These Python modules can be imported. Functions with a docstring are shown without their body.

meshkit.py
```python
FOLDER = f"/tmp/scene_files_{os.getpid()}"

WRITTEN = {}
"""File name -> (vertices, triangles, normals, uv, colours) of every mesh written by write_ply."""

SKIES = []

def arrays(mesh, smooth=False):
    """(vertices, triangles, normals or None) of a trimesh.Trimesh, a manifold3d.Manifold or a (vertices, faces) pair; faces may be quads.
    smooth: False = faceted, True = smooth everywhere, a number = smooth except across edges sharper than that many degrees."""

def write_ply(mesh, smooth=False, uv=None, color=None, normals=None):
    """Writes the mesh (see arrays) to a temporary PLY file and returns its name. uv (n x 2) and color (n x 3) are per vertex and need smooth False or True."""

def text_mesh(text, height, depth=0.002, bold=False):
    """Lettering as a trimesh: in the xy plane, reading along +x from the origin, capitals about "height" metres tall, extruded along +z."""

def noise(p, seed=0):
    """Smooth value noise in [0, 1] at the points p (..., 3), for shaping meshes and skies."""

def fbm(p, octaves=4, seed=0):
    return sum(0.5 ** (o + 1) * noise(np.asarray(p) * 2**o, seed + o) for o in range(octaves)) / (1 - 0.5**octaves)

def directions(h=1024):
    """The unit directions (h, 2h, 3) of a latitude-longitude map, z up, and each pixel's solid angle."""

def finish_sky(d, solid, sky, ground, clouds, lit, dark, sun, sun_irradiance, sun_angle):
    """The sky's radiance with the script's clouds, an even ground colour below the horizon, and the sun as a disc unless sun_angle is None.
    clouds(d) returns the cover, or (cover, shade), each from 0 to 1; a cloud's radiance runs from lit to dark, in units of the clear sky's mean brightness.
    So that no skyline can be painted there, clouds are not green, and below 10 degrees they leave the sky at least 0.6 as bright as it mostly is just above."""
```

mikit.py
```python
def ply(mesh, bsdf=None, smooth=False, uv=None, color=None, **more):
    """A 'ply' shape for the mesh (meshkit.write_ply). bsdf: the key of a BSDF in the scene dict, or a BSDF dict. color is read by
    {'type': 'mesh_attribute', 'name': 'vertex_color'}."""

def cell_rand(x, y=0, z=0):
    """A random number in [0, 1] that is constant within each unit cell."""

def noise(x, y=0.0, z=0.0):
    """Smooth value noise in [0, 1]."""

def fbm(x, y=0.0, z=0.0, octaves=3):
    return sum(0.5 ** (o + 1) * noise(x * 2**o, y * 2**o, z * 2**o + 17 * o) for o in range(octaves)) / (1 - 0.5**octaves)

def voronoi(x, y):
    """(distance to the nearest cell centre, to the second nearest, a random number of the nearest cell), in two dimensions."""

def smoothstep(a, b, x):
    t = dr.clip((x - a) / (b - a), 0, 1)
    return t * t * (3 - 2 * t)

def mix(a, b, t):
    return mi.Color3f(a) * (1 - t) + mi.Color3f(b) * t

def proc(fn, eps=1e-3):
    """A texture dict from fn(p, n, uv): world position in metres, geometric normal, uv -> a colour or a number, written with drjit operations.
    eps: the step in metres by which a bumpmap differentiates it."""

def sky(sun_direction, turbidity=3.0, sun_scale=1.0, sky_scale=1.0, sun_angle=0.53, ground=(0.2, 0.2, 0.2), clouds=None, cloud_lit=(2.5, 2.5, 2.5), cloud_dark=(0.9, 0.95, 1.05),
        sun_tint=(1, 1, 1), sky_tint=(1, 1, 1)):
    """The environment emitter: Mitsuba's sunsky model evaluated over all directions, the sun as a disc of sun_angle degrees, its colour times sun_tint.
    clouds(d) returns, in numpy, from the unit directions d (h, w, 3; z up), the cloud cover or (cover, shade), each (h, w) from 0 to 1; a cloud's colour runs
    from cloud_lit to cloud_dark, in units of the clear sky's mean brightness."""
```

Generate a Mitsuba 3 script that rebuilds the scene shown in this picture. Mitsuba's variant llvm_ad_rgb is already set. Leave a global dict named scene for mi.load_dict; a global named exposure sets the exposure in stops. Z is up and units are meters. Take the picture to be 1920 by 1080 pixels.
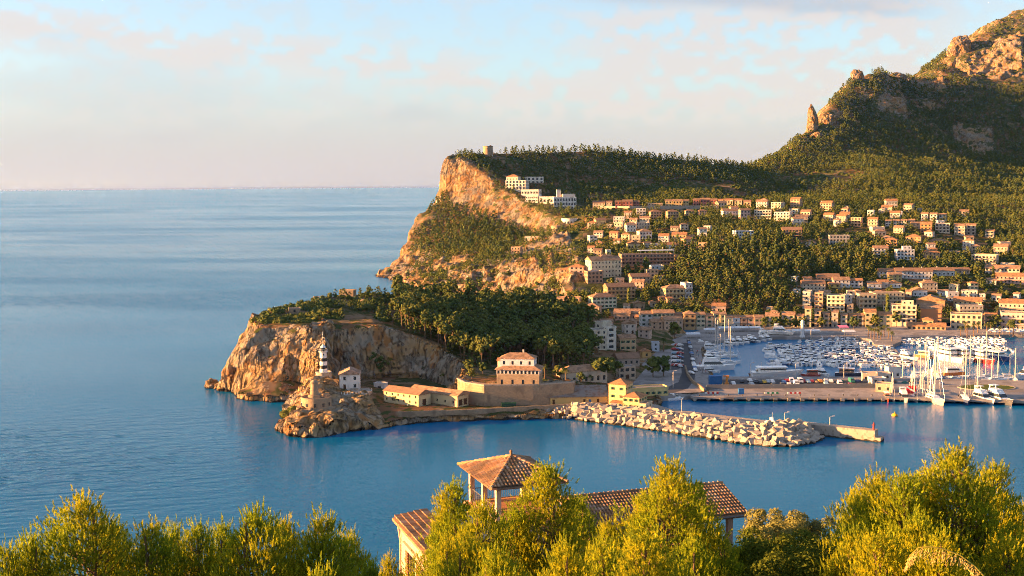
import math, random, numpy as np, trimesh, mitsuba as mi, drjit as dr, mikit, meshkit, shapely
from mikit import proc, noise, fbm, smoothstep, mix, voronoi
from scipy.interpolate import LinearNDInterpolator
from scipy.ndimage import gaussian_filter, map_coordinates
from scipy.spatial import cKDTree
from shapely.geometry import Polygon, Point, LineString

T = mi.ScalarTransform4f
scene, labels = {}, {}
rnd = random.Random(7)
RNG = np.random.default_rng(7)

# ---------------------------------------------------------------- camera (x right, y ahead, z up, sea level z = 0)
F, CAM_H = 2300.0, 95.0
PITCH, ROLL = math.atan(192 / F), math.radians(0.41)
FWD = np.array([0, math.cos(PITCH), -math.sin(PITCH)])
_r0, _u0 = np.array([1.0, 0, 0]), np.array([0, math.sin(PITCH), math.cos(PITCH)])
RIGHT = _r0 * math.cos(ROLL) - _u0 * math.sin(ROLL)
UP = _u0 * math.cos(ROLL) + _r0 * math.sin(ROLL)
CAM = np.array([0, 0, CAM_H])
scene['camera'] = {'type': 'perspective', 'fov': math.degrees(2 * math.atan(960 / F)), 'fov_axis': 'x', 'near_clip': 1.0, 'far_clip': 400000.0,
                   'to_world': T().look_at(origin=CAM.tolist(), target=(CAM + FWD).tolist(), up=UP.tolist())}
exposure = 3.76

# ---------------------------------------------------------------- sun and sky: low evening sun from the left
SUN_AZ, SUN_EL = math.radians(92.5), math.radians(8.4)      # degrees left of the view, degrees up
SUN = (-math.cos(SUN_EL) * math.sin(SUN_AZ), math.cos(SUN_EL) * math.cos(SUN_AZ), math.sin(SUN_EL))


def clouds(d):
    el = np.degrees(np.arcsin(np.clip(d[..., 2], -1, 1)))
    az = np.degrees(np.arctan2(d[..., 0], d[..., 1]))
    q = np.stack([az / 1.1, el / 0.55, az * 0], -1)
    big = meshkit.fbm(np.stack([az / 9, el / 2.2, az * 0 + 3], -1), 4, 5)
    puff = meshkit.fbm(q * 1.5, 5, 11)
    sm = lambda a, b, x: (lambda t: t * t * (3 - 2 * t))(np.clip((x - a) / (b - a), 0, 1))
    wob = 1.2 * (meshkit.fbm(np.stack([az / 5, el / 3, az * 0 + 8], -1), 4, 17) - 0.5)
    edge = np.interp(az, (-180, -60, -24, -10, 0, 12, 40, 180), (9, 8.5, 7.3, 6.0, 4.5, 4.0, 6, 9)) + wob      # top edge of the long veil of cloud
    below = sm(-0.25, 0.35, edge - el)
    fade = sm(0.9, 2.6, el)
    bank = below * (0.35 + 0.65 * sm(0.38, 0.62, big)) * fade * (1 - 0.8 * sm(-3, 6, az) * (1 - sm(25, 50, az)))
    streak = np.interp(az, (-180, -2, 4, 10, 17, 22, 180), (12, 9.6, 8.9, 8.2, 7.5, 7.2, 12))
    lens = np.exp(-((el - streak - 0.5 * wob) / np.where(el > streak, 1.4, 0.5)) ** 2) * sm(-3, 5, az) * (1 - sm(16, 21, az))
    near = np.exp(-((el - edge) / 1.0) ** 2)
    right = sm(1, 6, az) * (1 - sm(17, 21, az)) * sm(4.3, 5.4, el) * (1 - sm(7.4, 8.4, el))
    fleece = sm(0.47, 0.62, puff + 0.10 * near + 0.09 * right + 0.03 * sm(8, 14, el)) * sm(2.0, 3.4, el) * (1 - 0.5 * sm(20, 45, el)) * (0.35 + 0.65 * np.clip(near + right + sm(8, 14, el), 0, 1))
    veil = 0.9 * (1 - sm(0.4, 5.6, el)) + 0.05
    cover = 1 - (1 - veil) * (1 - 0.36 * bank) * (1 - 0.75 * fleece) * (1 - 0.6 * lens)
    shade = np.clip(0.50 + 0.22 * bank + 0.75 * lens - 0.9 * fleece - 0.16 * (1 - sm(0, 6, el)), 0, 1)
    return cover, shade


scene['sky'] = mikit.sky(SUN, turbidity=3.0, sun_scale=2.35, sky_scale=1.0, sun_angle=0.7, sun_tint=(1.0, 0.86, 1.0), sky_tint=(0.76, 0.84, 1.08),
                         clouds=clouds, cloud_lit=(1.54, 1.36, 1.28), cloud_dark=(1.02, 0.99, 1.08))


def ray(px, py):
    d = FWD + RIGHT * ((px - 960) / F) - UP * ((py - 540) / F)
    return d


def at(px, py, D):
    "the point at depth y = D seen at a pixel of the 1920 px photograph"
    d = ray(px, py)
    return CAM + d * (D / d[1])


def atz(px, py, z):
    d = ray(px, py)
    return CAM + d * ((z - CAM_H) / d[2])


def project(p):
    q = np.asarray(p, float) - CAM
    w = q @ FWD
    return 960 + F * (q @ RIGHT) / w, 540 - F * (q @ UP) / w


# ---------------------------------------------------------------- helpers
def rgb(c):
    return {'type': 'rgb', 'value': list(map(float, c))}


def key_for(name):
    if name not in used_keys:
        used_keys.add(name)
        return name
    n = count_keys.get(name, 0) + 1
    while f'{name}_{n:03d}' in used_keys:
        n += 1
    count_keys[name] = n
    used_keys.add(f'{name}_{n:03d}')
    return f'{name}_{n:03d}'


used_keys, count_keys = {'camera', 'sky'}, {}


def thing(name, label, cat, group=None):
    k = key_for(name)
    labels[k] = {'label': label, 'category': cat}
    if group:
        labels[k]['group'] = group
    return k


def put(k, shape, label=None, kind=None):
    scene[k] = shape
    if label or kind:
        labels.setdefault(k, {})
        if label:
            labels[k]['label'] = label
        if kind:
            labels[k]['kind'] = kind
    return k


def part(parent, name, shape, label=None, kind=None):
    return put(key_for(f'{parent}__{name}'), shape, label, kind)


def struct(name, shape, label=None, kind='structure'):
    k = key_for(name)
    put(k, shape, label, kind)
    return k


class MB:
    "collects boxes, quads and tubes into one mesh with a colour per vertex"

    def __init__(self):
        self.v, self.f, self.c, self.n = [], [], [], 0

    def add(self, v, f, col=(0.5, 0.5, 0.5)):
        v = np.asarray(v, float)
        f = np.asarray(f, int)
        if f.shape[1] == 4:
            f = np.vstack([f[:, [0, 1, 2]], f[:, [0, 2, 3]]])
        self.v.append(v)
        self.f.append(f + self.n)
        self.c.append(np.broadcast_to(np.asarray(col, float), v.shape))
        self.n += len(v)
        return self

    def mesh(self, m, col=(0.5, 0.5, 0.5)):
        return self.add(m.vertices, m.faces, col)

    def box(self, x0, x1, y0, y1, z0, z1, col=(0.5, 0.5, 0.5), M=None):
        v = np.array([[x, y, z] for x in (x0, x1) for y in (y0, y1) for z in (z0, z1)], float)
        if M is not None:
            v = v @ M[:3, :3].T + M[:3, 3]
        return self.add(v, BOXF, col)

    def tube(self, pts, radii, col=(0.5, 0.5, 0.5), seg=6):
        pts = np.asarray(pts, float)
        radii = np.broadcast_to(np.asarray(radii, float), (len(pts),))
        d = np.gradient(pts, axis=0)
        d /= np.linalg.norm(d, axis=1, keepdims=True) + 1e-12
        ref = np.where(np.abs(d[:, 2:3]) > 0.9, [[1.0, 0, 0]], [[0, 0, 1.0]])
        a = np.cross(d, ref)
        a /= np.linalg.norm(a, axis=1, keepdims=True)
        b = np.cross(d, a)
        t = np.arange(seg) * 2 * np.pi / seg
        ring = pts[:, None] + radii[:, None, None] * (np.cos(t)[None, :, None] * a[:, None] + np.sin(t)[None, :, None] * b[:, None])
        n = len(pts)
        i, j = np.meshgrid(np.arange(n - 1), np.arange(seg), indexing='ij')
        q = np.stack([i * seg + j, i * seg + (j + 1) % seg, (i + 1) * seg + (j + 1) % seg, (i + 1) * seg + j], -1).reshape(-1, 4)
        v = np.vstack([ring.reshape(-1, 3), pts[:1], pts[-1:]])
        caps = [[n * seg, (k + 1) % seg, k] for k in range(seg)] + [[n * seg + 1, (n - 1) * seg + k, (n - 1) * seg + (k + 1) % seg] for k in range(seg)]
        self.add(v, q, col)
        self.f.append(np.array(caps) + self.n - len(v))
        return self

    def lathe(self, prof, col=(0.5, 0.5, 0.5), seg=20, at0=(0, 0, 0)):
        r, z = np.array(prof, float).T
        t = np.arange(seg) * 2 * np.pi / seg
        v = np.stack([r[:, None] * np.cos(t), r[:, None] * np.sin(t), np.repeat(z[:, None], seg, 1)], -1).reshape(-1, 3) + np.array(at0)
        i, j = np.meshgrid(np.arange(len(r) - 1), np.arange(seg), indexing='ij')
        q = np.stack([i * seg + j, i * seg + (j + 1) % seg, (i + 1) * seg + (j + 1) % seg, (i + 1) * seg + j], -1).reshape(-1, 4)
        return self.add(v, q, col)

    def arrays(self, M=None):
        v, f, c = np.vstack(self.v), np.vstack(self.f), np.vstack(self.c)
        if M is not None:
            v = v @ M[:3, :3].T + M[:3, 3]
        return v, f, c

    def ply(self, bsdf, M=None, color=False, smooth=False, **kw):
        v, f, c = self.arrays(M)
        if color and smooth is not False and smooth is not True:      # one colour: split the vertices at the sharp edges first
            m = trimesh.graph.smooth_shade(trimesh.Trimesh(v, f, process=False), angle=math.radians(smooth), facet_minarea=None)
            v, f, c, smooth = m.vertices, m.faces, np.broadcast_to(c[0], m.vertices.shape), True
        return mikit.ply((v, f), bsdf, smooth=smooth, color=c if color else None, **kw)


BOXF = np.array([[0, 1, 3, 2], [4, 6, 7, 5], [0, 4, 5, 1], [2, 3, 7, 6], [0, 2, 6, 4], [1, 5, 7, 3]])


def frame(x, y, z, deg=0.0, s=1.0):
    c, q = math.cos(math.radians(deg)), math.sin(math.radians(deg))
    M = np.eye(4)
    M[:3, :3] = np.array([[c, -q, 0], [q, c, 0], [0, 0, 1]]) * s
    M[:3, 3] = (x, y, z)
    return M


UNIT = mikit.ply(trimesh.creation.box((1, 1, 1)))


def unit_box(bsdf, M, x0, x1, y0, y1, z0, z1):
    "the shared unit box placed as a box of the local frame M"
    S = np.eye(4)
    S[0, 0], S[1, 1], S[2, 2] = x1 - x0, y1 - y0, z1 - z0
    S[:3, 3] = ((x0 + x1) / 2, (y0 + y1) / 2, (z0 + z1) / 2)
    return {**UNIT, 'bsdf': {'type': 'ref', 'id': bsdf}, 'to_world': T((M @ S).tolist())}


# ---------------------------------------------------------------- materials
def principled(name, color, rough=0.8, **kw):
    scene[name] = {'type': 'twosided', 'bsdf': {'type': 'principled', 'base_color': color if isinstance(color, dict) else rgb(color), 'roughness': rough, 'specular': kw.pop('specular', 0.3), **kw}}
    used_keys.add(name)


def rock_color(p, n, uv):
    a = fbm(p.x * 0.05, p.y * 0.05, p.z * 0.09, 4)
    b = fbm(p.x * 0.22 + 7, p.y * 0.22, p.z * 0.07, 4)
    c = fbm(p.x * 1.1, p.y * 1.1, p.z * 0.35, 3)
    col = mix((0.395, 0.265, 0.13), (0.31, 0.275, 0.215), smoothstep(0.42, 0.60, a))
    col = mix(col, (0.36, 0.165, 0.05), 0.75 * smoothstep(0.52, 0.65, b))
    col = mix(col, (0.10, 0.08, 0.06), 0.8 * smoothstep(0.56, 0.70, c))
    col = mix(col, (0.45, 0.37, 0.27), 0.65 * smoothstep(0.55, 0.68, fbm(p.x * 0.5 + 31, p.y * 0.5, p.z * 0.3, 3)))
    crack = dr.abs(fbm(p.x * 0.30 + 3, p.y * 0.30, p.z * 0.05, 3) - 0.5)          # dark vertical clefts
    col = mix((0.085, 0.065, 0.05), col, 0.45 + 0.55 * smoothstep(0.002, 0.022, crack))
    tide = p.z + 1.6 * (noise(p.x * 0.4, p.y * 0.4) - 0.5)
    return mix((0.05, 0.045, 0.04), col, smoothstep(0.55, 0.8, tide))


def rock_bump(p, n, uv):
    a = fbm(p.x * 0.6, p.y * 0.6, p.z * 0.30, 4)
    v = dr.abs(fbm(p.x * 0.30 + 3, p.y * 0.30, p.z * 0.05, 3) - 0.5)
    return 2.4 * dr.abs(a - 0.5) + 0.5 * fbm(p.x * 2.3, p.y * 2.3, p.z * 2.3, 3) + 1.6 * smoothstep(0.0, 0.07, v)


scene['rock'] = {'type': 'twosided', 'bsdf': {'type': 'bumpmap', 'arbitrary': proc(rock_bump, 0.05), 'scale': 1.5,
                                              'bsdf': {'type': 'diffuse', 'reflectance': proc(rock_color)}}}


def soil_color(p, n, uv):
    a = fbm(p.x * 0.03, p.y * 0.03, 0, 4)
    b = fbm(p.x * 0.35, p.y * 0.35, p.z * 0.35, 4)
    col = mix((0.165, 0.092, 0.05), (0.085, 0.085, 0.038), smoothstep(0.4, 0.6, a))
    col = mix(col, (0.055, 0.066, 0.024), smoothstep(0.47, 0.56, b))
    return mix(col, (0.25, 0.175, 0.11), 0.7 * smoothstep(0.58, 0.68, fbm(p.x * 0.13 + 9, p.y * 0.13, 0, 3)))


scene['soil'] = {'type': 'twosided', 'bsdf': {'type': 'diffuse', 'reflectance': proc(soil_color)}}


def sea_bump(p, n, uv):
    a = noise(p.x * 0.16 + p.y * 0.05, p.y * 0.42 - p.x * 0.10) * 0.9
    b = noise(p.x * 0.55 - p.y * 0.2, p.y * 1.25 + p.x * 0.25) * 0.32
    c = noise(p.x * 1.7 + p.y * 0.6, p.y * 3.1) * 0.10
    gust = 0.20 + 0.36 * smoothstep(0.35, 0.7, fbm(p.x * 0.004, p.y * 0.009 + p.x * 0.001, 0, 3))
    lee = smoothstep(-150, -40, p.x) * (1 - smoothstep(560, 640, p.y))          # calm water in the lee of the headland and in the harbour
    return (a * (1 - 0.75 * lee) + b * (1 - 0.3 * lee) + c * (1 + 0.8 * lee)) * gust * (1 - 0.55 * smoothstep(40, 90, p.x) * smoothstep(540, 580, p.y))


def sea_color(p, n, uv):
    return mix((0.0002, 0.104, 0.24), (0.0002, 0.137, 0.29), fbm(p.x * 0.006, p.y * 0.012, 0, 3))


def sea_rough(p, n, uv):
    return 0.10 + 0.10 * smoothstep(0.4, 0.66, fbm(p.x * 0.0016, p.y * 0.0032 + 5, 0, 4))


scene['sea_water'] = {'type': 'bumpmap', 'arbitrary': proc(sea_bump, 0.06), 'scale': 0.55,
                      'bsdf': {'type': 'principled', 'base_color': proc(sea_color), 'roughness': proc(sea_rough), 'specular': 0.05}}


def stained(p, n, uv):
    return 0.06 + 0.5 * smoothstep(0.5, 0.75, fbm(p.x * 0.45, p.y * 0.45, p.z * 0.22, 4))


VC = {'type': 'mesh_attribute', 'name': 'vertex_color'}
scene['plaster'] = {'type': 'twosided', 'bsdf': {'type': 'blendbsdf', 'weight': proc(stained), 'a': {'type': 'diffuse', 'reflectance': VC},
                                                 'b': {'type': 'diffuse', 'reflectance': rgb((0.30, 0.25, 0.20))}}}


def roofspots(p, n, uv):
    return 0.15 + 0.75 * smoothstep(0.42, 0.68, fbm(p.x * 0.9, p.y * 0.9, p.z * 0.9, 4))


scene['roof_tile'] = {'type': 'twosided', 'bsdf': {'type': 'blendbsdf', 'weight': proc(roofspots), 'a': {'type': 'diffuse', 'reflectance': VC},
                                                   'b': {'type': 'diffuse', 'reflectance': rgb((0.20, 0.135, 0.09))}}}


def stone_color(p, n, uv):
    row = dr.floor(p.z / 0.45)
    v = mikit.cell_rand((p.x + p.y * 0.7) / 0.8 + row * 0.37, row, 0)
    col = mix((0.36, 0.27, 0.18), (0.27, 0.21, 0.155), v)
    return mix(col, (0.15, 0.12, 0.09), 0.6 * smoothstep(0.5, 0.75, fbm(p.x * 0.5, p.y * 0.5, p.z * 0.3, 4)))


scene['stone'] = {'type': 'twosided', 'bsdf': {'type': 'diffuse', 'reflectance': proc(stone_color)}}


def concrete_color(p, n, uv):
    col = mix((0.42, 0.37, 0.305), (0.30, 0.265, 0.225), fbm(p.x * 0.35, p.y * 0.35, p.z * 0.35, 4))
    col = mix(col, (0.19, 0.16, 0.13), 0.7 * smoothstep(0.56, 0.72, fbm(p.x * 1.3 + 3, p.y * 1.3, p.z * 0.8, 3)))
    weed = p.z + 0.9 * (noise(p.x * 0.9, p.y * 0.9) - 0.5)          # weed and damp at the waterline
    return mix((0.05, 0.047, 0.035), col, smoothstep(0.5, 0.75, weed))


scene['concrete'] = {'type': 'twosided', 'bsdf': {'type': 'diffuse', 'reflectance': proc(concrete_color)}}


def paving_color(p, n, uv):
    v = mikit.cell_rand(p.x / 2.4, p.y / 2.4, 1)
    col = mix((0.32, 0.295, 0.275), (0.27, 0.25, 0.235), v)
    return mix(col, (0.17, 0.16, 0.15), 0.7 * smoothstep(0.5, 0.7, fbm(p.x * 0.2, p.y * 0.2, 0, 4)))


scene['paving'] = {'type': 'twosided', 'bsdf': {'type': 'diffuse', 'reflectance': proc(paving_color)}}


def asphalt_color(p, n, uv):
    return mix((0.085, 0.086, 0.092), (0.125, 0.122, 0.12), fbm(p.x * 0.4, p.y * 0.4, 0, 4))


scene['asphalt'] = {'type': 'twosided', 'bsdf': {'type': 'diffuse', 'reflectance': proc(asphalt_color)}}


def leaf_color(p, n, uv):
    big = fbm(p.x * 0.11, p.y * 0.11, p.z * 0.11, 2)
    fine = noise(p.x * 1.3, p.y * 1.3, p.z * 1.3)
    col = mix((0.082, 0.112, 0.034), (0.145, 0.148, 0.036), smoothstep(0.35, 0.65, big))
    return mix(col, (0.068, 0.104, 0.042), 0.7 * fine)


scene['foliage'] = {'type': 'twosided', 'bsdf': {'type': 'diffuse', 'reflectance': proc(leaf_color)}}


def needle_color(p, n, uv):
    big = fbm(p.x * 0.5, p.y * 0.5, p.z * 0.5, 2)
    fine = noise(p.x * 7, p.y * 7, p.z * 7)
    col = mix((0.32, 0.38, 0.020), (0.46, 0.43, 0.020), smoothstep(0.35, 0.65, big))
    return mix(col, (0.11, 0.18, 0.022), 0.75 * smoothstep(0.3, 0.7, fine))


scene['needles'] = {'type': 'principledthin', 'base_color': proc(needle_color), 'roughness': 0.55, 'diff_trans': 0.9, 'spec_trans': 0.0}
scene['bark'] = {'type': 'twosided', 'bsdf': {'type': 'diffuse', 'reflectance': rgb((0.17, 0.115, 0.08))}}
principled('window_glass', (0.035, 0.045, 0.05), 0.12, specular=0.5)
principled('painted', VC, 0.55, specular=0.25)
principled('gelcoat', VC, 0.25, specular=0.5)
principled('car_paint', VC, 0.3, specular=0.5, clearcoat=0.6)
principled('rubber', (0.02, 0.02, 0.02), 0.8)
principled('steel', (0.55, 0.55, 0.55), 0.4, metallic=0.6)
for _k in ('rock', 'soil', 'sea_water', 'plaster', 'roof_tile', 'stone', 'concrete', 'paving', 'asphalt', 'foliage', 'needles', 'bark'):
    used_keys.add(_k)

# ---------------------------------------------------------------- the sea
_ang = np.linspace(0, 2 * np.pi, 97)[:-1]
_rad = np.array([0, 60, 200, 450, 800, 1500, 3000, 6000, 12000, 24000, 48000, 90000.0])
_v = np.array([[r * math.cos(a), r * math.sin(a) + 500, 0] for r in _rad[1:] for a in _ang] + [[0, 500, 0]])
_q = [[i * 96 + j, (i + 1) * 96 + j, (i + 1) * 96 + (j + 1) % 96, i * 96 + (j + 1) % 96] for i in range(len(_rad) - 2) for j in range(96)]
_t = [[len(_v) - 1, j, (j + 1) % 96] for j in range(96)]
struct('sea', mikit.ply((_v, np.vstack([np.array(_q)[:, [0, 1, 2]], np.array(_q)[:, [0, 2, 3]], np.array(_t)])), 'sea_water', smooth=True))

# ---------------------------------------------------------------- terrain: heights from feature lines (pixel, pixel, depth) or (pixel, pixel, None, height)
CTRL = []


def line(pts, step=12.0):
    "adds a feature line to the control points; gives its world points"
    w = [at(a[0], a[1], a[2]) if a[2] is not None else atz(a[0], a[1], a[3]) for a in pts]
    for p, q in zip(w[:-1], w[1:]):
        n = max(1, int(np.linalg.norm(q[:2] - p[:2]) / step))
        CTRL.extend(p + (q - p) * k / n for k in range(n))
    CTRL.append(w[-1])
    return [tuple(p[:2]) for p in w]


def pts3(*ps):
    CTRL.extend(np.array(p, float) for p in ps)


S = 0.9    # height of the shoreline control points
# far cliff coast, then the inlet behind the headland (hidden), the headland's back shore (hidden) and its visible shore
far_coast = line([(713, 517, None, S), (745, 525, None, S), (785, 534, None, S), (786, 547, None, S)], 25)
back_shore = [(-66, 1080), (-45, 1010), (-10, 930), (-15, 870), (-50, 830), (-84, 800), (-104, 770), (-128, 720), (-145, 660), (-146, 615)]
pts3(*[(x, y, S) for x, y in back_shore])
head_coast = line([(441, 727, None, S), (444, 739, None, S), (469, 747, None, S), (507, 749, None, S), (543, 748, None, S), (552, 752, None, S), (535, 778, None, S), (534, 800, None, S),
                   (546, 812, None, S), (587, 815, None, S), (611, 813, None, S), (647, 805, None, S), (706, 800, None, S), (750, 791, None, S), (810, 786, None, S), (870, 785, None, S),
                   (940, 783, None, S), (1010, 781, None, S)], 6)
# headland: cliff top, quarry rim and foot, plateau, shelf with the fort, wood
line([(452, 690, 562), (468, 640, 565), (480, 616, 568), (500, 611, 571), (543, 609, 571), (575, 611, 568), (607, 617, 561)], 5)
line([(462, 722, 556), (490, 712, 552), (530, 712, 552), (556, 714, 556)], 5)
line([(466, 680, 561), (490, 672, 560), (530, 672, 560), (565, 675, 558), (603, 680, 550)], 5)
line([(617, 640, 571), (622, 690, 568), (632, 712, 562)], 5)
line([(556, 747, 556), (580, 725, 552), (598, 708, 546)], 5)
line([(625, 616, 574), (660, 614, 582), (720, 612, 588), (770, 625, 587), (810, 642, 583), (845, 660, 572), (866, 676, 562)], 5)
line([(640, 722, 556), (660, 713, 571), (720, 707, 578), (790, 708, 577), (835, 722, 566), (862, 742, 551), (868, 752, 545)], 5)
line([(480, 600, 600), (490, 590, 622), (520, 580, 640), (560, 572, 662), (600, 560, 690), (650, 551, 716), (700, 550, 742), (745, 560, 760)], 12)
line([(520, 600, 605), (600, 597, 625), (680, 595, 640), (740, 600, 650), (790, 615, 640)], 12)
line([(590, 707, 533), (605, 706, 532), (620, 708, 531)], 4)
line([(592, 705, 540), (607, 702, 541), (622, 706, 538)], 4)
line([(560, 765, 492), (580, 757, 497), (615, 757, 497), (640, 765, 492)], 4)
line([(543, 786, None, 4.2), (558, 792, None, 5.0), (590, 794, None, 5.2), (625, 791, None, 5.0), (655, 786, None, 4.8), (705, 784, None, 3.6)], 4)
line([(560, 775, None, 6.0), (590, 778, None, 6.2), (625, 776, None, 6.2), (652, 772, None, 5.6)], 4)
line([(585, 744, None, 7.4), (600, 742, None, 7.6), (622, 742, None, 7.4)], 4)
line([(588, 722, 526), (604, 720, 526), (622, 722, 525)], 4)
line([(628, 738, 522), (650, 740, 520), (690, 737, 521)], 4)
line([(630, 727, 536), (660, 724, 539), (690, 723, 540)], 4)
line([(650, 770, 496), (680, 765, 500), (712, 758, 506)], 4)
line([(700, 780, 489), (740, 776, 491), (800, 773, 494), (870, 771, 496), (940, 769, 498), (1005, 768, 499)], 8)
line([(720, 755, None, 3.4), (780, 765, None, 3.4), (860, 770, None, 3.4), (950, 765, None, 3.4), (1060, 757, None, 3.0), (1140, 757, None, 2.6)], 8)
line([(720, 728, None, 4.2), (790, 728, None, 4.2), (846, 748, None, 3.4)], 6)
line([(868, 708, None, 11.2), (885, 713, None, 11.2), (930, 715, None, 11.2), (1000, 714, None, 11.2), (1075, 709, None, 11.2)], 6)
line([(864, 747, None, 2.6), (874, 752, None, 2.6), (908, 758, None, 2.6), (1000, 757, None, 2.6), (1078, 752, None, 2.6)], 6)
line([(872, 695, 552), (900, 700, 552), (950, 705, 552), (1010, 702, 556), (1060, 705, 560)], 10)
line([(880, 682, 575), (930, 680, 590), (1000, 680, 600), (1060, 680, 600)], 12)
line([(1060, 722, None, 5), (1100, 722, None, 4.5), (1150, 722, None, 3), (1200, 725, None, 1.2)], 12)
line([(790, 600, 690), (850, 600, 690), (920, 605, 690), (1000, 612, 690), (1060, 625, 680), (1100, 640, 660)], 20)
line([(760, 560, 775), (820, 565, 770), (880, 570, 765), (960, 580, 760), (1040, 592, 760)], 20)
line([(1090, 660, None, 5), (1130, 662, None, 4), (1180, 670, None, 1.6), (1230, 690, None, 1.2)], 15)
pts3((-20, 850, 6), (10, 850, 7), (40, 860, 8), (70, 860, 10), (0, 960, 6), (40, 930, 8), (70, 920, 12))
# far cliff: lower band, wooded slope, great cliff, plateau behind
line([(789, 546, None, S), (850, 556, 1066), (907, 556, 1056), (960, 556, 1040), (1010, 558, 1000)], 20)
line([(798, 523, 1122), (833, 519, 1112), (870, 513, 1098), (907, 508, 1088), (946, 497, 1082), (980, 500, 1060), (1011, 503, 1035), (1045, 530, 982)], 15)
line([(740, 500, 1330), (755, 487, 1345), (771, 473, 1350)], 15)
line([(772, 512, 1275), (800, 500, 1255), (830, 496, 1230), (890, 488, 1215)], 15)
line([(771, 471, 1345), (800, 478, 1305), (845, 480, 1270), (890, 478, 1245), (922, 488, 1190), (960, 470, 1190), (1010, 470, 1150), (1060, 470, 1110)], 20)
line([(772, 442, 1385), (789, 406, 1400), (812, 385, 1418), (833, 371, 1428)], 15)
line([(838, 372, 1428), (858, 392, 1404), (882, 396, 1390), (907, 404, 1372), (937, 420, 1350), (973, 434, 1322), (1010, 440, 1290), (1042, 440, 1262), (1056, 432, 1252)], 12)
line([(843, 290, 1446), (868, 291, 1446), (893, 305, 1430), (919, 327, 1411), (946, 353, 1390), (973, 362, 1373), (990, 378, 1352), (1017, 392, 1322), (1044, 403, 1290), (1055, 412, 1272)], 10)
line([(851, 312, 1490), (846, 340, 1480), (843, 366, 1470), (838, 380, 1465), (797, 416, 1440), (778, 452, 1410), (762, 486, 1385), (735, 508, 1345)], 12)
line([(842, 300, 1449), (840, 340, 1444), (838, 366, 1436)], 8)
line([(848, 288, 1470), (905, 286, 1500), (960, 287, 1540), (1020, 286, 1570), (1080, 284, 1600), (1140, 285, 1630), (1220, 295, 1660), (1300, 301, 1690), (1350, 306, 1710), (1390, 320, 1740), (1420, 313, 1810)], 25)
line([(960, 330, 1440), (1010, 340, 1430), (1060, 350, 1440), (1100, 350, 1470), (1250, 350, 1480), (1380, 350, 1500)], 25)
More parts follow.
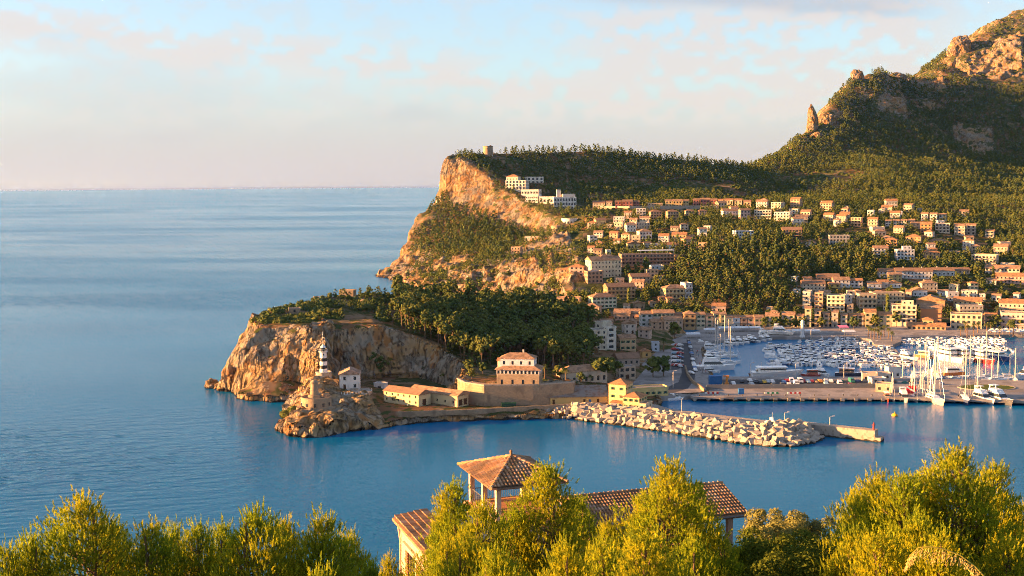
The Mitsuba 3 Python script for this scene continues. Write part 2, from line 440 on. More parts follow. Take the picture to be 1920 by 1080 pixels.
line([(940, 356, 1400), (985, 372, 1368), (1080, 392, 1335)], 15)
line([(985, 358, 1400), (1085, 378, 1375)], 15)
# the town's slope
for py, D, x0 in ((378, 1375, 1105), (402, 1270, 1105), (432, 1170, 1095), (462, 1080, 1090), (500, 990, 1080), (532, 930, 1075), (562, 885, 1085), (592, 845, 1110)):
    line([(px, py + (6 if px > 1800 else 0), D) for px in range(x0, 2101, 80)], 40)
line([(px, 613, None, 1.6) for px in range(1150, 2101, 80)], 40)
pts3(*[(x, y, 1.2) for x in range(60, 460, 40) for y in (560, 620, 700, 780) if x > (100 if y < 700 else 75)])
line([(1400, 385, 1460), (1480, 355, 1560), (1560, 345, 1600), (1650, 350, 1560), (1750, 372, 1480)], 40)
# the mountain
line([(1420, 311, 1810), (1450, 300, 1880), (1490, 275, 1990), (1520, 250, 2080), (1545, 222, 2180), (1575, 190, 2280), (1605, 150, 2400), (1630, 140, 2470), (1670, 142, 2600), (1740, 139, 2720), (1785, 130, 2780)], 30)
line([(1785, 128, 2780), (1800, 95, 2810), (1845, 66, 2860), (1865, 45, 2930), (1905, 16, 3050), (2000, -20, 3100), (2150, -10, 3100)], 30)
line([(1790, 128, 2690), (1850, 150, 2650), (1900, 160, 2600), (2000, 160, 2560), (2120, 150, 2560)], 40)
line([(1640, 170, 2370), (1690, 222, 2250), (1740, 266, 2130), (1800, 308, 2000), (1870, 333, 1880), (1960, 355, 1760), (2080, 370, 1650)], 30)
line([(1700, 205, 2440), (1770, 245, 2330), (1840, 285, 2230), (1920, 315, 2130), (2050, 330, 2080)], 40)
line([(1480, 330, 1750), (1560, 290, 1980), (1620, 230, 2220)], 40)
line([(1600, 330, 1700), (1680, 310, 1850)], 40)
# behind the skylines, falling away
pts3((-143, 1325, S), (-136, 1365, S), (-120, 1435, S), (-85, 1520, S), (0, 1700, 30), (100, 1800, 40), (200, 1900, 50), (320, 2000, 60), (450, 2300, 80), (600, 2800, 120), (800, 3300, 200), (1200, 3700, 300), (1900, 3700, 300),
     (1900, 2500, 420), (1700, 1800, 150), (1400, 1400, 90), (1200, 1000, 40), (900, 800, 3), (600, 560, 1.2), (300, 1850, 90), (-60, 1600, 60))

LAND = Polygon([tuple(p) for p in far_coast] + back_shore + [tuple(p) for p in head_coast] +
               [tuple(atz(*q, 1)[:2]) for q in ((1060, 778), (1130, 778), (1225, 765), (1232, 744), (1300, 742), (1325, 738), (1326, 690), (1318, 650), (1400, 626), (1600, 626), (1660, 635), (1900, 630), (2300, 625))] +
               [(1900, 800), (1900, 3700), (600, 3500), (400, 2400), (100, 1900), (-60, 1700), (-85, 1522), (-120, 1437), (-136, 1367), (-143, 1327)]).buffer(0)
shapely.prepare(LAND)
CT = np.array(CTRL)
_interp = LinearNDInterpolator(CT[:, :2], CT[:, 2], fill_value=-6)


class Grid:
    def __init__(self, x0, x1, y0, y1, res, blur, amp, seed):
        self.x0, self.y0, self.res = x0, y0, res
        self.xs, self.ys = np.arange(x0, x1 + res, res), np.arange(y0, y1 + res, res)
        X, Y = np.meshgrid(self.xs, self.ys)
        Z = _interp(X, Y)
        if blur:
            Z = gaussian_filter(Z, blur)
        steep = np.hypot(*np.gradient(Z, res))
        Z += amp(X, Y, Z, steep)
        inside = shapely.contains_xy(LAND, X, Y)
        self.Z = np.where(inside, np.maximum(Z, 0.35), -5.0)
        self.X, self.Y = X, Y

    def z(self, x, y):
        return map_coordinates(self.Z, [(np.asarray(y, float) - self.y0) / self.res, (np.asarray(x, float) - self.x0) / self.res], order=1, mode='nearest')


def amp_near(X, Y, Z, st):
    q = np.stack([X / 14, Y / 14, Z * 0], -1)
    return (meshkit.fbm(q, 4, 3) - 0.5) * np.clip((Z - 4) / 8, 0, 1) * 2.6


def amp_far(X, Y, Z, st):
    far = np.clip((Y - 1420) / 500, 0, 1)
    q = np.stack([X / (40 + 0 * Y), Y / 55, Z * 0], -1)
    r = 1 - np.abs(2 * meshkit.fbm(np.stack([X / 170, Y / 170, Z * 0], -1), 5, 21) - 1)
    return (meshkit.fbm(q, 4, 9) - 0.5) * np.clip((Z - 6) / 30, 0, 1) * (7 + 8 * far) + (r - 0.75) * 34 * far * np.clip((Z - 120) / 100, 0, 1)


NEAR = Grid(-170, 110, 455, 812, 1.5, 0, amp_near, 3)
MID = Grid(-330, 420, 806, 1520, 3.0, 0.9, amp_far, 4)
FAR = Grid(-330, 1500, 806, 3500, 7.0, 0.6, amp_far, 4)


def ground(x, y):
    one = np.ndim(x) == 0
    x, y = np.atleast_1d(np.asarray(x, float)), np.atleast_1d(np.asarray(y, float))
    m = (x > -168) & (x < 108) & (y < 810)
    z = np.where(m, NEAR.z(x, y), np.where(y < 806, 1.2, np.where((x > -328) & (x < 418) & (y < 1518), MID.z(x, y), FAR.z(x, y))))
    return float(z[0]) if one else z


def hit(px, py, lift=0.0, near=450.0):
    "the first ground point along the line of sight of a pixel"
    d = ray(px, py)
    D = np.arange(near, 3450, 1.5)
    P = CAM + d * (D / d[1])[:, None]
    g = ground(P[:, 0], P[:, 1]) + lift
    under = np.nonzero(P[:, 2] <= np.maximum(g, 0))[0]
    return P[under[0]] if len(under) else P[-1]


def terrain_mesh(name, g, edge, cliff_at, amps, skip=None, seed=0, rocky=None):
    ny, nx = g.Z.shape
    v = np.stack([g.X, g.Y, g.Z], -1).reshape(-1, 3)
    i, j = np.meshgrid(np.arange(ny - 1), np.arange(nx - 1), indexing='ij')
    q = np.stack([i * nx + j, i * nx + j + 1, (i + 1) * nx + j + 1, (i + 1) * nx + j], -1).reshape(-1, 4)
    q = q[(v[q][:, :, 2] > -4).any(1)]
    if skip is not None:
        q = q[~skip(v[q].mean(1))]
    f = np.vstack([q[:, [0, 1, 2]], q[:, [0, 2, 3]]])
    m = trimesh.Trimesh(v, f, process=True)
    vv, ff = trimesh.remesh.subdivide_to_size(m.vertices, m.faces, edge, max_iter=6)
    m = trimesh.Trimesh(vv, ff, process=True)
    m.merge_vertices()
    n = m.vertex_normals
    steep = np.clip((1 - n[:, 2] - 0.12) / 0.35, 0, 1)
    p = m.vertices.copy()
    out = 0
    for size, a in amps:
        k = meshkit.fbm(p / np.array([size, size, size * 1.6]), 3, seed + int(size * 10))
        b = np.clip((meshkit.noise(p / np.array([size * .8, size * .8, size * 1.3]), seed + 77 + int(size)) - 0.5) * 3.2, -1, 1)      # blocks with sharp edges
        out = out + a * (0.6 * (1 - 2 * np.abs(2 * k - 1) + 0.35) + 0.75 * b)
    if rocky is not None:
        inr = shapely.contains_xy(rocky, p[:, 0], p[:, 1])
        js = {'headland': 1.0, 'cliff_headland': 2.2}.get(name, 4.5)
        jag = js * np.clip((meshkit.noise(p / np.array([3.2, 3.2, 4.5 if js == 1 else 7.0]) / js, 3) - 0.5) * 4, -1, 1) * 0.9 + js * np.clip((meshkit.noise(p / np.array([1.5, 1.5, 2.2]) / js, 4) - 0.5) * 4, -1, 1) * 0.45
        steep = np.where(inr, np.maximum(steep, 0.45), steep)
        out = out + np.where(inr & (p[:, 2] > 0.5), jag / np.maximum(steep, .1), 0)
    m.vertices = p + n * (out * steep)[:, None]
    fn = m.face_normals[:, 2] + 0.22 * (meshkit.fbm(m.triangles_center / 7, 3, seed + 2) - 0.5)
    cliff = fn < cliff_at
    low = m.triangles_center[:, 2] < 1.6
    cliff |= low
    if rocky is not None:
        c = m.triangles_center
        cliff |= shapely.contains_xy(rocky, c[:, 0], c[:, 1]) & ((meshkit.fbm(c / 30, 3, 4) > (0.44 if name == 'hills' else 0.40)) | (name == 'headland'))
    struct(name, mikit.ply(m.submesh([~cliff], append=True), 'soil', smooth=True))
    part(name, 'cliff', mikit.ply(m.submesh([cliff], append=True), 'rock', smooth=55))
    return m


FORT_ROCK = Polygon([tuple(atz(a, b, 5)[:2]) for a, b in ((525, 745), (575, 735), (592, 690), (625, 695), (634, 728), (636, 744), (690, 746), (716, 770), (735, 800), (600, 830), (520, 820))])
M_NEAR = terrain_mesh('headland', NEAR, 1.7, 0.80, ((18, 1.5), (7, 1.2), (2.8, 0.55)), seed=5, rocky=FORT_ROCK)
LOW_ROCK = Polygon([tuple(hit(a, b)[:2]) for a, b in ((716, 516), (742, 499), (773, 470), (830, 481), (892, 481), (960, 470), (1040, 450), (1062, 500), (1055, 542), (900, 552), (800, 540), (786, 532), (750, 524))]).buffer(14)
shapely.prepare(LOW_ROCK)
M_MID = terrain_mesh('cliff_headland', MID, 4.5, 0.74, ((55, 3.6), (20, 3.0), (8, 1.4)), skip=lambda c: (c[:, 1] < 808) | (c[:, 0] < -320), seed=8, rocky=LOW_ROCK)
CRAGS = shapely.union_all([Polygon([tuple(hit(a, b)[:2]) for a, b in q]).buffer(0) for q in (((1786, 240), (1812, 246), (1835, 240), (1858, 248), (1866, 284), (1840, 296), (1800, 292)), ((1648, 185), (1695, 195), (1700, 225), (1645, 205)), ((1815, 110), (1915, 60), (1918, 140), (1860, 150), (1815, 140)), ((1700, 150), (1770, 150), (1775, 175), (1720, 170)))])
shapely.prepare(CRAGS)
M_FAR = terrain_mesh('hills', FAR, 9.0, 0.66, ((60, 4.0), (22, 3.2), (9, 1.3)), skip=lambda c: (c[:, 1] < 808) | (c[:, 0] < -320) | ((c[:, 0] < 417) & (c[:, 1] < 1517)), seed=8, rocky=CRAGS)

# ---------------------------------------------------------------- quays, roads, breakwater
def slab(name, pix, z, bottom, bsdf, kind='structure', label=None, parent=None):
    "a paved slab: pixel outline at height z, extruded down to bottom"
    poly = Polygon([tuple(atz(a, b, z)[:2]) for a, b in pix]).buffer(0)
    m = trimesh.creation.extrude_polygon(poly, z - bottom, engine='earcut')
    m.apply_translation((0, 0, bottom))
    if parent:
        return part(parent, name, mikit.ply(m, bsdf), label)
    return struct(name, mikit.ply(m, bsdf), label, kind)


slab('waterfront_pavement', [(1196, 741), (1196, 752), (1215, 762), (1229, 758), (1236, 744.5), (1293, 741), (1330, 741), (1333, 707), (1325, 690), (1316, 668), (1314, 652), (1330, 643), (1352, 637), (1420, 634), (1450, 631), (1600, 631), (1632, 636),
                              (1640, 646), (1668, 648), (1690, 640), (1690, 632), (1900, 627), (2080, 630), (2080, 612), (1500, 612), (1330, 613), (1262, 636), (1236, 655), (1196, 690), (1180, 715)], 1.9, -5, 'paving')
slab('road', [(1280, 643), (1293, 643), (1300, 668), (1306, 690), (1302, 712), (1290, 728), (1262, 737), (1200, 741), (1200, 733), (1250, 727), (1272, 716), (1278, 700), (1277, 670)], 1.93, 1.6, 'asphalt')
slab('car_park', [(1262, 646), (1276, 645), (1274, 692), (1258, 694)], 1.935, 1.6, 'asphalt')
slab('service_road', [(1334, 711), (1662, 712), (1662, 727), (1326, 728)], 2.03, 1.7, 'asphalt')
q = key_for('harbour_quay')
labels[q] = {'kind': 'structure'}
slab('deck', [(1294, 741), (1300, 744), (1658, 745), (1920, 752), (2080, 756), (2080, 716), (1900, 713), (1700, 709), (1660, 706), (1332, 706), (1318, 736)], 2.0, 1.0, 'paving', parent=q)
slab('inner_wall', [(1300, 739.5), (1658, 740.5), (1920, 748), (2080, 752), (2080, 717), (1900, 714), (1700, 710), (1660, 707), (1333, 707), (1318, 736)], 0.998, -5, 'concrete', parent=q)
for k in range(15):
    a = atz(1303 + k * 25.2, 744.1 + 0.06 * k, 2.0)
    part(q, 'pillar', unit_box('concrete', frame(a[0], a[1], 0), -0.8, 0.8, -0.25, 4, -4, 1.6))
w = thing('low_wall', 'long low grey wall along the back of the south quay beside the parked cars', 'wall')
a, b = atz(1325, 729, 2), atz(1660, 729.5, 2)
put(w, MB().box(a[0], b[0], a[1] - 0.5, a[1], 1.9, 3.9, (0.17, 0.18, 0.19)).ply('plaster', color=True))
del labels[w]['category']
labels[w]['category'] = 'wall'
w = thing('curved_wall', 'curved peach wall beside the road at the corner of the quay', 'wall')
pts = [atz(x, y, 2)[:2] for x, y in ((1285, 690), (1289, 704), (1298, 717), (1312, 727), (1320, 734))]
put(w, mikit.ply((lambda m: m.apply_translation((0, 0, 1.8)) or m)(trimesh.creation.extrude_polygon(LineString(pts).buffer(0.35), 1.6, engine='earcut')), 'stone'))
m = thing('mole', 'pale concrete mole behind the breakwater blocks', 'mole')
labels[m] = {'kind': 'structure'}
put(m, scene[slab('mole_deck', [(1140, 762), (1205, 758), (1229, 758), (1256, 766.5), (1340, 777), (1425, 787), (1480, 793), (1484, 805), (1430, 806), (1340, 796), (1262, 785), (1180, 777)], 2.5, -5, 'concrete')])
del scene['mole_deck'], labels['mole_deck']
w = thing('mole_wall', 'long pale wall at the tip of the mole with a red light post', 'wall')
a, b = atz(1478, 790, 4.4), atz(1640, 808.5, 4.0)
d = (b - a)[:2] / np.linalg.norm((b - a)[:2])
nrm = np.array([-d[1], d[0]])
poly = Polygon([a[:2], b[:2], b[:2] + nrm * 4.2, a[:2] + nrm * 4.2])
put(w, mikit.ply((lambda m: m.apply_translation((0, 0, -5)) or m)(trimesh.creation.extrude_polygon(poly, 9.1, engine='earcut')), 'concrete'))
poly = Polygon([b[:2] + d * 0.0 - nrm * 0.003, b[:2] + d * 2.2, b[:2] + d * 2.2 + nrm * 4.6, b[:2] + nrm * 4.6])
part(w, 'landing', mikit.ply((lambda m: m.apply_translation((0, 0, -5)) or m)(trimesh.creation.extrude_polygon(poly, 6.6, engine='earcut')), 'concrete'))
MOLE_TIP = b + np.array([*(-d * 0.8 + nrm * 1.5), 0.1])

# breakwater: a rubble core and about 280 concrete cubes that can be picked apart
front = [atz(x, y, 0)[:2] for x, y in ((1010, 781), (1060, 785), (1100, 790), (1150, 796), (1200, 803), (1250, 810), (1300, 818), (1350, 826), (1400, 833), (1450, 838), (1490, 838), (1520, 832), (1543, 822))]
back = [atz(x, y, 2.5)[:2] for x, y in ((1003, 768), (1050, 763), (1100, 764), (1150, 768), (1200, 773), (1250, 780), (1300, 787), (1350, 794), (1400, 800), (1440, 803), (1468, 800), (1490, 801), (1510, 806))]
fl, bl = LineString(front), LineString(back)
core = []
for t in np.linspace(0, 1, 60):
    f_, b_ = np.array(fl.interpolate(t, normalized=True).coords[0]), np.array(bl.interpolate(t, normalized=True).coords[0])
    for s, z in ((-0.1, -3), (0.12, -0.8), (0.55, 0.9), (0.95, 2.0), (1.15, 1.6), (1.16, -3)):
        core.append([*(f_ + (b_ - f_) * s), z])
core = np.array(core)
core[:, 2] += (meshkit.noise(core / 2.1) - 0.5) * 0.8
i, j = np.meshgrid(np.arange(59), np.arange(5), indexing='ij')
struct('breakwater', mikit.ply((core, np.stack([i * 6 + j, i * 6 + j + 1, (i + 1) * 6 + j + 1, (i + 1) * 6 + j], -1).reshape(-1, 4)), 'rock'))


def chamfer_box(c=0.07):
    p = []
    for sx in (-.5, .5):
        for sy in (-.5, .5):
            for sz in (-.5, .5):
                s = np.array([sx, sy, sz])
                for k in range(3):
                    q = s * (1 - 2 * c)
                    q[k] = s[k]
                    p.append(q)
    return trimesh.convex.convex_hull(np.array(p))


CUBES = []
for c in (0.03, 0.045, 0.06):
    m = chamfer_box(c)
    m.vertices += (meshkit.noise(m.vertices * 1.9 + c * 50)[:, None] - 0.5) * m.vertices * 0.05
    CUBES.append(mikit.ply(m, 'concrete'))
n_block, L = 0, fl.length
rows = 6
for col in range(int(L / 2.85)):
    for r in range(rows):
        if n_block >= 292:
            break
        t = (col + 0.5 * (r % 2) + rnd.uniform(-0.2, 0.2)) * 2.85 / L
        if t > 0.995 or (t < 0.10 and r == 5):
            continue
        small = 0.62 if t < 0.14 else 1.0
        f_, b_ = np.array(fl.interpolate(t, normalized=True).coords[0]), np.array(bl.interpolate(t, normalized=True).coords[0])
        wide = np.linalg.norm(b_ - f_)
        if r > wide / 2.5 + 0.5:
            continue
        s = (r + 0.25 + rnd.uniform(-.15, .15)) / (min(rows, wide / 2.5 + 0.5))
        p = f_ + (b_ - f_) * s * 0.97
        top = t > 0.86
        z = (0.2, 1.2, 2.2, 3.0, 3.5, 3.6)[r] * (0.7 if t < 0.14 else 1) + rnd.uniform(-0.35, 0.45) + (0.5 if top and r > 2 else 0)
        size = rnd.uniform(2.45, 3.05) * small
        R = trimesh.transformations.random_rotation_matrix(np.array([rnd.random(), rnd.random(), rnd.random()])) if rnd.random() < 0.28 else \
            trimesh.transformations.euler_matrix(rnd.gauss(0, .28), rnd.gauss(0, .28), rnd.uniform(0, 6.3))
        R[:3, :3] *= size
        R[:3, 3] = (p[0], p[1], z)
        if t < 0.14:
            where = 'small pale block in the low landward tail of the breakwater'
        else:
            where = f"pale concrete cube {('at the waterline', 'halfway up the slope', 'along the top')[r // 2]} of the breakwater, {('near the yellow office', 'in its middle stretch', 'in its seaward stretch', 'at its rounded seaward head')[min(3, int((t - .14) / .22))]}"
        k = thing('concrete_block', where, 'concrete block', where.replace('block', 'blocks', 1).replace('cube', 'cubes', 1))
        scene[k] = {**CUBES[rnd.randrange(3)], 'to_world': T(R.tolist())}
        n_block += 1

# boulders along the headland's foot, and the rock that stands in the sea off its tip


def boulder(seed, rough=0.35, sub=3):
    m = trimesh.creation.icosphere(subdivisions=sub)
    n = m.vertices.copy()
    m.vertices = n * (1 + rough * (2 * meshkit.fbm(n * 1.3 + seed * 9.1, 4, seed) - 1) - 0.25 * np.abs(2 * meshkit.fbm(n * 2.6 + seed, 3, seed + 4) - 1))[:, None]
    return m


p = atz(433, 733, 0)
m = boulder(3, 0.5, 5)
m.apply_scale((5.6, 7.0, 10.5))
m.apply_translation((p[0] - 0.2, p[1] + 3, 1.0))
k = thing('sea_rock', 'tall rounded rock standing in the sea off the tip of the headland', 'rock')
put(k, mikit.ply(m, 'rock', smooth=50))
for px, py, sx, sz, lab in ((397, 727, 2.6, 4.0, 'low dark rock in the sea, farthest out from the headland'), (411, 729, 2.2, 2.6, 'small dark rock in the sea between the low rock and the tall rounded rock')):
    p = atz(px, py, 0)
    m = boulder(px, 0.5, 4)
    m.apply_scale((sx * 1.3, sx * 1.5, sz))
    m.apply_translation((p[0], p[1] + 1.5, 0.2))
    put(thing('sea_rock', lab, 'rock'), mikit.ply(m, 'rock', smooth=50))
BOULD = [mikit.ply(boulder(s, 0.4, 3), 'rock', smooth=50) for s in range(4)]
for n in range(60):
    t = n / 59
    px = 700 + 320 * t + rnd.uniform(-3, 3)
    p = atz(px, np.interp(px, (700, 750, 810, 1020), (799, 790, 785, 780)), 0)
    s = rnd.uniform(0.7, 1.7)
    R = trimesh.transformations.random_rotation_matrix(np.array([rnd.random(), rnd.random(), rnd.random()]))
    R[:3, :3] *= s
    R[:3, 3] = (p[0], p[1] + rnd.uniform(0.2, 3.2), rnd.uniform(0, 1.1))
    put(thing('shore_boulder', 'grey boulder at the waterline below the low sea wall', 'boulder', 'boulders along the foot of the sea wall'), {**BOULD[n % 4], 'to_world': T(R.tolist())})
w = thing('sea_wall', 'low stone sea wall along the shore road below the sheds', 'wall')
pts = [atz(x, y, 3.4)[:2] for x, y in ((748, 776), (800, 774), (870, 771.5), (940, 768), (1010, 764), (1100, 759), (1140, 757))]
put(w, mikit.ply((lambda m: m.apply_translation((0, 0, 0.0)) or m)(trimesh.creation.extrude_polygon(LineString(pts).buffer(0.45), 4.2, engine='earcut')), 'stone'))

# ---------------------------------------------------------------- buildings
ZOOM = {'a': (1100, 340, 3.857), 'b': (1500, 340, 3.857), 'c': (820, 540, 3.857), 'd': (700, 240, 3.375), 'e': (380, 520, 3.375), 'f': (1580, 540, 4.5), 'g': (1260, 540, 4.5), 'p': (0, 0, 1.0)}
WHITE, CREAM, YELLOW, TAN, PEACH = (.66, .63, .58), (.60, .50, .36), (.62, .46, .22), (.46, .34, .22), (.58, .39, .25)
PINK, RED, ORANGE, STONE, GREY, SAGE, BRICK = (.56, .38, .32), (.36, .13, .10), (.54, .29, .14), (.38, .30, .22), (.33, .31, .29), (.40, .40, .33), (.42, .21, .11)
RT, RO, RG, RB = (.40, .25, .16), (.47, .23, .11), (.26, .23, .21), (.30, .18, .12)
GREEN_SH, BROWN_SH = (.03, .13, .07), (.14, .07, .04)
HOUSES = []
FOOT = []         # footprints that trees keep clear of


def facade(mb, w, h, holes, reveal, M, col, base=0.0):
    "a wall face in the plane y = 0 of M, x 0..w, z base..h, with recessed openings (x0, x1, z0, z1)"
    xs = sorted({0.0, w, *[a for o in holes for a in o[:2]]})
    zs = sorted({base, h, *[a for o in holes for a in o[2:4]]})
    v, f = [], []

    def quad(*p):
        n = len(v)
        v.extend(p)
        f.append((n, n + 1, n + 2, n + 3))

    for x0, x1 in zip(xs[:-1], xs[1:]):
        for z0, z1 in zip(zs[:-1], zs[1:]):
            cx, cz = (x0 + x1) / 2, (z0 + z1) / 2
            if not any(o[0] < cx < o[1] and o[2] < cz < o[3] for o in holes):
                quad((x0, 0, z0), (x1, 0, z0), (x1, 0, z1), (x0, 0, z1))
    r = reveal
    for x0, x1, z0, z1 in holes:
        quad((x0, 0, z0), (x0, 0, z1), (x0, r, z1), (x0, r, z0))
        quad((x1, 0, z0), (x1, r, z0), (x1, r, z1), (x1, 0, z1))
        quad((x0, 0, z0), (x0, r, z0), (x1, r, z0), (x1, 0, z0))
        quad((x0, 0, z1), (x1, 0, z1), (x1, r, z1), (x0, r, z1))
    v = np.array(v) @ M[:3, :3].T + M[:3, 3]
    mb.add(v, f, col)


def openings(w, base, storeys, sh, nw, ww, wh, door=False, sill=0.95):
    out = []
    if nw <= 0:
        return out
    pitch = w / nw
    ww = min(ww, pitch * 0.62)
    for s in range(storeys):
        for k in range(nw):
            x = pitch * (k + 0.5)
            z = base + s * sh + sill
            if door and s == 0 and k == nw // 2:
                out.append((x - ww * 0.55, x + ww * 0.55, base + 0.05, base + 2.15, 'door'))
            else:
                out.append((x - ww / 2, x + ww / 2, z, min(z + wh, base + (s + 1) * sh - 0.3), 'window'))
    return out


def roof_mesh(mb, kind, x0, x1, y0, y1, z, rise, col, over=0.45, M=np.eye(4)):
    x0, x1, y0, y1 = x0 - over, x1 + over, y0 - over, y1 + over
    w, d, e = x1 - x0, y1 - y0, 0.18
    if kind == 'hip':
        if w >= d:
            r0, r1 = (x0 + d / 2, (y0 + y1) / 2), (x1 - d / 2, (y0 + y1) / 2)
        else:
            r0, r1 = ((x0 + x1) / 2, y0 + w / 2), ((x0 + x1) / 2, y1 - w / 2)
    elif kind == 'gable':
        r0, r1 = (x0, (y0 + y1) / 2), (x1, (y0 + y1) / 2)
    elif kind == 'front':
        r0, r1 = ((x0 + x1) / 2, y0), ((x0 + x1) / 2, y1)
    elif kind == 'shed':
        v = [(x0, y0, z), (x1, y0, z), (x1, y1, z + rise), (x0, y1, z + rise)]
        v = np.array(v + [(a, b, c - e) for a, b, c in v])
        return mb.add(v @ M[:3, :3].T + M[:3, 3], [[0, 1, 2, 3], [7, 6, 5, 4], [0, 4, 5, 1], [1, 5, 6, 2], [2, 6, 7, 3], [3, 7, 4, 0]], col)
    c = [(x0, y0, z), (x1, y0, z), (x1, y1, z), (x0, y1, z)]
    v = np.array(c + [(*r0, z + rise), (*r1, z + rise)] + [(a, b, q - e) for a, b, q in c])
    if kind == 'front' or (kind == 'hip' and w < d):
        t = [[0, 1, 4], [2, 3, 5]]
        qd = [[1, 2, 5, 4], [3, 0, 4, 5]]
    else:
        t = [[3, 0, 4], [1, 2, 5]]
        qd = [[0, 1, 5, 4], [2, 3, 4, 5]]
    qd += [[6, 9, 8, 7], [0, 6, 7, 1], [1, 7, 8, 2], [2, 8, 9, 3], [3, 9, 6, 0]]
    v = v @ M[:3, :3].T + M[:3, 3]
    n = mb.n
    mb.add(v, qd, col)
    mb.f.append(np.array(t) + n)
    return mb


def block(key, M, x0, x1, y0, y1, z0, h, wall=WHITE, roof='flat', rcol=RT, storeys=None, nf=None, ns=None, ww=1.05, wh=1.35, sh=None, base=6.0, door=False, shut=None, balc=False,
          rise=None, wallmat='plaster', ground_door='door', chim=0, over=0.45, balcw=1.25, sill=0.95, flush=False):
    "one storeyed block of a building: walls with recessed openings, panes, roof"
    w, d = x1 - x0, y1 - y0
    storeys = storeys or max(1, round(h / 3.0))
    sh = sh or h / storeys
    nf = max(1, int(w / 2.7)) if nf is None else nf
    ns = max(1, int(d / 3.6)) if ns is None else ns
    mb = MB()
    faces = [(frame(x0, y0, z0), w, nf, door), (frame(x1, y0, z0, 90), d, ns, False), (frame(x1, y1, z0, 180), w, 0, False), (frame(x0, y1, z0, 270), d, ns, False)]
    sm = MB()
    bm = []
    for n, (A, length, k, dr_) in enumerate(faces):
        A = M @ A
        ops = openings(length, 0, storeys, sh, k, ww, wh, dr_, sill)
        facade(mb, length, h, [o[:4] for o in ops], 0.22, A, wall, -base)
        for a, b, c, e, what in ops:
            part(key, what, unit_box('window_glass' if what == 'window' else 'wood_door', A, a - 0.03, b + 0.03, 0.17, 0.24, c - 0.03, e + 0.03))
            if shut and what == 'window' and n != 2:
                q = (b - a) * 0.5
                for lo in (a - q, b):
                    sm.box(lo + 0.02, lo + q - 0.02, -0.06, -0.003, c, e, shut, M=A)
        if balc and n == 0:
            for s in range(1, storeys):
                bm.append((A, length, s * sh))
    mb.add(np.array([[x0, y0, z0 + h], [x1, y0, z0 + h], [x1, y1, z0 + h], [x0, y1, z0 + h]]) @ M[:3, :3].T + M[:3, 3], [[0, 1, 2, 3]], wall)
    part(key, 'wall', mb.ply(wallmat, color=wallmat == 'plaster'))
    if sm.n:
        part(key, 'shutters', sm.ply('painted', color=True), kind='stuff')
    for A, length, z in bm:
        q = MB().box(0.15, length - 0.15, -balcw, -0.003, z - 0.15, z, wall, M=A)
        q.box(0.15, length - 0.15, -balcw, -balcw + 0.1, z, z + 0.85, tuple(0.95 * np.array(wall)), M=A)
        part(key, 'balcony', q.ply('plaster', color=True))
    r = MB()
    if roof == 'flat':
        for a in ((x0 - .1, x1 + .1, y0 - .1, y0 + .2), (x0 - .1, x1 + .1, y1 - .2, y1 + .1), (x0 - .1, x0 + .2, y0 + .2, y1 - .2), (x1 - .2, x1 + .1, y0 + .2, y1 - .2)):
            r.box(*a, z0 + h - 0.05, z0 + h + 0.5, wall, M=M)
        r.box(x0 + .2, x1 - .2, y0 + .2, y1 - .2, z0 + h + 0.01, z0 + h + 0.06, rcol, M=M)
        rk = part(key, 'roof', r.ply('plaster', color=True))
    else:
        rise = rise or 0.21 * min(w, d) + 0.2
        roof_mesh(r, roof, x0, x1, y0, y1, z0 + h + 0.18, rise, rcol, M=M, over=over)
        if roof in ('gable', 'front'):          # the wall goes on into the gables
            g = MB()
            if roof == 'gable':
                v = [(x, y, z) for x in (x0 + .02, x1 - .02) for y, z in ((y0, 0), (y1, 0), ((y0 + y1) / 2, rise - 0.12))]
            else:
                v = [(x, y, z) for y in (y0 + .02, y1 - .02) for x, z in ((x0, 0), (x1, 0), ((x0 + x1) / 2, rise - 0.12))]
            v = np.array(v) + [0, 0, z0 + h]
            g.add(v @ M[:3, :3].T + M[:3, 3], [[0, 1, 2], [3, 4, 5]], wall)
            part(key, 'gable', g.ply(wallmat, color=wallmat == 'plaster'))
        rk = part(key, 'roof', r.ply('roof_tile', color=True))
    for n in range(chim):
        cx = x0 + w * (0.25 + 0.5 * n)
        part(rk, 'chimney', MB().box(cx - .35, cx + .35, (y0 + y1) / 2 - .3 + d * .12, (y0 + y1) / 2 + .3 + d * .12, z0 + h, z0 + h + (1.2 if roof == 'flat' else rise + 0.7), wall, M=M).ply('plaster', color=True))


scene['wood_door'] = {'type': 'twosided', 'bsdf': {'type': 'diffuse', 'reflectance': rgb((0.09, 0.055, 0.035))}}
used_keys.add('wood_door')


def spot(zone, zx0, zx1, zb):
    ox, oy, s = ZOOM[zone]
    px, py = ox + (zx0 + zx1) / 2 / s, oy + zb / s
    return px, py, s


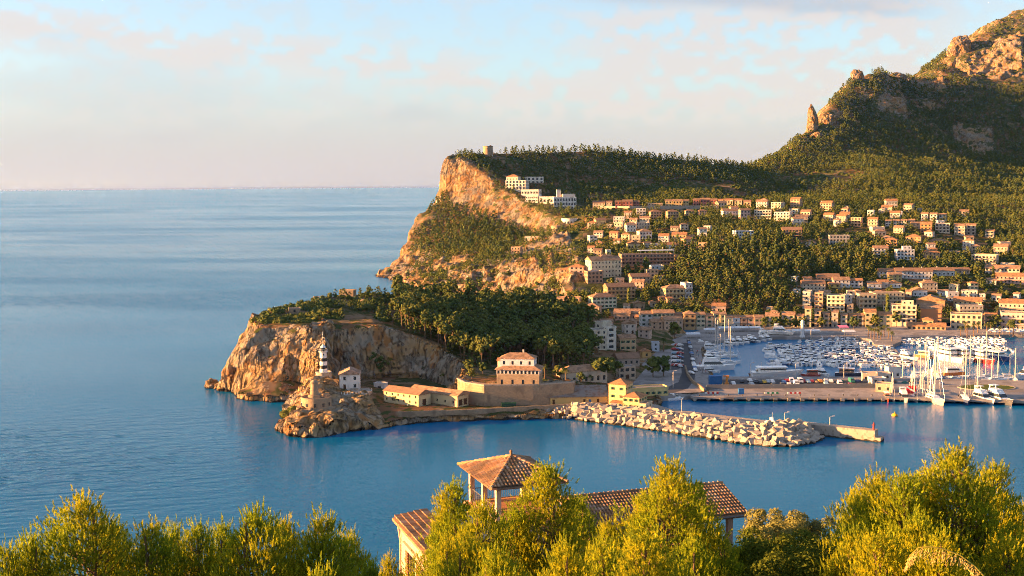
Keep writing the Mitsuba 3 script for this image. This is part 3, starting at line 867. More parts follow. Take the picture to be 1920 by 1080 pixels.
def house(zone, zx0, zx1, zt, zb, roof, wall, rcol, label, cat='house', name='town_house', yaw=None, fl='', storeys=None, depth=None, group=None, D=None):
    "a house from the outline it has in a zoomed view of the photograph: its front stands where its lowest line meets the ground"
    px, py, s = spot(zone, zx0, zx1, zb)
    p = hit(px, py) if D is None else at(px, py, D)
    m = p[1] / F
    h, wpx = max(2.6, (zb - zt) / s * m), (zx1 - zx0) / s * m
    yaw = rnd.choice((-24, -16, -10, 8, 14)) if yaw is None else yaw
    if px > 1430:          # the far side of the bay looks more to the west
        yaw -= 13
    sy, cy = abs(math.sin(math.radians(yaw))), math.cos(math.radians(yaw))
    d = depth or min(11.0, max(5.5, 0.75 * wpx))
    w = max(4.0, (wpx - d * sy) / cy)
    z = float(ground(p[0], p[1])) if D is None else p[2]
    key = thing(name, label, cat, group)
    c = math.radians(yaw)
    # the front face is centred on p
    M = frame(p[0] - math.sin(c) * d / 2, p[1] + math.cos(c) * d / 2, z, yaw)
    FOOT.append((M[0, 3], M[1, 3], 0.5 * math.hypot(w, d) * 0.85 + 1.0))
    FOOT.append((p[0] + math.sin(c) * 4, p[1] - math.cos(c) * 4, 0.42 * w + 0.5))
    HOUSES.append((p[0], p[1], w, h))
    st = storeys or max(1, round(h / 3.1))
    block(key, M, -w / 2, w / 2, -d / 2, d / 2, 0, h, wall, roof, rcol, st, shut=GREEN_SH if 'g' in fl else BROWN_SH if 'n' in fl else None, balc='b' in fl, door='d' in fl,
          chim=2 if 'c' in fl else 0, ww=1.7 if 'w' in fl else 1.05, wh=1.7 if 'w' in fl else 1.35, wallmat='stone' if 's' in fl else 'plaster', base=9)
    if 't' in fl:        # a roof pavilion
        block(key, M, -w * .1, w * .38, -d * .1, d * .35, h + 0.06, 2.5, wall, 'hip' if roof != 'flat' else 'flat', rcol, 1, nf=2, ns=1, base=0.0)
    return key


H = house

# terraces at the top of the town, from the left
H('a', 40, 135, 158, 195, 'gable', CREAM, RB, 'cream terraced house at the left end of the upper terrace street', 'terraced house', 'terraced_house', -8)
H('a', 140, 186, 152, 195, 'gable', CREAM, RB, 'narrow cream terraced house next to the first red terrace', 'terraced house', 'terraced_house', -8)
for n, (a, b, t) in enumerate(((205, 252, 150), (256, 334, 148), (337, 381, 150))):
    H('a', a, b, t, 192, 'gable', RED, RB, ('narrow red terraced house, first of the left red terrace', 'wide red terraced house in the middle of the left red terrace', 'narrow red terraced house, last of the left red terrace')[n], 'terraced house', 'terraced_house', -6, fl='w')
H('a', 440, 552, 163, 195, 'flat', TAN, RT, 'low beige terrace building between the red and the yellow terraces', 'house', 'terraced_house', -6)
for n, (a, b) in enumerate(((568, 618), (622, 690), (695, 740))):
    H('a', a, b, 142, 188, 'gable', YELLOW, RT, ('yellow terraced house with two window columns at the left of the yellow terrace', 'yellow terraced house in the middle of the yellow terrace', 'narrow yellow terraced house at the right of the yellow terrace')[n], 'terraced house', 'terraced_house', -6, fl='w')
for n, (a, b) in enumerate(((768, 815), (818, 892), (895, 941))):
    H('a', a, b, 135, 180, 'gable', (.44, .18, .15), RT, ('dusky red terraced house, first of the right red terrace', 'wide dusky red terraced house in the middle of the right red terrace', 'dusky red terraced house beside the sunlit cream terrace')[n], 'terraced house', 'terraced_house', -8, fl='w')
for n, (a, b) in enumerate(((946, 990), (993, 1062), (1066, 1126))):
    H('a', a, b, 138, 186, 'gable', (.66, .52, .33), RO, ('sunlit cream terraced house next to the right red terrace', 'wide sunlit cream terraced house in the bright terrace', 'sunlit cream terraced house at the end of the bright terrace')[n], 'terraced house', 'terraced_house', -12, fl='w')
H('a', 1130, 1190, 148, 200, 'gable', PEACH, RB, 'tall peach house just right of the bright terrace', yaw=-15, fl='w')
H('a', 1215, 1312, 150, 205, 'gable', WHITE, RT, 'stepped white house with a brown roof above the white apartment block', yaw=-20, fl='bt')
H('a', 1318, 1420, 155, 215, 'flat', (.64, .55, .42), RT, 'sunlit cream house with terraces in the upper row', yaw=-20, fl='bw')
H('a', 1460, 1552, 132, 190, 'gable', PEACH, RO, 'tall tan house standing highest at the right of the upper row', yaw=-18, fl='w')
# second row
H('a', 295, 336, 222, 250, 'flat', GREY, RG, 'small pale grey house below the left red terrace', yaw=-5)
H('a', 358, 428, 198, 262, 'flat', WHITE, RG, 'white apartment block with four rows of balconies in the shade', 'apartment block', 'apartment_block', -5, fl='bw')
H('a', 460, 548, 222, 280, 'hip', TAN, RB, 'tan apartment house with open loggias left of its twin', 'apartment block', 'apartment_block', 6, fl='bw')
H('a', 583, 669, 222, 285, 'hip', TAN, RB, 'tan apartment house with open loggias below the yellow terrace', 'apartment block', 'apartment_block', 6, fl='bw')
H('a', 715, 782, 215, 250, 'hip', PEACH, RB, 'peach villa in the shade below the right red terrace', 'villa', 'villa', 6, fl='w')
H('a', 810, 873, 215, 248, 'hip', PEACH, RB, 'peach villa beside dark trees in the second row', 'villa', 'villa', 6, fl='w')
H('a', 985, 1100, 215, 262, 'gable', WHITE, RB, 'white balcony block with a wide brown roof', 'apartment block', 'apartment_block', 4, fl='b')
H('a', 1110, 1187, 212, 282, 'gable', PINK, RB, 'dusky pink block with a brown roof next to the white balcony block', 'apartment block', 'apartment_block', 6, fl='w')
H('a', 1203, 1340, 212, 272, 'flat', (.68, .62, .52), RT, 'sunlit white block with long balconies, left of the modern white one', 'apartment block', 'apartment_block', -14, fl='bw')
H('a', 1342, 1478, 225, 290, 'flat', WHITE, RG, 'modern bright white block with long balconies', 'apartment block', 'apartment_block', -14, fl='bw')
H('a', 1535, 1625, 222, 275, 'gable', (.64, .52, .38), RT, 'sunlit cream row block with three rows of balconies', 'apartment block', 'apartment_block', -14, fl='bw')
# the gardens below
H('a', 0, 68, 300, 338, 'hip', (.62, .48, .36), RO, 'low peach villa below the white rotunda', 'villa', 'villa', -15)
H('a', 62, 148, 283, 315, 'gable', YELLOW, RB, 'ochre villa with a gable behind the low peach villa', 'villa', 'villa', 10)
H('a', 190, 268, 300, 350, 'flat', (.66, .52, .38), RO, 'sunlit cream villa with a square roof room', 'villa', 'villa', -18, fl='t')
H('a', 285, 364, 318, 365, 'gable', WHITE, RT, 'white villa with a terrace beside the beige block', 'villa', 'villa', 12)
H('a', 348, 466, 303, 345, 'flat', (.56, .46, .36), RT, 'wide beige block with a flat roof behind the arched house', 'apartment block', 'apartment_block', 12)
H('a', 376, 480, 365, 420, 'hip', WHITE, RT, 'white house with a hipped roof and a wide loggia', 'villa', 'villa', 10, fl='w')
H('a', 155, 232, 375, 415, 'gable', PEACH, RO, 'peach cottage left of the loggia house', 'villa', 'villa', -20)
H('a', 240, 318, 385, 426, 'hip', (.64, .50, .34), RO, 'sunlit cream cottage with a low hipped roof', 'villa', 'villa', -20)
H('a', 516, 600, 392, 425, 'hip', (.62, .50, .38), RO, 'cream bungalow left of the yellow house', 'villa', 'villa', -14)
H('a', 606, 728, 390, 436, 'gable', YELLOW, RO, 'bright yellow house with an orange roof in the gardens', 'villa', 'villa', -14, fl='c')
H('a', 697, 800, 420, 457, 'hip', PEACH, RO, 'peach bungalow with a broad orange roof', 'villa', 'villa', 10)
H('a', 295, 392, 452, 490, 'front', (.64, .48, .28), RB, 'yellow house with a broad gable above the long hotel', 'villa', 'villa', 6, fl='w')
H('a', 545, 655, 462, 492, 'gable', WHITE, RO, 'low white house with an orange roof behind the long hotel', 'villa', 'villa', 8)
H('a', 800, 872, 448, 502, 'flat', (.58, .44, .30), RO, 'three storey cream house at the edge of the wood', 'villa', 'villa', -12, fl='bw')
H('a', 948, 1000, 425, 448, 'hip', PEACH, RO, 'peach roof and gable rising out of the tree tops', 'villa', 'villa', -10)
H('a', 1072, 1215, 362, 425, 'flat', (.58, .62, .66), RG, 'modern pale blue and white villa in the shade above the wood', 'villa', 'villa', 8, fl='w')
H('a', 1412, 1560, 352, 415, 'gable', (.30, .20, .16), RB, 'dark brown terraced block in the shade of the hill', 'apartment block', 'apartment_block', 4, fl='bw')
H('a', 1515, 1562, 435, 458, 'hip', TAN, RO, 'small tan cottage among the pines below the brown terrace', 'villa', 'villa', -10)
H('a', 0, 60, 480, 520, 'gable', (.60, .50, .40), RO, 'small cream house at the left edge of the gardens', 'villa', 'villa', -14)
H('a', 42, 112, 500, 545, 'gable', TAN, RB, 'tan house just behind the big cream hotel', 'villa', 'villa', -14)
H('a', 140, 178, 498, 530, 'flat', WHITE, RG, 'small white cube house behind the big cream hotel', 'villa', 'villa', 6)
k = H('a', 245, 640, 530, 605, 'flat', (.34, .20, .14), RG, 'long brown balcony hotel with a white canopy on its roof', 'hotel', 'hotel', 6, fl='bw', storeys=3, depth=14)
k = H('a', 12, 272, 572, 697, 'gable', (.66, .55, .38), RT, 'big cream hotel with four rows of windows and a tiled roof', 'hotel', 'hotel', 18, fl='t', storeys=4, depth=13)
H('a', -4, 130, 655, 740, 'flat', (.36, .22, .15), (.16, .28, .42), 'unfinished tan block with open floors and a pale blue roof', 'building', 'apartment_block', 12, fl='w', depth=11)
H('a', 428, 526, 645, 697, 'flat', PEACH, RG, 'peach two storey block above the beige roofs', 'house', 'town_house', 10, fl='w')
H('a', 315, 470, 695, 745, 'gable', (.46, .36, .28), RB, 'beige house with a wide brown roof above the balcony apartments', yaw=10)
H('a', 318, 420, 730, 782, 'gable', PINK, RT, 'pinkish house with a tan roof behind the balcony apartments', yaw=-15)
H('a', 138, 365, 765, 850, 'gable', (.42, .28, .15), RB, 'tan apartment house with deep brown balconies', 'apartment block', 'apartment_block', 12, fl='bw', depth=11)
H('a', 28, 232, 838, 920, 'hip', (.58, .53, .40), RB, 'cream house with green shutters and a hipped brown roof', 'apartment block', 'apartment_block', 14, fl='gc', depth=11)
H('a', 555, 745, 775, 850, 'hip', (.56, .43, .25), RT, 'cream apartments with rows of arched loggias', 'apartment block', 'apartment_block', 14, fl='bw', depth=11)
H('a', 700, 778, 738, 846, 'flat', (.52, .53, .56), RG, 'white slab with side balconies joined to the cream apartments', 'apartment block', 'apartment_block', 14, fl='b', depth=10)
H('a', 342, 425, 885, 932, 'front', STONE, RT, 'small stone cottage with a gable in the gardens', 'house', 'cottage', 8, fl='s')
H('a', 462, 503, 878, 912, 'hip', STONE, RO, 'tiny brown cottage beside red flowering bushes', 'house', 'cottage', 8)
H('a', 0, 105, 912, 975, 'hip', (.50, .36, .26), RO, 'peach house above the old town roofs', yaw=-12)
# old town roofs by the road, from the photograph's lower left
for z in (('c', 845, 1035, 75, 160, 'flat', PEACH, RO, 'orange apartment block half hidden by the pines', 'apartment block', 'apartment_block', -10, 'bw'),
          ('c', 1040, 1182, 140, 205, 'hip', (.52, .40, .30), RT, 'peach house beside the pine wood', 'house', 'town_house', -14, ''),
          ('c', 1180, 1280, 245, 292, 'gable', PINK, RT, 'pink house behind the white flats', 'house', 'town_house', 10, ''),
          ('c', 1270, 1400, 190, 235, 'gable', (.46, .33, .24), RT, 'long tan roof at the left of the old town', 'house', 'town_house', -8, ''),
          ('c', 1345, 1440, 262, 335, 'front', (.60, .53, .46), RT, 'whitish gabled house in the old town lane', 'house', 'town_house', 10, 'd'),
          ('c', 1310, 1450, 365, 455, 'gable', (.48, .36, .22), RT, 'tan house with green shutters in the old town lane', 'house', 'town_house', 12, 'g'),
          ('c', 1440, 1545, 305, 365, 'gable', (.46, .36, .30), RT, 'greyish house with a tan roof in the middle of the old town', 'house', 'town_house', -20, ''),
          ('c', 1478, 1552, 462, 505, 'front', (.52, .34, .14), RO, 'ochre gabled house above the two round pines', 'house', 'town_house', 6, ''),
          ('c', 1290, 1480, 510, 560, 'gable', (.36, .30, .25), RB, 'brown roofed house behind the broad umbrella pine', 'house', 'town_house', 12, ''),
          ('c', 1300, 1450, 575, 660, 'flat', (.42, .34, .26), RG, 'stepped stone house with a flat terrace beside the broad pine', 'house', 'town_house', 14, 'dw'),
          ('c', 1420, 1520, 215, 262, 'gable', PEACH, RO, 'peach house with a steep orange roof in the old town', 'house', 'town_house', -14, ''),
          ('c', 1545, 1640, 245, 290, 'gable', (.44, .32, .24), RT, 'brown house behind the dark round tree', 'house', 'town_house', 8, 'g'),
          ('c', 1560, 1600, 400, 462, 'flat', (.45, .52, .60), RG, 'small pale blue kiosk building by the parking area', 'house', 'town_house', 0, ''),
          ('a', 55, 150, 1022, 1065, 'flat', (.58, .52, .42), RG, 'cream flat roofed house at the left of the waterfront row', 'house', 'town_house', 8, ''),
          ('a', 270, 362, 1018, 1075, 'front', (.54, .38, .30), RT, 'peach gabled house low in the old town', 'house', 'town_house', -14, ''),
          ('a', 460, 560, 1020, 1075, 'hip', (.48, .34, .24), RT, 'tan hipped house behind the dark tree on the waterfront', 'house', 'town_house', -14, ''),
          ('a', 555, 705, 1005, 1078, 'gable', (.50, .36, .26), RT, 'tan house low beside the brown red balconies', 'house', 'town_house', 8, ''),
          ('a', 195, 392, 955, 1000, 'gable', (.46, .33, .24), RT, 'long low house with a rusty roof at the left of the waterfront', 'house', 'town_house', -6, '')):
    H(*z[:9], z[9], z[10], z[11], fl=z[12])
# the waterfront row, from the left
WF = ((390, 480, 962, 1040, 'gable', (.52, .52, .52), RT, 'pale house with green shutters at the left of the waterfront row', 'g'), (482, 632, 955, 1035, 'gable', (.50, .44, .36), RT, 'long cream house with many green shutters in the waterfront row', 'g'),
      (634, 700, 975, 1045, 'gable', (.44, .34, .28), RB, 'narrow brown house beside the tall gable on the waterfront', 'n'), (702, 790, 960, 1062, 'hip', (.50, .34, .17), RT, 'tall ochre house with brown red awnings on its balconies', 'bn'),
      (792, 860, 965, 1062, 'gable', (.58, .48, .34), RT, 'tall cream house with green shutters and a white terrace', 'g'), (862, 915, 975, 1062, 'gable', (.42, .34, .27), RT, 'tan house right of the tall cream one', 'g'),
      (917, 966, 958, 1062, 'gable', SAGE, RT, 'tall grey green house with green shutters', 'g'), (968, 1006, 962, 1062, 'gable', (.56, .44, .22), RT, 'narrow yellow house with shutters on the waterfront', 'g'),
      (1008, 1050, 982, 1062, 'gable', (.40, .40, .34), RT, 'grey house with green shutters left of the white and blue one', 'g'), (1052, 1112, 985, 1062, 'gable', (.54, .58, .62), RO, 'white and blue house on the waterfront', 'b'),
      (1114, 1160, 985, 1062, 'gable', (.42, .30, .22), RT, 'brown house with wooden balconies', 'bn'), (1162, 1212, 985, 1062, 'gable', (.46, .33, .27), RT, 'pinkish brown house with green shutters', 'g'),
      (1214, 1282, 985, 1062, 'gable', (.45, .35, .28), RT, 'greyish tan house left of the raised roof', 'g'), (1284, 1398, 975, 1062, 'gable', (.47, .38, .31), RT, 'wide tan house with a raised tiled roof', 'gt'),
      (1400, 1512, 968, 1062, 'gable', (.48, .40, .32), RT, 'wide beige house with a long even roof', 'g'), (1514, 1572, 975, 1062, 'gable', (.45, .37, .28), RT, 'beige house at the foot of the white tower block', 'g'),
      (1574, 1625, 918, 1062, 'gable', (.58, .48, .32), RT, 'tall cream house in front of the white tower block', 'g'))
for a, b, t, bt, rf, wl, rc, lab, fl in WF:
    H('a', a, b, t, max(bt, 1052), rf, wl, rc, lab, yaw=rnd.choice((-3, 0, 3)), fl=fl, depth=8.5)
WF2 = ((94, 160, 940, 1062, 'gable', (.50, .38, .27), RT, 'brownish house with balconies right of the white tower block', 'b'), (160, 216, 960, 1062, 'gable', (.46, .36, .26), RT, 'tan house with a deep loggia on the waterfront', 'n'),
       (218, 284, 945, 1062, 'gable', (.46, .42, .36), RT, 'tall grey house with balconies above the pink awning', 'b'), (286, 348, 968, 1062, 'gable', (.52, .46, .40), RT, 'pale house right above the pink awning', 'g'),
       (350, 410, 972, 1062, 'gable', (.54, .42, .32), RO, 'peach roofed house behind a plane tree', 'g'), (412, 460, 970, 1062, 'gable', (.50, .40, .28), RT, 'narrow tan house between two plane trees', 'n'),
       (462, 556, 945, 1062, 'gable', (.60, .46, .28), RO, 'ochre house with an orange roof and green shutters', 'g'), (558, 668, 968, 1062, 'gable', (.58, .44, .28), RO, 'wide yellow house with an orange roof by the round plane trees', 'g'))
for a, b, t, bt, rf, wl, rc, lab, fl in WF2:
    H('b', a, b, t, 1062, rf, wl, rc, lab, yaw=rnd.choice((-4, 0, 3)), fl=fl, depth=8.5)
A = 'apartment block'
for z in ((0, 92, 800, 925, 'flat', (.60, .58, .52), RG, 'white tower block with balconies at the back of the harbour', 'b', -6, 12), (90, 176, 808, 930, 'flat', (.58, .42, .29), RT, 'peach apartment slab beside the white tower block', 'n', -6, 9),
          (178, 336, 830, 945, 'flat', (.68, .60, .46), RT, 'sunlit cream apartments with long glazed balconies', 'bw', -8, 11), (334, 378, 825, 905, 'flat', (.50, .53, .54), RG, 'narrow bluish white block behind the sunlit cream apartments', '', 8, 8),
          (338, 388, 895, 955, 'flat', (.50, .40, .30), RT, 'small tan block with a balcony below the bluish white one', 'b', 8, 8), (425, 556, 820, 922, 'flat', (.58, .48, .34), RT, 'cream apartments with green awnings', 'bw', 10, 10),
          (527, 756, 808, 892, 'flat', (.56, .46, .32), RT, 'long cream apartments with balconies behind the cypress', 'b', 12, 11), (652, 850, 905, 1035, 'flat', (.68, .60, .46), RT, 'big sunlit white apartments with dark balconies on the front', 'bwt', -4, 11),
          (1075, 1326, 965, 1075, 'flat', (.62, .50, .36), RT, 'long sunlit cream apartments on the promenade', 'w', -6, 13), (1098, 1322, 868, 925, 'gable', (.58, .42, .22), RO, 'yellow gabled block behind the promenade apartments', '', -10, 12),
          (1150, 1325, 900, 965, 'flat', (.66, .57, .44), RT, 'white block with a big gable wall behind the promenade apartments', 'b', 10, 10), (1156, 1292, 800, 850, 'flat', (.66, .62, .56), RG, 'bright white flat roofed block at the foot of the hill', '', -8, 10),
          (1328, 1432, 975, 1065, 'gable', (.50, .36, .26), RO, 'tan house between the cream apartments and the pinkish hotel', 'g', -4, 9), (1440, 1640, 955, 1075, 'flat', (.66, .52, .45), RT, 'pinkish white hotel on the promenade at the right edge', 'b', -6, 13),
          (1432, 1640, 885, 955, 'gable', (.64, .52, .42), RO, 'pinkish upper block behind the promenade hotel', 'b', -6, 11), (1010, 1060, 1040, 1075, 'flat', (.56, .38, .26), RT, 'low tan building right of the hipped tower', '', 0, 8)):
    H('b', *z[:8], A, 'apartment_block', z[9], fl=z[8], depth=z[10])
H('b', 850, 1040, 925, 1030, 'gable', BRICK, RT, 'big bare brick warehouse with a low gable', 'warehouse', 'warehouse', -8, depth=14, storeys=1)
H('b', 825, 1060, 862, 915, 'front', (.44, .25, .13), RT, 'brick building with a broad gable behind the brick warehouse', 'warehouse', 'warehouse', -8, depth=14, storeys=1)
H('b', 770, 1055, 1050, 1082, 'gable', (.52, .36, .22), RO, 'low tiled harbour hall joined to the hipped tower', 'hall', 'harbour_hall', -4, depth=9, storeys=1, fl='w')
H('b', 877, 972, 1005, 1078, 'hip', (.60, .44, .25), RO, 'square ochre tower with an orange hipped roof and green shutters', 'tower', 'harbour_tower', -4, depth=8, storeys=2, fl='g')
# villas and blocks on the right of the hill
for z in ((130, 240, 160, 215, 'gable', (.62, .45, .30), RO, 'sunlit orange villa standing highest among the pines', 'w', -18), (155, 250, 245, 287, 'gable', (.64, .55, .44), RO, 'cream villa with an orange roof in the sunlit row', '', -18),
          (250, 340, 255, 302, 'gable', (.66, .58, .44), RO, 'sunlit white villa with an orange roof and a terrace', 'b', -16), (355, 452, 265, 328, 'flat', (.58, .39, .25), RT, 'peach block with a dark stone base in the sunlit row', 'bw', -14),
          (478, 538, 212, 266, 'flat', (.68, .66, .62), RG, 'bright white cube house', 'w', -14), (480, 567, 275, 340, 'gable', (.58, .47, .34), RO, 'cream house right below the white cube house', 'b', -10),
          (575, 675, 190, 220, 'gable', (.56, .44, .34), RO, 'pinkish cottage high among the trees', '', -14), (682, 742, 220, 246, 'flat', (.60, .62, .64), RG, 'small pale blue cottage high on the hill', '', 6),
          (860, 960, 312, 376, 'gable', (.54, .28, .13), RO, 'orange block with dark loggias right of the long white terrace', 'bw', -10), (968, 1090, 308, 375, 'flat', (.62, .52, .42), RT, 'white block with three rows of loggias', 'bw', -6),
          (1105, 1200, 325, 392, 'gable', (.60, .50, .40), RT, 'cream block, left half of a pair with stepped roofs', 'b', -10), (1198, 1275, 320, 390, 'gable', (.56, .47, .40), RT, 'cream block, right half of a pair with stepped roofs', 'bw', -6),
          (590, 712, 425, 470, 'hip', (.56, .32, .15), RO, 'orange villa with arches and a hipped roof', 'w', -12), (752, 885, 405, 450, 'hip', (.56, .34, .18), RO, 'wide orange villa with a hipped roof', '', -12),
          (932, 1080, 437, 468, 'hip', (.38, .28, .22), RB, 'low villa with a broad dark brown roof', 'w', 8), (1165, 1265, 430, 475, 'hip', (.64, .58, .52), RO, 'white villa with an orange roof beside a golden tree', '', -14),
          (530, 640, 485, 552, 'gable', (.60, .60, .60), RT, 'white villa with a flat terrace, left of the modern one', 'bw', 6), (700, 830, 498, 570, 'flat', (.58, .60, .64), RG, 'modern white villa with square towers and a pool', 'wt', 8),
          (900, 1015, 515, 562, 'hip', (.54, .33, .18), RO, 'orange villa with a small roof pavilion', 't', 6), (212, 360, 395, 465, 'flat', (.32, .32, .32), RG, 'grey concrete shell of an unfinished house', 'w', 6),
          (30, 110, 442, 477, 'hip', (.60, .54, .48), RT, 'small white cottage in front of the concrete shell', '', -12), (1230, 1425, 535, 597, 'flat', (.62, .50, .38), RT, 'sunlit cream apartments with stepped balconies', 'bw', -20),
          (1385, 1512, 475, 530, 'gable', (.52, .40, .30), RT, 'tan villa beside two tall palms', '', -14), (570, 690, 655, 700, 'gable', (.50, .50, .50), RB, 'white cottage at the left end of the long row', '', 6),
          (690, 960, 652, 705, 'gable', (.52, .54, .56), RB, 'long white row of cottages with chimneys', 'c', 6), (962, 1120, 650, 685, 'gable', (.52, .53, .54), RB, 'white row cottages in the middle of the long row', 'c', 6),
          (1112, 1232, 648, 672, 'gable', (.46, .36, .28), RB, 'low brown roofed end of the long row', '', 6), (640, 740, 680, 727, 'gable', (.40, .34, .14), RT, 'olive yellow house in front of the long row', '', 6),
          (1335, 1590, 632, 682, 'gable', (.64, .52, .42), RT, 'long cream building with a tiled roof among cypresses', 'w', -10), (1440, 1560, 600, 640, 'flat', (.64, .56, .46), RT, 'white upper block above the long cream building', 'w', -10),
          (1412, 1640, 690, 742, 'gable', (.60, .38, .32), RO, 'long pink apartments with balconies at the right edge', 'b', -8), (1340, 1425, 720, 748, 'gable', (.56, .55, .54), RT, 'low white cottage left of the pink apartments', '', -8),
          (15, 186, 745, 792, 'gable', (.54, .46, .36), RB, 'cream house with a brown roof above the white tower block', '', 8), (120, 290, 695, 722, 'gable', (.38, .29, .23), RB, 'long brown roof at the edge of the dark wood', '', 6),
          (210, 292, 748, 772, 'gable', (.54, .42, .15), RT, 'small yellow cottage with arches', 'w', 8), (240, 362, 718, 770, 'gable', (.56, .57, .58), RT, 'white house with a tiled roof beside the yellow cottage', '', 8),
          (362, 455, 722, 772, 'gable', (.54, .52, .52), RO, 'white house with arches and an orange roof', 'w', 8), (488, 592, 745, 776, 'gable', (.50, .55, .62), RT, 'bluish white cottage with blue shutters', '', 8),
          (565, 642, 728, 772, 'gable', (.46, .40, .36), RO, 'brown roofed cottage left of the white barn', '', 8), (645, 735, 738, 772, 'front', (.56, .58, .60), RT, 'white barn with a gable', '', 10),
          (815, 922, 788, 832, 'front', (.62, .63, .64), RT, 'plain white gable wall above the brick gable', '', 10), (880, 996, 738, 792, 'hip', (.50, .44, .34), RT, 'square beige house with a hipped roof and a chimney', 'c', 10),
          (1002, 1076, 798, 832, 'gable', (.56, .58, .60), RT, 'small white house left of the bright white block', '', 8), (1066, 1150, 802, 868, 'flat', (.52, .52, .52), RT, 'greyish white block with balconies beside the street', 'b', 8)):
    H('b', *z[:8], 'villa' if z[3] - z[2] < 60 else A, 'villa' if z[3] - z[2] < 60 else 'apartment_block', z[9], fl=z[8])
for n, a in enumerate((612, 668, 724, 780)):
    H('b', a, a + 53, 290 - 2 * n, 326, 'gable', (.66, .60, .54), RT, ('white house with a deep arch at the left end of the long white terrace', 'white arched house second from the left in the long white terrace', 'white arched house third from the left in the long white terrace', 'white house with a deep arch at the right end of the long white terrace')[n], 'terraced house', 'terraced_house', -8, fl='w')
for n, (a, b, t) in enumerate(((868, 930, 238), (932, 995, 240), (997, 1060, 245))):
    H('b', a, b, t, 286, 'gable', (.68, .66, .62), RT, ('white hillside house with arches at the left of the upper trio', 'white hillside house in the middle of the upper trio', 'white hillside house at the right of the upper trio')[n], 'house', 'terraced_house', -12, fl='bw')

for z in (('a', 140, 186, 318, 335, 'flat', (.56, .50, .44), RG, 'tiny pale cube house between the two peach villas', -12), ('a', 60, 112, 440, 462, 'hip', PEACH, RO, 'small peach roof among trees left of the arched yellow house', -12), ('a', 415, 470, 448, 478, 'gable', (.58, .55, .52), RB, 'whitish cottage right of the arched yellow house', 8),
          ('a', 470, 535, 455, 485, 'flat', (.46, .50, .56), RG, 'pale blue low house behind the long brown hotel', 8), ('a', 690, 742, 468, 492, 'hip', PINK, RO, 'pinkish cottage at the right end of the long brown hotel', -10), ('a', 640, 700, 535, 572, 'flat', (.40, .26, .18), RT, 'brown annexe at the right end of the long brown hotel', 6),
          ('a', 462, 560, 612, 640, 'flat', (.46, .54, .60), RG, 'pale blue pool building below the long brown hotel', 6), ('a', 515, 570, 692, 722, 'gable', (.56, .54, .50), RB, 'small white house right of the peach two storey block', 8), ('a', 210, 275, 705, 742, 'flat', (.54, .42, .32), RT, 'beige low house below the big cream hotel', 8),
          ('a', 520, 580, 842, 868, 'hip', (.42, .30, .24), RO, 'brown cottage roof left of the arched apartments', 8), ('a', 580, 625, 850, 880, 'gable', (.44, .26, .2), RO, 'small reddish roof below the arched apartments', 8), ('a', 900, 1010, 905, 950, 'gable', (.56, .42, .36), RO, 'pinkish house with a terrace behind the grey green house', -8),
          ('a', 1295, 1345, 920, 950, 'flat', (.60, .52, .42), RT, 'small cream roof terrace behind the raised tiled roof', -8), ('a', 1570, 1618, 435, 462, 'hip', (.62, .55, .48), RO, 'small white cottage at the edge of the wood under the brown terrace', -10), ('b', 845, 892, 208, 222, 'gable', (.44, .40, .36), RG, 'grey roofed hut left of the upper white trio', 6),
          ('b', 1060, 1165, 512, 532, 'flat', (.42, .34, .28), RT, 'low brown garden building right of the orange villa with a pavilion', -8), ('b', 300, 350, 180, 198, 'flat', (.50, .42, .34), RT, 'low tan garden house right of the highest orange villa', -10), ('b', 1275, 1330, 545, 580, 'hip', (.60, .52, .42), RO, 'cream villa behind the stepped balcony apartments', -16),
          ('b', 690, 752, 812, 862, 'flat', (.52, .53, .55), RG, 'bluish white block right of the long cream apartments', 8), ('b', 756, 812, 800, 842, 'gable', (.50, .40, .30), RT, 'tan house between the bluish block and the brick gable', -8), ('b', 1290, 1345, 820, 870, 'flat', (.56, .56, .56), RG, 'narrow white block right of the bright white block', -6), ('b', 400, 440, 795, 830, 'hip', (.52, .38, .26), RT, 'tan hipped house above the cream apartments with awnings', 8)):
    H(*z[:9], 'cottage', 'cottage', z[9])

# further small houses that crowd the gardens and lanes between those above
for zone, n, lab in ((((1108, 405), (1330, 420), (1330, 478), (1200, 470), (1110, 472)), 16, 'small pale house tucked among the villas below the cliff hotel'), (((1340, 380), (1480, 385), (1640, 395), (1640, 428), (1480, 425), (1345, 408)), 10, 'small pale house between the sunlit blocks of the upper rows'),
                     (((1640, 382), (1830, 400), (1905, 480), (1650, 470)), 18, 'small pale house among the trees on the far side of the hill'), (((1115, 525), (1290, 548), (1290, 592), (1115, 580)), 14, 'small pale house in the lanes above the old town roofs'), (((1485, 525), (1915, 548), (1915, 592), (1495, 578)), 20, 'small pale house crowded behind the harbour apartments')):
    pg, done, tries = Polygon(zone), 0, 0
    while done < n and tries < 600:
        tries += 1
        px, py = rnd.uniform(1100, 1920), rnd.uniform(375, 600)
        if not pg.contains(Point(px, py)):
            continue
        wpx, hpx = rnd.uniform(13, 24), rnd.uniform(8, 13)
        q = hit(px, py)
        if any(abs(q[0] - a) < (b_ + wpx * q[1] / F) * .5 + 1 and abs(q[1] - c) < 14 for a, c, b_, _ in HOUSES):
            continue
        done += 1
        H('p', px - wpx / 2, px + wpx / 2, py - hpx, py, rnd.choice(('gable', 'hip', 'flat', 'gable')), rnd.choice((WHITE, CREAM, (.62, .50, .40), (.60, .44, .34), WHITE, (.64, .56, .46))), rnd.choice((RT, RO, RT)), lab, 'house', 'small_house', group=lab.replace('house', 'houses', 1), fl=rnd.choice(('', 'g', 'w', 'b')))

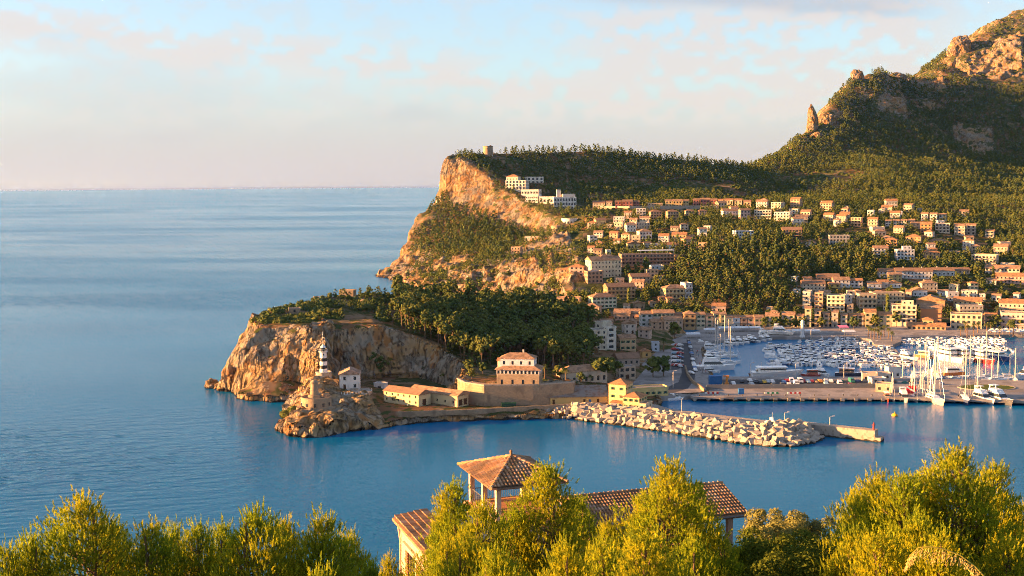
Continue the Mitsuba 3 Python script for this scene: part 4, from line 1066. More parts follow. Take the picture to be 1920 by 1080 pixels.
# hotel on the cliff edge: three stepped white wings and a rotunda
def cliff_block(label, zx0, zx1, zt, zb, D, yaw, depth, **kw):
    ox, oy, s = ZOOM['d']
    p = at(ox + (zx0 + zx1) / 2 / s, oy + zb / s, D)
    m = D / F
    sy, cy = abs(math.sin(math.radians(yaw))), math.cos(math.radians(yaw))
    w = max(4, ((zx1 - zx0) / s * m - depth * sy) / cy)
    M = frame(p[0] - math.sin(math.radians(yaw)) * depth / 2, p[1] + math.cos(math.radians(yaw)) * depth / 2, p[2], yaw)
    FOOT.append((M[0, 3], M[1, 3], 0.5 * math.hypot(w, depth) + 2))
    kw = {'sh': None, 'wall': (.70, .66, .58), 'base': 14, **kw}
    h = (zb - zt) / s * m
    block(label, M, -w / 2, w / 2, -depth / 2, depth / 2, 0, h, **kw)
    return M, w, h


k = thing('cliff_hotel', 'uppermost white hotel wing with a hipped roof room on the cliff edge', 'hotel')
M, w, h = cliff_block(k, 825, 975, 333, 392, 1392, -16, 16, storeys=3, nf=6, ns=4, ww=2.2, wh=2.6, sill=.6)
block(k, M, -w * .5, w * .1, -6, 6, h + 0.1, 4.2, (.60, .55, .44), 'hip', RO, 1, nf=4, base=0)
k = thing('cliff_hotel', 'white hotel wing with blue shaded windows right behind the uppermost wing', 'hotel')
cliff_block(k, 965, 1085, 312, 375, 1425, 10, 16, storeys=3, nf=4, ns=4, ww=2.4, wh=2.6, sill=.6)
k = thing('cliff_hotel', 'middle white hotel wing stepping down along the cliff edge', 'hotel')
cliff_block(k, 925, 1055, 392, 448, 1368, -14, 16, storeys=2, nf=6, ns=3, ww=2.2, wh=2.4, sill=.7)
cliff_block(k, 955, 1050, 430, 470, 1352, -14, 14, storeys=2, nf=6, ns=2, ww=1.6, wh=1.8, sill=.7)
k = thing('cliff_hotel', 'long lowest hotel wing with a curved glazed front and a square tower', 'hotel')
M, w, h = cliff_block(k, 1040, 1150, 437, 508, 1345, -14, 15, storeys=2, nf=4, ns=3, ww=2.4, wh=2.6, sill=.8)
M, w, h = cliff_block(k, 1140, 1288, 440, 520, 1335, 4, 16, storeys=3, nf=8, ns=4, ww=2.3, wh=2.8, sill=.7, wall=(.62, .62, .60))
block(k, M, -w * .34, -w * .16, -2, 4, h + 0.1, 8.0, (.68, .62, .52), 'flat', RT, 2, nf=0, ns=0, base=0)
block(k, M, -w * .1, w * .46, -6, 5, h + 0.1, 3.2, (.66, .62, .54), 'flat', RT, 1, nf=0, ns=0, base=0)
k = thing('rotunda', 'white round pavilion with dark arches above a grey stone drum', 'rotunda')
p = at(1069, 425, 1262)
FOOT.append((p[0], p[1], 14))
part(k, 'drum', MB().lathe([(9.5, -14), (9.3, 0)], (.30, .28, .26), 32, (p[0], p[1] + 8, p[2])).ply('stone', smooth=40))
part(k, 'wall', MB().lathe([(8.6, 0), (8.6, 7.6), (8.9, 7.6), (8.9, 8.4), (8.2, 8.4), (0.01, 8.0)], (.68, .66, .62), 32, (p[0], p[1] + 8, p[2])).ply('plaster', color=True))
for n in range(-4, 5):
    A = frame(p[0], p[1] + 8, p[2], n * 22 - 14)
    part(k, 'window', unit_box('window_glass', A, -0.9, 0.9, -8.75, -8.3, 0.8, 5.4))
k = thing('cliff_annexe', 'grey stone drum with small windows at the foot of the white rotunda', 'building')
p = at(1045, 437, 1245)
FOOT.append((p[0], p[1], 10))
part(k, 'wall', MB().lathe([(6, -10), (6, 7), (6.2, 7), (6.2, 7.5), (0.01, 7.5)], (.4, .36, .3), 24, (p[0], p[1] + 5, p[2])).ply('stone', smooth=40))
for n in (-2, -1, 0, 1, 2):
    part(k, 'window', unit_box('window_glass', frame(p[0], p[1] + 5, p[2], n * 26 - 10), -0.5, 0.5, -6.12, -5.8, 1.5, 4.2))
for z in ((950, 1075, 690, 735, (.64, .52, .44), 'pale pink villa with terraces on the slope under the cliff', 1215), (1225, 1390, 760, 800, (.62, .52, .36), 'long cream villa with a roof terrace under the rotunda', 1110),
          (865, 935, 755, 795, (.42, .30, .20), 'brown house half hidden by shrubs below the wooded slope', 1150)):
    H('d', z[0], z[1], z[2], z[3], 'flat', z[4], RT, z[5], 'villa', 'villa', -14, fl='b', D=z[6])
for z in ((1178, 1262, 898, 940, PEACH, 'peach cottage with an orange roof at the foot of the lower cliff'), (1235, 1335, 882, 945, PINK, 'pink stepped house beside the unfinished block')):
    H('d', z[0], z[1], z[2], z[3], 'hip', z[4], RO, z[5], 'villa', 'villa', -12, fl='w')
H('d', 1130, 1280, 1060, 1085, 'flat', PEACH, RO, 'peach roof terrace just above the pine wood', 'villa', 'villa', -12)

# watch tower on the cliff top
k = thing('watch_tower', 'round brown stone watch tower on the top of the great cliff', 'tower')
p = at(915, 287, 1500)
FOOT.append((p[0], p[1], 24))
part(k, 'wall', MB().lathe([(6.4, -5), (5.9, 7.2), (6.15, 7.3), (6.15, 8.4), (5.5, 8.4), (5.5, 7.4), (0.01, 7.4)], (.4, .3, .2), 28, (p[0], p[1], p[2])).ply('stone', smooth=40))
part(k, 'turret', MB().box(p[0] + 2.0, p[0] + 4.2, p[1] - 1.2, p[1] + 1.2, p[2] + 7.3, p[2] + 9.6).ply('stone'))
part(k, 'window', unit_box('window_glass', frame(p[0], p[1], p[2], -10), -0.5, 0.5, -6.15, -5.6, 4.2, 5.6))

# ---------------------------------------------------------------- headland buildings
def P(px, py, z):
    return atz(px, py, z)


def on(px, py, D=None):
    p = hit(px, py) if D is None else at(px, py, D)
    return p


# lighthouse
k = thing('lighthouse', 'white lighthouse with black bands on the rock of the headland', 'lighthouse')
p = at(605, 711, 531)
x, y, z = p[0], p[1] + 3, p[2]
FOOT.append((x, y, 8))
part(k, 'base', MB().lathe([(3.9, -4), (3.8, 0.4), (3.5, 0.5), (3.4, 2.4), (3.65, 2.5), (3.65, 2.9), (3.3, 2.9), (3.2, 2.5), (0.01, 2.5)], (.5, .4, .3), 24, (x, y, z)).ply('concrete', smooth=40))
r = lambda h: 1.72 - 0.022 * h
for n, (a, b, c) in enumerate(((2.5, 4.3, 0), (4.3, 5.8, 1), (5.8, 7.5, 0), (7.5, 9.0, 1), (9.0, 11.3, 0))):
    part(k, 'black_band' if c else 'white_band', MB().lathe([(r(a), a), (r(b), b)], (.025, .024, .024) if c else (.74, .72, .68), 24, (x, y, z)).ply('painted', color=True, smooth=True))
part(k, 'gallery', MB().lathe([(r(11.1), 11.3), (1.95, 11.6), (2.0, 11.9), (1.2, 11.9)], (.72, .69, .64), 24, (x, y, z)).ply('painted', color=True))
rail = MB()
for n in range(16):
    a = n * math.pi / 8
    rail.box(-.03, .03, -.03, .03, 0, 0.85, (.6, .6, .6), M=frame(x + 1.9 * math.cos(a), y + 1.9 * math.sin(a), z + 11.9))
rail.lathe([(1.88, 12.7), (1.94, 12.7), (1.94, 12.77), (1.88, 12.77)], (.6, .6, .6), 24, (x, y, z))
part(k, 'gallery_railing', rail.ply('painted', color=True))
lt = part(k, 'lantern', MB().lathe([(1.05, 11.9), (1.05, 12.3), (1.0, 12.3), (1.0, 13.5), (1.15, 13.6)], (.35, .36, .38), 16, (x, y, z)).ply('window_glass'))
part(k, 'dome', MB().lathe([(1.2, 13.55), (1.05, 14.0), (0.6, 14.5), (0.18, 14.7), (0.15, 15.1), (0.01, 15.2)], (.62, .66, .70), 18, (x, y, z)).ply('gelcoat', color=True, smooth=40))
part(k, 'antenna', MB().tube([(x - .2, y, z + 14.4), (x - .2, y, z + 20.5)], 0.06).ply('steel'))
for h in (4.6, 8.0, 10.2):
    part(k, 'window', unit_box('window_glass', frame(x, y, z, 12), -0.25, 0.25, -r(h) - 0.05, -r(h) + 0.3, h, h + 0.8))
# keeper's house
k = thing('keeper_house', 'white two storey gabled house beside the lighthouse', 'house')
p = at(656, 731, 526)
FOOT.append((p[0], p[1] + 5, 9))
M = frame(p[0], p[1], p[2], 6)
block(k, M, -4.4, 4.4, 0, 9.5, 0, 6.6, (.70, .68, .65), 'front', (.46, .30, .22), 2, nf=2, ns=2, door=False, rise=2.2, base=4, ww=1.1, wh=1.5)
part(k, 'door', unit_box('wood_door', M, -2.75, -1.65, -0.06, 0.02, 0.0, 2.3))
part(k, 'bench', unit_box('concrete', M, 0.2, 3.6, -1.1, -0.4, 0.0, 0.8))
k = thing('house_terrace', 'pale paved terrace with a row of white posts in front of the white house', 'terrace')
poly = Polygon([tuple(atz(a, b, p[2])[:2]) for a, b in ((634, 730), (692, 727), (698, 733), (684, 740), (640, 741))])
m = trimesh.creation.extrude_polygon(poly, 3.0, engine='earcut')
m.apply_translation((0, 0, p[2] - 2.97))
part(k, 'paving', mikit.ply(m, 'concrete'))
for n in range(9):
    t = n / 8
    px, py = (640 + 44 * t, 740.6 - 0.8 * t) if t < .9 else (697, 733)
    q = atz(px, py, p[2])
    part(k, 'post', MB().box(q[0] - .13, q[0] + .13, q[1] - .13 + .2, q[1] + .13 + .2, p[2], p[2] + 1.1, (.72, .7, .66)).ply('painted', color=True))
# old fort with its stump of a tower
k = thing('old_fort', 'round stone battery with a broken conical tower on the rock above the sea', 'fort')
p = atz(589, 768, 6.9)
x, y, z = p[0], p[1] + 5.5, 6.9
FOOT.append((x, y, 9))
part(k, 'wall', MB().lathe([(6.3, -5), (6.1, 3.4), (6.1, 4.4), (5.6, 4.4), (5.6, 3.6), (0.01, 3.6)], (.4, .33, .25), 32, (x, y, z)).ply('stone', smooth=40))
part(k, 'plinth', MB().lathe([(8.2, -6), (8.0, 0.2), (6.2, 0.3)], (.4, .33, .25), 32, (x, y, z)).ply('stone', smooth=40))
part(k, 'tower', MB().lathe([(2.7, 3.6), (2.6, 5.0), (1.75, 5.0), (1.45, 9.6), (1.7, 9.7), (1.7, 10.1), (1.2, 10.4), (0.9, 10.9), (0.01, 10.9)], (.4, .33, .25), 20, (x - 0.8, y + 1, z)).ply('stone', smooth=40))
part(k, 'parapet', MB().lathe([(1.2, 3.6), (1.2, 5.3), (0.01, 5.3)], (.4, .33, .25), 12, (x + 3.9, y + 1.2, z)).ply('stone'))
for a in (-62, -28, 4, 36, 66):
    part(k, 'window', unit_box('window_glass', frame(x, y, z, a), -0.45, 0.45, -6.25, -5.7, 1.0, 2.3))
# two yellow sheds
for n, (px, py, L, W, lab) in enumerate(((752, 757, 20, 7.5, 'cream shed with a split brown and grey roof, nearer the lighthouse'), (812, 755, 27, 7.2, 'long cream shed with two dark doors in its gable end'))):
    k = thing('quarry_shed', lab, 'shed')
    p = atz(px, py, 3.6)
    FOOT.append((p[0], p[1] + 4, 11))
    M = frame(p[0], p[1], 3.5, -38)
    block(k, M, -L / 2, L / 2, 0, W, 0, 4.6 - n * 0.5, (.60, .50, .30), 'gable', RT if n else RB, 2 - n, nf=6, ns=0, rise=1.9, base=4, ww=0.9, wh=1.0)
    A = M @ frame(L / 2, 0, 0, 90)
    for a in ((2.4,) if n == 0 else (1.0, 4.0)):
        part(k, 'garage_door', unit_box('wood_door', A, a, a + 2.2, -0.06, 0.02, 0, 2.6))
k = thing('arched_hut', 'small white hut with an arch behind the white house', 'hut')
p = atz(711, 733, 4.5)
block(k, frame(p[0], p[1], 4.4, -20), -2.6, 2.6, 0, 3.5, 0, 3.2, (.56, .56, .56), 'flat', RG, 1, nf=1, ns=0, ww=1.8, wh=2.0, sill=0.2, base=3)
# the white and stone house on the terrace with its retaining wall
w = thing('retaining_wall', 'tall brown stone retaining wall under the white and stone house', 'wall')
pts = [atz(px, py, 3.3)[:2] for px, py in ((858, 746), (872, 754), (908, 760), (1000, 759), (1076, 754))]
ls = LineString(pts)
poly = Polygon(pts + [(q[0] + 1.0, q[1] + 6.5) for q in pts[::-1]])
m = trimesh.creation.extrude_polygon(poly, 10.5, engine='earcut')
m.apply_translation((0, 0, 1.0))
part(w, 'wall', mikit.ply(m, 'stone'))
m = trimesh.creation.extrude_polygon(ls.buffer(0.35), 0.5, engine='earcut')
m.apply_translation((0, 0.5, 11.5))
part(w, 'coping', mikit.ply(m, 'concrete'))
k = thing('terrace_house', 'white house with a glazed gallery above a brown stone storey', 'house')
p = atz(971, 723, 11.4)
FOOT.append((p[0], p[1] + 6, 12))
M = frame(p[0], p[1] + 1.5, 11.3, -9)
block(k, M, -9, 9, 0, 11, 0, 4.3, STONE, 'flat', RG, 1, nf=4, ns=2, wallmat='stone', base=3, ww=1.0, wh=2.2, sill=0.1)
block(k, M, -9.05, 9.05, -0.05, 11.05, 4.35, 2.1, (.64, .62, .60), 'hip', RT, 1, nf=11, ns=5, base=0, ww=1.25, wh=1.35, sill=0.45, rise=2.6, over=0.8)
block(k, M, -8, 6.6, 2.2, 10, 6.4, 4.5, (.64, .64, .66), 'hip', RT, 1, nf=4, ns=2, base=0, ww=0.95, wh=1.5, sill=2.0, rise=2.0)
block(k, M, -9.3, -6.5, 4, 9, 6.3, 3.4, (.62, .54, .46), 'gable', RO, 1, nf=1, ns=1, base=5, ww=0.8, wh=1.0, sill=1.6)
part(k, 'chimney', MB().box(1, 1.7, 7, 7.6, 11, 14.2, (.6, .55, .5), M=M).ply('plaster', color=True))
# yellow warehouse under the wall
k = thing('yellow_warehouse', 'long low yellow warehouse with a grey lean-to roof under the stone wall', 'warehouse')
p = atz(1082, 757, 3.0)
M = frame(p[0], p[1] - 0.5, 2.9, 3)
block(k, M, -13, 13, 0, 9, 0, 3.0, (.62, .44, .18), 'shed', RG, 1, nf=0, ns=0, base=3, rise=3.4)
for a in (-10.4, 2.6, 8.4):
    part(k, 'door', unit_box('wood_door', M, a, a + 0.95, -0.06, 0.02, 0, 2.1))
part(k, 'blue_sign', MB().box(5.0, 5.9, -0.08, -0.003, 0.9, 2.0, (.03, .14, .36), M=M).ply('painted', color=True))
k = thing('stone_annexe', 'small grey stone annexe at the left end of the yellow warehouse', 'shed')
p = atz(1010, 758, 3.1)
M = frame(p[0], p[1] - 0.3, 3.0, 3)
block(k, M, -3.6, 3.2, 0, 6, 0, 3.1, (.40, .36, .32), 'shed', RG, 1, nf=2, ns=0, base=3, rise=1.2)
k = thing('skip_container', 'dark green skip on the shore road under the stone wall', 'skip')
p = atz(954, 762, 3.2)
M = frame(p[0], p[1], 3.0, 2)
part(k, 'tub', MB().box(-3, 3, -1.1, 1.1, 0.2, 1.7, (.02, .07, .05), M=M).box(-3.1, 3.1, -1.2, 1.2, 1.55, 1.75, (.02, .08, .05), M=M).ply('painted', color=True))
for a in (-2.2, 0, 2.2):
    part(k, 'rib', MB().box(a - .1, a + .1, -1.2, -1.103, 0.2, 1.55, (.02, .08, .05), M=M).ply('painted', color=True))
# yellow harbour office with its square tower
k = thing('harbour_office', 'yellow harbour office with a square hipped tower at the root of the mole', 'building')
p = atz(1163, 764, 2.5)
FOOT.append((p[0], p[1] + 5, 12))
M = frame(p[0], p[1], 2.4, -27)
YL = (.66, .50, .25)
block(k, M, -5.2, 2.4, 0, 8, 0, 9.6, YL, 'hip', RO, 3, nf=2, ns=3, base=4, shut=GREEN_SH, rise=2.0, ww=0.95, wh=1.1)
block(k, M, 2.43, 9.6, -3.2, 5.5, 0, 5.2, YL, 'hip', RO, 2, nf=3, ns=3, base=4, shut=GREEN_SH, rise=1.7, ww=0.95, wh=1.1)
block(k, M, 9.63, 13.0, -4.6, 3, 0, 2.9, (.58, .48, .34), 'flat', RT, 1, nf=1, ns=2, base=4)
rm = MB()
roof_mesh(rm, 'shed', -3.0, 2.0, -3.2, -0.05, 2.5, 0.7, RO, M=M)
part(k, 'porch_roof', rm.ply('roof_tile', color=True))
for a in (-2.8, 1.8):
    part(k, 'porch_post', unit_box('plaster_white', M, a - .15, a + .15, -3.2, -2.9, -1, 2.45))
scene['plaster_white'] = {'type': 'diffuse', 'reflectance': rgb((.62, .55, .42))}
used_keys.add('plaster_white')
k = thing('shutter_building', 'low yellow building with a flat grey roof and green shutters behind the harbour office', 'building')
p = atz(1220, 743, 2.0)
FOOT.append((p[0], p[1] + 4, 10))
M = frame(p[0], p[1], 1.9, 14)
block(k, M, -8.3, 8.3, 0, 7, 0, 3.6, (.62, .50, .22), 'flat', RG, 1, nf=6, ns=2, base=3, shut=GREEN_SH, ww=0.9, wh=1.1)
k = thing('long_store', 'long store with a broad tan hipped roof left of the umbrella pine', 'store')
p = on(1100, 719)
FOOT.append((p[0], p[1] + 5, 13))
M = frame(p[0], p[1] + 2, float(ground(p[0], p[1])), 26)
block(k, M, -11, 11, 0, 9, 0, 5.0, (.50, .42, .33), 'hip', RT, 1, nf=7, ns=3, base=4, rise=2.4, ww=1.3, wh=2.2, sill=0.4)
k = thing('white_flats', 'white five sided block of flats four storeys high in the shade beside the pine wood', 'apartment block')
p = on(1130, 658)
FOOT.append((p[0], p[1] + 5, 13))
M = frame(p[0] - 2, p[1], float(ground(p[0], p[1])), 13)
labels[k]['label'] = 'white four storey block of flats in the shade beside the pine wood'
block(k, M, -8.2, 4.6, 0, 9, 0, 11.0, (.58, .55, .44), 'flat', RG, 4, nf=4, ns=2, base=4, ww=1.1, wh=1.3)
block(k, M, 4.62, 10.2, 1.2, 9, 0, 12.4, (.60, .59, .53), 'flat', RG, 4, nf=1, ns=2, base=4, ww=2.6, wh=1.5)
block(k, M, 4.8, 8.2, 3, 8, 12.6, 2.4, (.60, .58, .48), 'flat', RG, 1, nf=0, ns=0, base=0.2)
# ruins on the headland plateau
for px, py, s, lab in ((552, 588, 3.0, 'small square stone ruin near the tip of the headland plateau'), (593, 561, 2.4, 'low stone ruin on the skyline of the headland'), (652, 553, 4.2, 'flat stone bunker on the highest point of the headland'), (683, 569, 2.4, 'pale stone block among shrubs on the headland')):
    p = on(px, py)
    k = thing('stone_ruin', lab, 'ruin')
    M = frame(p[0], p[1], p[2], px % 40 - 20)
    FOOT.append((p[0], p[1], s + 2.5))
    block(k, M, -s, s, -s * .8, s * .8, 0, 2.7 if s > 2.5 else 2.0, STONE, 'flat', STONE, 1, nf=1, ns=1, wallmat='stone', base=3)
# long grey wall of the terrace street
w = thing('street_wall', 'long grey retaining wall below the terrace street', 'wall')
pts = [hit(px, 392)[:2] for px in (1122, 1180, 1240, 1300, 1345)]
zz = float(np.mean([ground(*q) for q in pts]))
m = trimesh.creation.extrude_polygon(LineString(pts).buffer(0.5), 9.5, engine='earcut')
m.apply_translation((0, 0, zz - 6.0))
put(w, mikit.ply(m, 'concrete'))
# canopy on the long brown hotel
p = on(1230, 497)
k = thing('roof_canopy', 'white canopy roof on top of the long brown hotel', 'canopy')
hh = (605 - 530) / 3.857 * p[1] / F
M = frame(p[0], p[1] + 4, float(ground(p[0], p[1])) + hh + 0.6, 6)
part(k, 'cover', MB().box(-14, 15, -3, 6, 2.6, 2.85, (.55, .60, .66), M=M).ply('painted', color=True))
for a in np.linspace(-13, 14, 7):
    part(k, 'post', unit_box('steel', M, a - .08, a + .08, -2.9, -2.74, 0, 2.6))

# ---------------------------------------------------------------- boats
def hull_mesh(L, B, Hs, col=(.78, .77, .75), stripe=None, draft=0.35, n=11, fine=2.4):
    "a hull with its bow at -y, afloat at z = 0, closed by a deck"
    mb = MB()
    rows = []
    for t in np.linspace(0, 1, n):
        w = B / 2 * max(0.02, (1 - t ** fine) ** 0.75) * (0.9 + 0.1 * min(1, t * 4))
        z = Hs * (1 + 0.35 * t * t)
        y = L * (0.5 - t)
        b = 0.55 + 0.35 * (1 - t)
        ys = y + 0.10 * L * t ** 3 * 0.6
        rows.append([(0, ys, -draft * (1 - t ** 4)), (w * b, ys, -draft * 0.2), (w * 0.93, (y + ys) / 2, z * 0.62), (w, y, z), (w * 0.86, y, z), (w * 0.8, y, z - 0.06), (0, y, z - 0.02)])
    R = np.array(rows)
    m = R.shape[1]
    i, j = np.meshgrid(np.arange(n - 1), np.arange(m - 1), indexing='ij')
    q = np.stack([i * m + j, (i + 1) * m + j, (i + 1) * m + j + 1, i * m + j + 1], -1)
    for side in (1, -1):
        v = R.reshape(-1, 3) * [side, 1, 1]
        for a, b_, c in ((0, 1, (.12, .03, .025)), (1, 2, col), (2, 3, stripe or col), (3, 6, (.74, .72, .68))):
            f = q[:, a:b_].reshape(-1, 4)
            mb.add(v, f if side > 0 else f[:, ::-1], c)
        st = R[0] * [side, 1, 1]
        mb.add(np.vstack([st[:4], [[0, st[3, 1], st[3, 2]]]]), [[0, 1, 2], [0, 2, 3], [0, 3, 4]], col)
    return mb


def tapered(x0, x1, y0, y1, z0, z1, sx=0.8, fy=0.6, by=0.1):
    "a cabin: a box whose top is drawn in, more at the front (-y)"
    cx, w = (x0 + x1) / 2, (x1 - x0) / 2 * sx
    h = z1 - z0
    v = [(x0, y0, z0), (x1, y0, z0), (x1, y1, z0), (x0, y1, z0), (cx - w, y0 + fy * h, z1), (cx + w, y0 + fy * h, z1), (cx + w, y1 - by * h, z1), (cx - w, y1 - by * h, z1)]
    return np.array(v, float), [[0, 1, 5, 4], [1, 2, 6, 5], [2, 3, 7, 6], [3, 0, 4, 7], [4, 5, 6, 7], [3, 2, 1, 0]]


W_ = (.78, .77, .75)
HULLS = [hull_mesh(6.4, 2.4, 0.95).ply('gelcoat', color=True), hull_mesh(6.4, 2.4, 0.95, stripe=(.03, .09, .25)).ply('gelcoat', color=True), hull_mesh(6.4, 2.3, 0.9, col=(.04, .07, .16)).ply('gelcoat', color=True)]
CABINS = [MB().add(*tapered(-.85, .85, -1.7, 1.0, .9, 1.95, .8, .7), W_).ply('gelcoat', color=True), MB().add(*tapered(-.8, .8, -2.1, .4, .9, 1.55, .75, 1.2), W_).box(-.75, .75, .5, 1.5, 1.95, 2.02, W_).box(-.72, -.66, .55, .6, .9, 1.95, W_).box(.66, .72, .55, .6, .9, 1.95, W_).ply('gelcoat', color=True)]
SCREENS = [MB().add(*tapered(-.80, .80, -1.52, .8, 1.32, 1.72, .86, .7), (.05, .05, .05)).ply('window_glass'), MB().add(*tapered(-.78, .78, -1.0, .2, 1.5, 2.0, .8, .9), (.05, .05, .05)).ply('window_glass')]
MOTOR = MB().box(-.22, .22, 3.1, 3.5, .3, 1.35, (.06, .06, .07)).ply('painted', color=True)
COVERS = [MB().add(*tapered(-.95, .95, -.2, 2.7, .92, 1.45, .6, .4, .4), c).ply('painted', color=True) for c in ((.05, .12, .30), (.62, .60, .57), (.30, .36, .42))]


def motorboat(p, yaw, s, label, group, deep=True):
    k = thing('motorboat', label, 'boat', group)
    M = T(frame(p[0], p[1], 0.0, yaw, s).tolist())
    v = rnd.random()
    hv = 0 if v < .74 else 1 if v < .93 else 2
    cv = rnd.randrange(2)
    put(k + '__hull', {**HULLS[hv], 'to_world': M})
    if deep:
        put(k + '__cabin', {**CABINS[cv], 'to_world': M})
        put(k + '__windscreen', {**SCREENS[cv], 'to_world': M})
        u = rnd.random()
        if u < .45:
            put(k + '__cover', {**COVERS[rnd.choice((0, 1, 1, 1, 2))], 'to_world': M})
        else:
            put(k + '__outboard_motor', {**MOTOR, 'to_world': M})
    return k


ROWS = (('g', 790, 1860, 545, 560, 31, 1.1, 'white motorboat on the far side of the second marina pontoon'), ('g', 860, 1960, 614, 632, 30, 1.15, 'white motorboat on the far side of the nearest marina pontoon'), ('g', 832, 1850, 508, 522, 33, 1.18, 'white motorboat in the third marina row from the quay'), ('g', 760, 1880, 580, 595, 36, 1.22, 'white motorboat in the second marina row from the quay'),
        ('g', 845, 1990, 648, 668, 33, 1.28, 'white motorboat in the marina row by the car park'), ('g', 1080, 1790, 468, 478, 26, 1.02, 'small white motorboat in the fourth row of the marina'),
        ('g', 1270, 1740, 432, 442, 19, 0.92, 'small white motorboat in the marina row by the promenade'))
for z, a, b, y0, y1, n, s, lab in ROWS:
    ox, oy, sc = ZOOM[z]
    for i in range(n):
        t = (i + rnd.uniform(-.22, .22)) / (n - 1)
        if rnd.random() < .06:
            continue
        p = atz(ox + (a + (b - a) * t) / sc, oy + (y0 + (y1 - y0) * t + rnd.uniform(-5, 5)) / sc, 0)
        lb = lab + (', left part of the row', ', middle of the row', ', right part of the row')[min(2, int(max(0, t) * 3))]
        motorboat(p, rnd.gauss(0, 9) + (180 if rnd.random() < .3 else 0), s * rnd.uniform(.85, 1.15), lb, lb.replace('motorboat', 'motorboats', 1))
for i in range(8):
    y0 = 416 + 15.5 * i
    n = 25
    for j in range(n):
        t = (j + rnd.uniform(-.25, .25)) / n
        x = 490 + 30 * (i % 2) + 870 * t + (60 if i > 5 else 0)
        yy = y0 + 18 * t + rnd.uniform(-4, 4)
        if 880 < x < 1160 and yy > 510 or (x < 760 and yy > 490) or rnd.random() < .08:
            continue
        p = atz(ZOOM['f'][0] + x / 4.5, ZOOM['f'][1] + yy / 4.5, 0)
        motorboat(p, rnd.gauss(20, 14), rnd.uniform(.72, .98), (lb := 'small boat %s the crowded moorings, %s' % (('at the back of', 'in the middle of', 'at the front of')[min(2, i // 3)], ('next to the plaza', 'in the middle', 'towards the right edge')[min(2, int(max(0, t) * 3))])), lb.replace('boat', 'boats', 1))


def motor_yacht(px, py, yaw, L, label, hullcol=(.68, .67, .65), z=None, cat='yacht'):
    p = atz(px, py, 0 if z is None else z)
    k = thing('motor_yacht', label, cat)
    B, Hs = L * .27, L * .105
    d = L * 0.5
    M = frame(p[0] - math.sin(math.radians(yaw)) * d, p[1] + math.cos(math.radians(yaw)) * d, 0 if z is None else z + .5, yaw)
    put(k + '__hull', hull_mesh(L, B, Hs, hullcol).ply('gelcoat', M, color=True))
    put(k + '__saloon', MB().add(*tapered(-B * .36, B * .36, -L * .22, L * .30, Hs * .95, Hs + L * .13, .82, 1.1, .2), W_).ply('gelcoat', M, color=True))
    put(k + '__window', MB().add(*tapered(-B * .355, B * .355, -L * .185, L * .27, Hs + L * .035, Hs + L * .098, .875, 1.1, .2), (.03, .03, .03)).ply('window_glass', M))
    put(k + '__flybridge', MB().add(*tapered(-B * .30, B * .30, -L * .06, L * .26, Hs + L * .131, Hs + L * .185, .95, .8), W_).box(-B * .30, B * .30, L * .10, L * .25, Hs + L * .25, Hs + L * .262, W_)
        .box(-B * .29, -B * .26, L * .2, L * .23, Hs + L * .18, Hs + L * .25, W_).box(B * .26, B * .29, L * .2, L * .23, Hs + L * .18, Hs + L * .25, W_).ply('gelcoat', M, color=True))
    put(k + '__swim_platform', MB().box(-B * .38, B * .38, L * .5, L * .55, .15, .3, (.3, .2, .12)).ply('painted', M, color=True))
    return k


def sailboat(px, py, yaw, L, mast, label, hullcol=(.68, .67, .65), masts=1, cover=(.62, .60, .56), anchor='bow'):
    p = atz(px, py, 0)
    k = thing('sailing_boat', label, 'sailing boat')
    B, Hs = L * .27, L * .085
    d = L * 0.5 if anchor == 'bow' else 0
    M = frame(p[0] - math.sin(math.radians(yaw)) * d, p[1] + math.cos(math.radians(yaw)) * d, 0, yaw)
    put(k + '__hull', hull_mesh(L, B, Hs, hullcol, fine=1.9).ply('gelcoat', M, color=True))
    put(k + '__cabin', MB().add(*tapered(-B * .26, B * .26, -L * .2, L * .16, Hs, Hs + L * .05, .8, 1.2), W_).ply('gelcoat', M, color=True))
    put(k + '__window', MB().add(*tapered(-B * .262, B * .262, -L * .15, L * .13, Hs + L * .015, Hs + L * .036, .93, 0), (.03, .03, .03)).ply('window_glass', M))
    for i in range(masts):
        y0, hh = (-L * .08, mast) if i == 0 else (L * .22, mast * .86)
        mk = key_for(k + '__mast')
        put(mk, MB().tube([(0, y0, Hs), (0, y0, hh * .6), (0, y0 + .1, hh)], [.25, .23, .16], (.66, .60, .52)).ply('painted', M, color=True, smooth=True))
        rig = MB().tube([(0, y0, hh), (0, -L * .5 if i == 0 else -L * .07, Hs * 1.3)], .03, seg=3).tube([(0, y0, hh), (0, L * .48, Hs)], .03, seg=3)
        for sx in (-1, 1):
            rig.tube([(0, y0, hh * .95), (sx * B * .46, y0 + .3, Hs)], .03, seg=3)
            rig.tube([(0, y0, hh * .62), (sx * B * .22, y0, hh * .6)], .05, seg=3)
        put(mk + '__rigging', rig.ply('steel', M))
        put(key_for(k + '__boom'), MB().tube([(0, y0 + .2, Hs + L * .09), (0, y0 + L * .30, Hs + L * .092)], [.24, .17], cover).ply('painted', M, color=True, smooth=True))
    return k


def G(z, x, y):
    ox, oy, s = ZOOM[z]
    return ox + x / s, oy + y / s


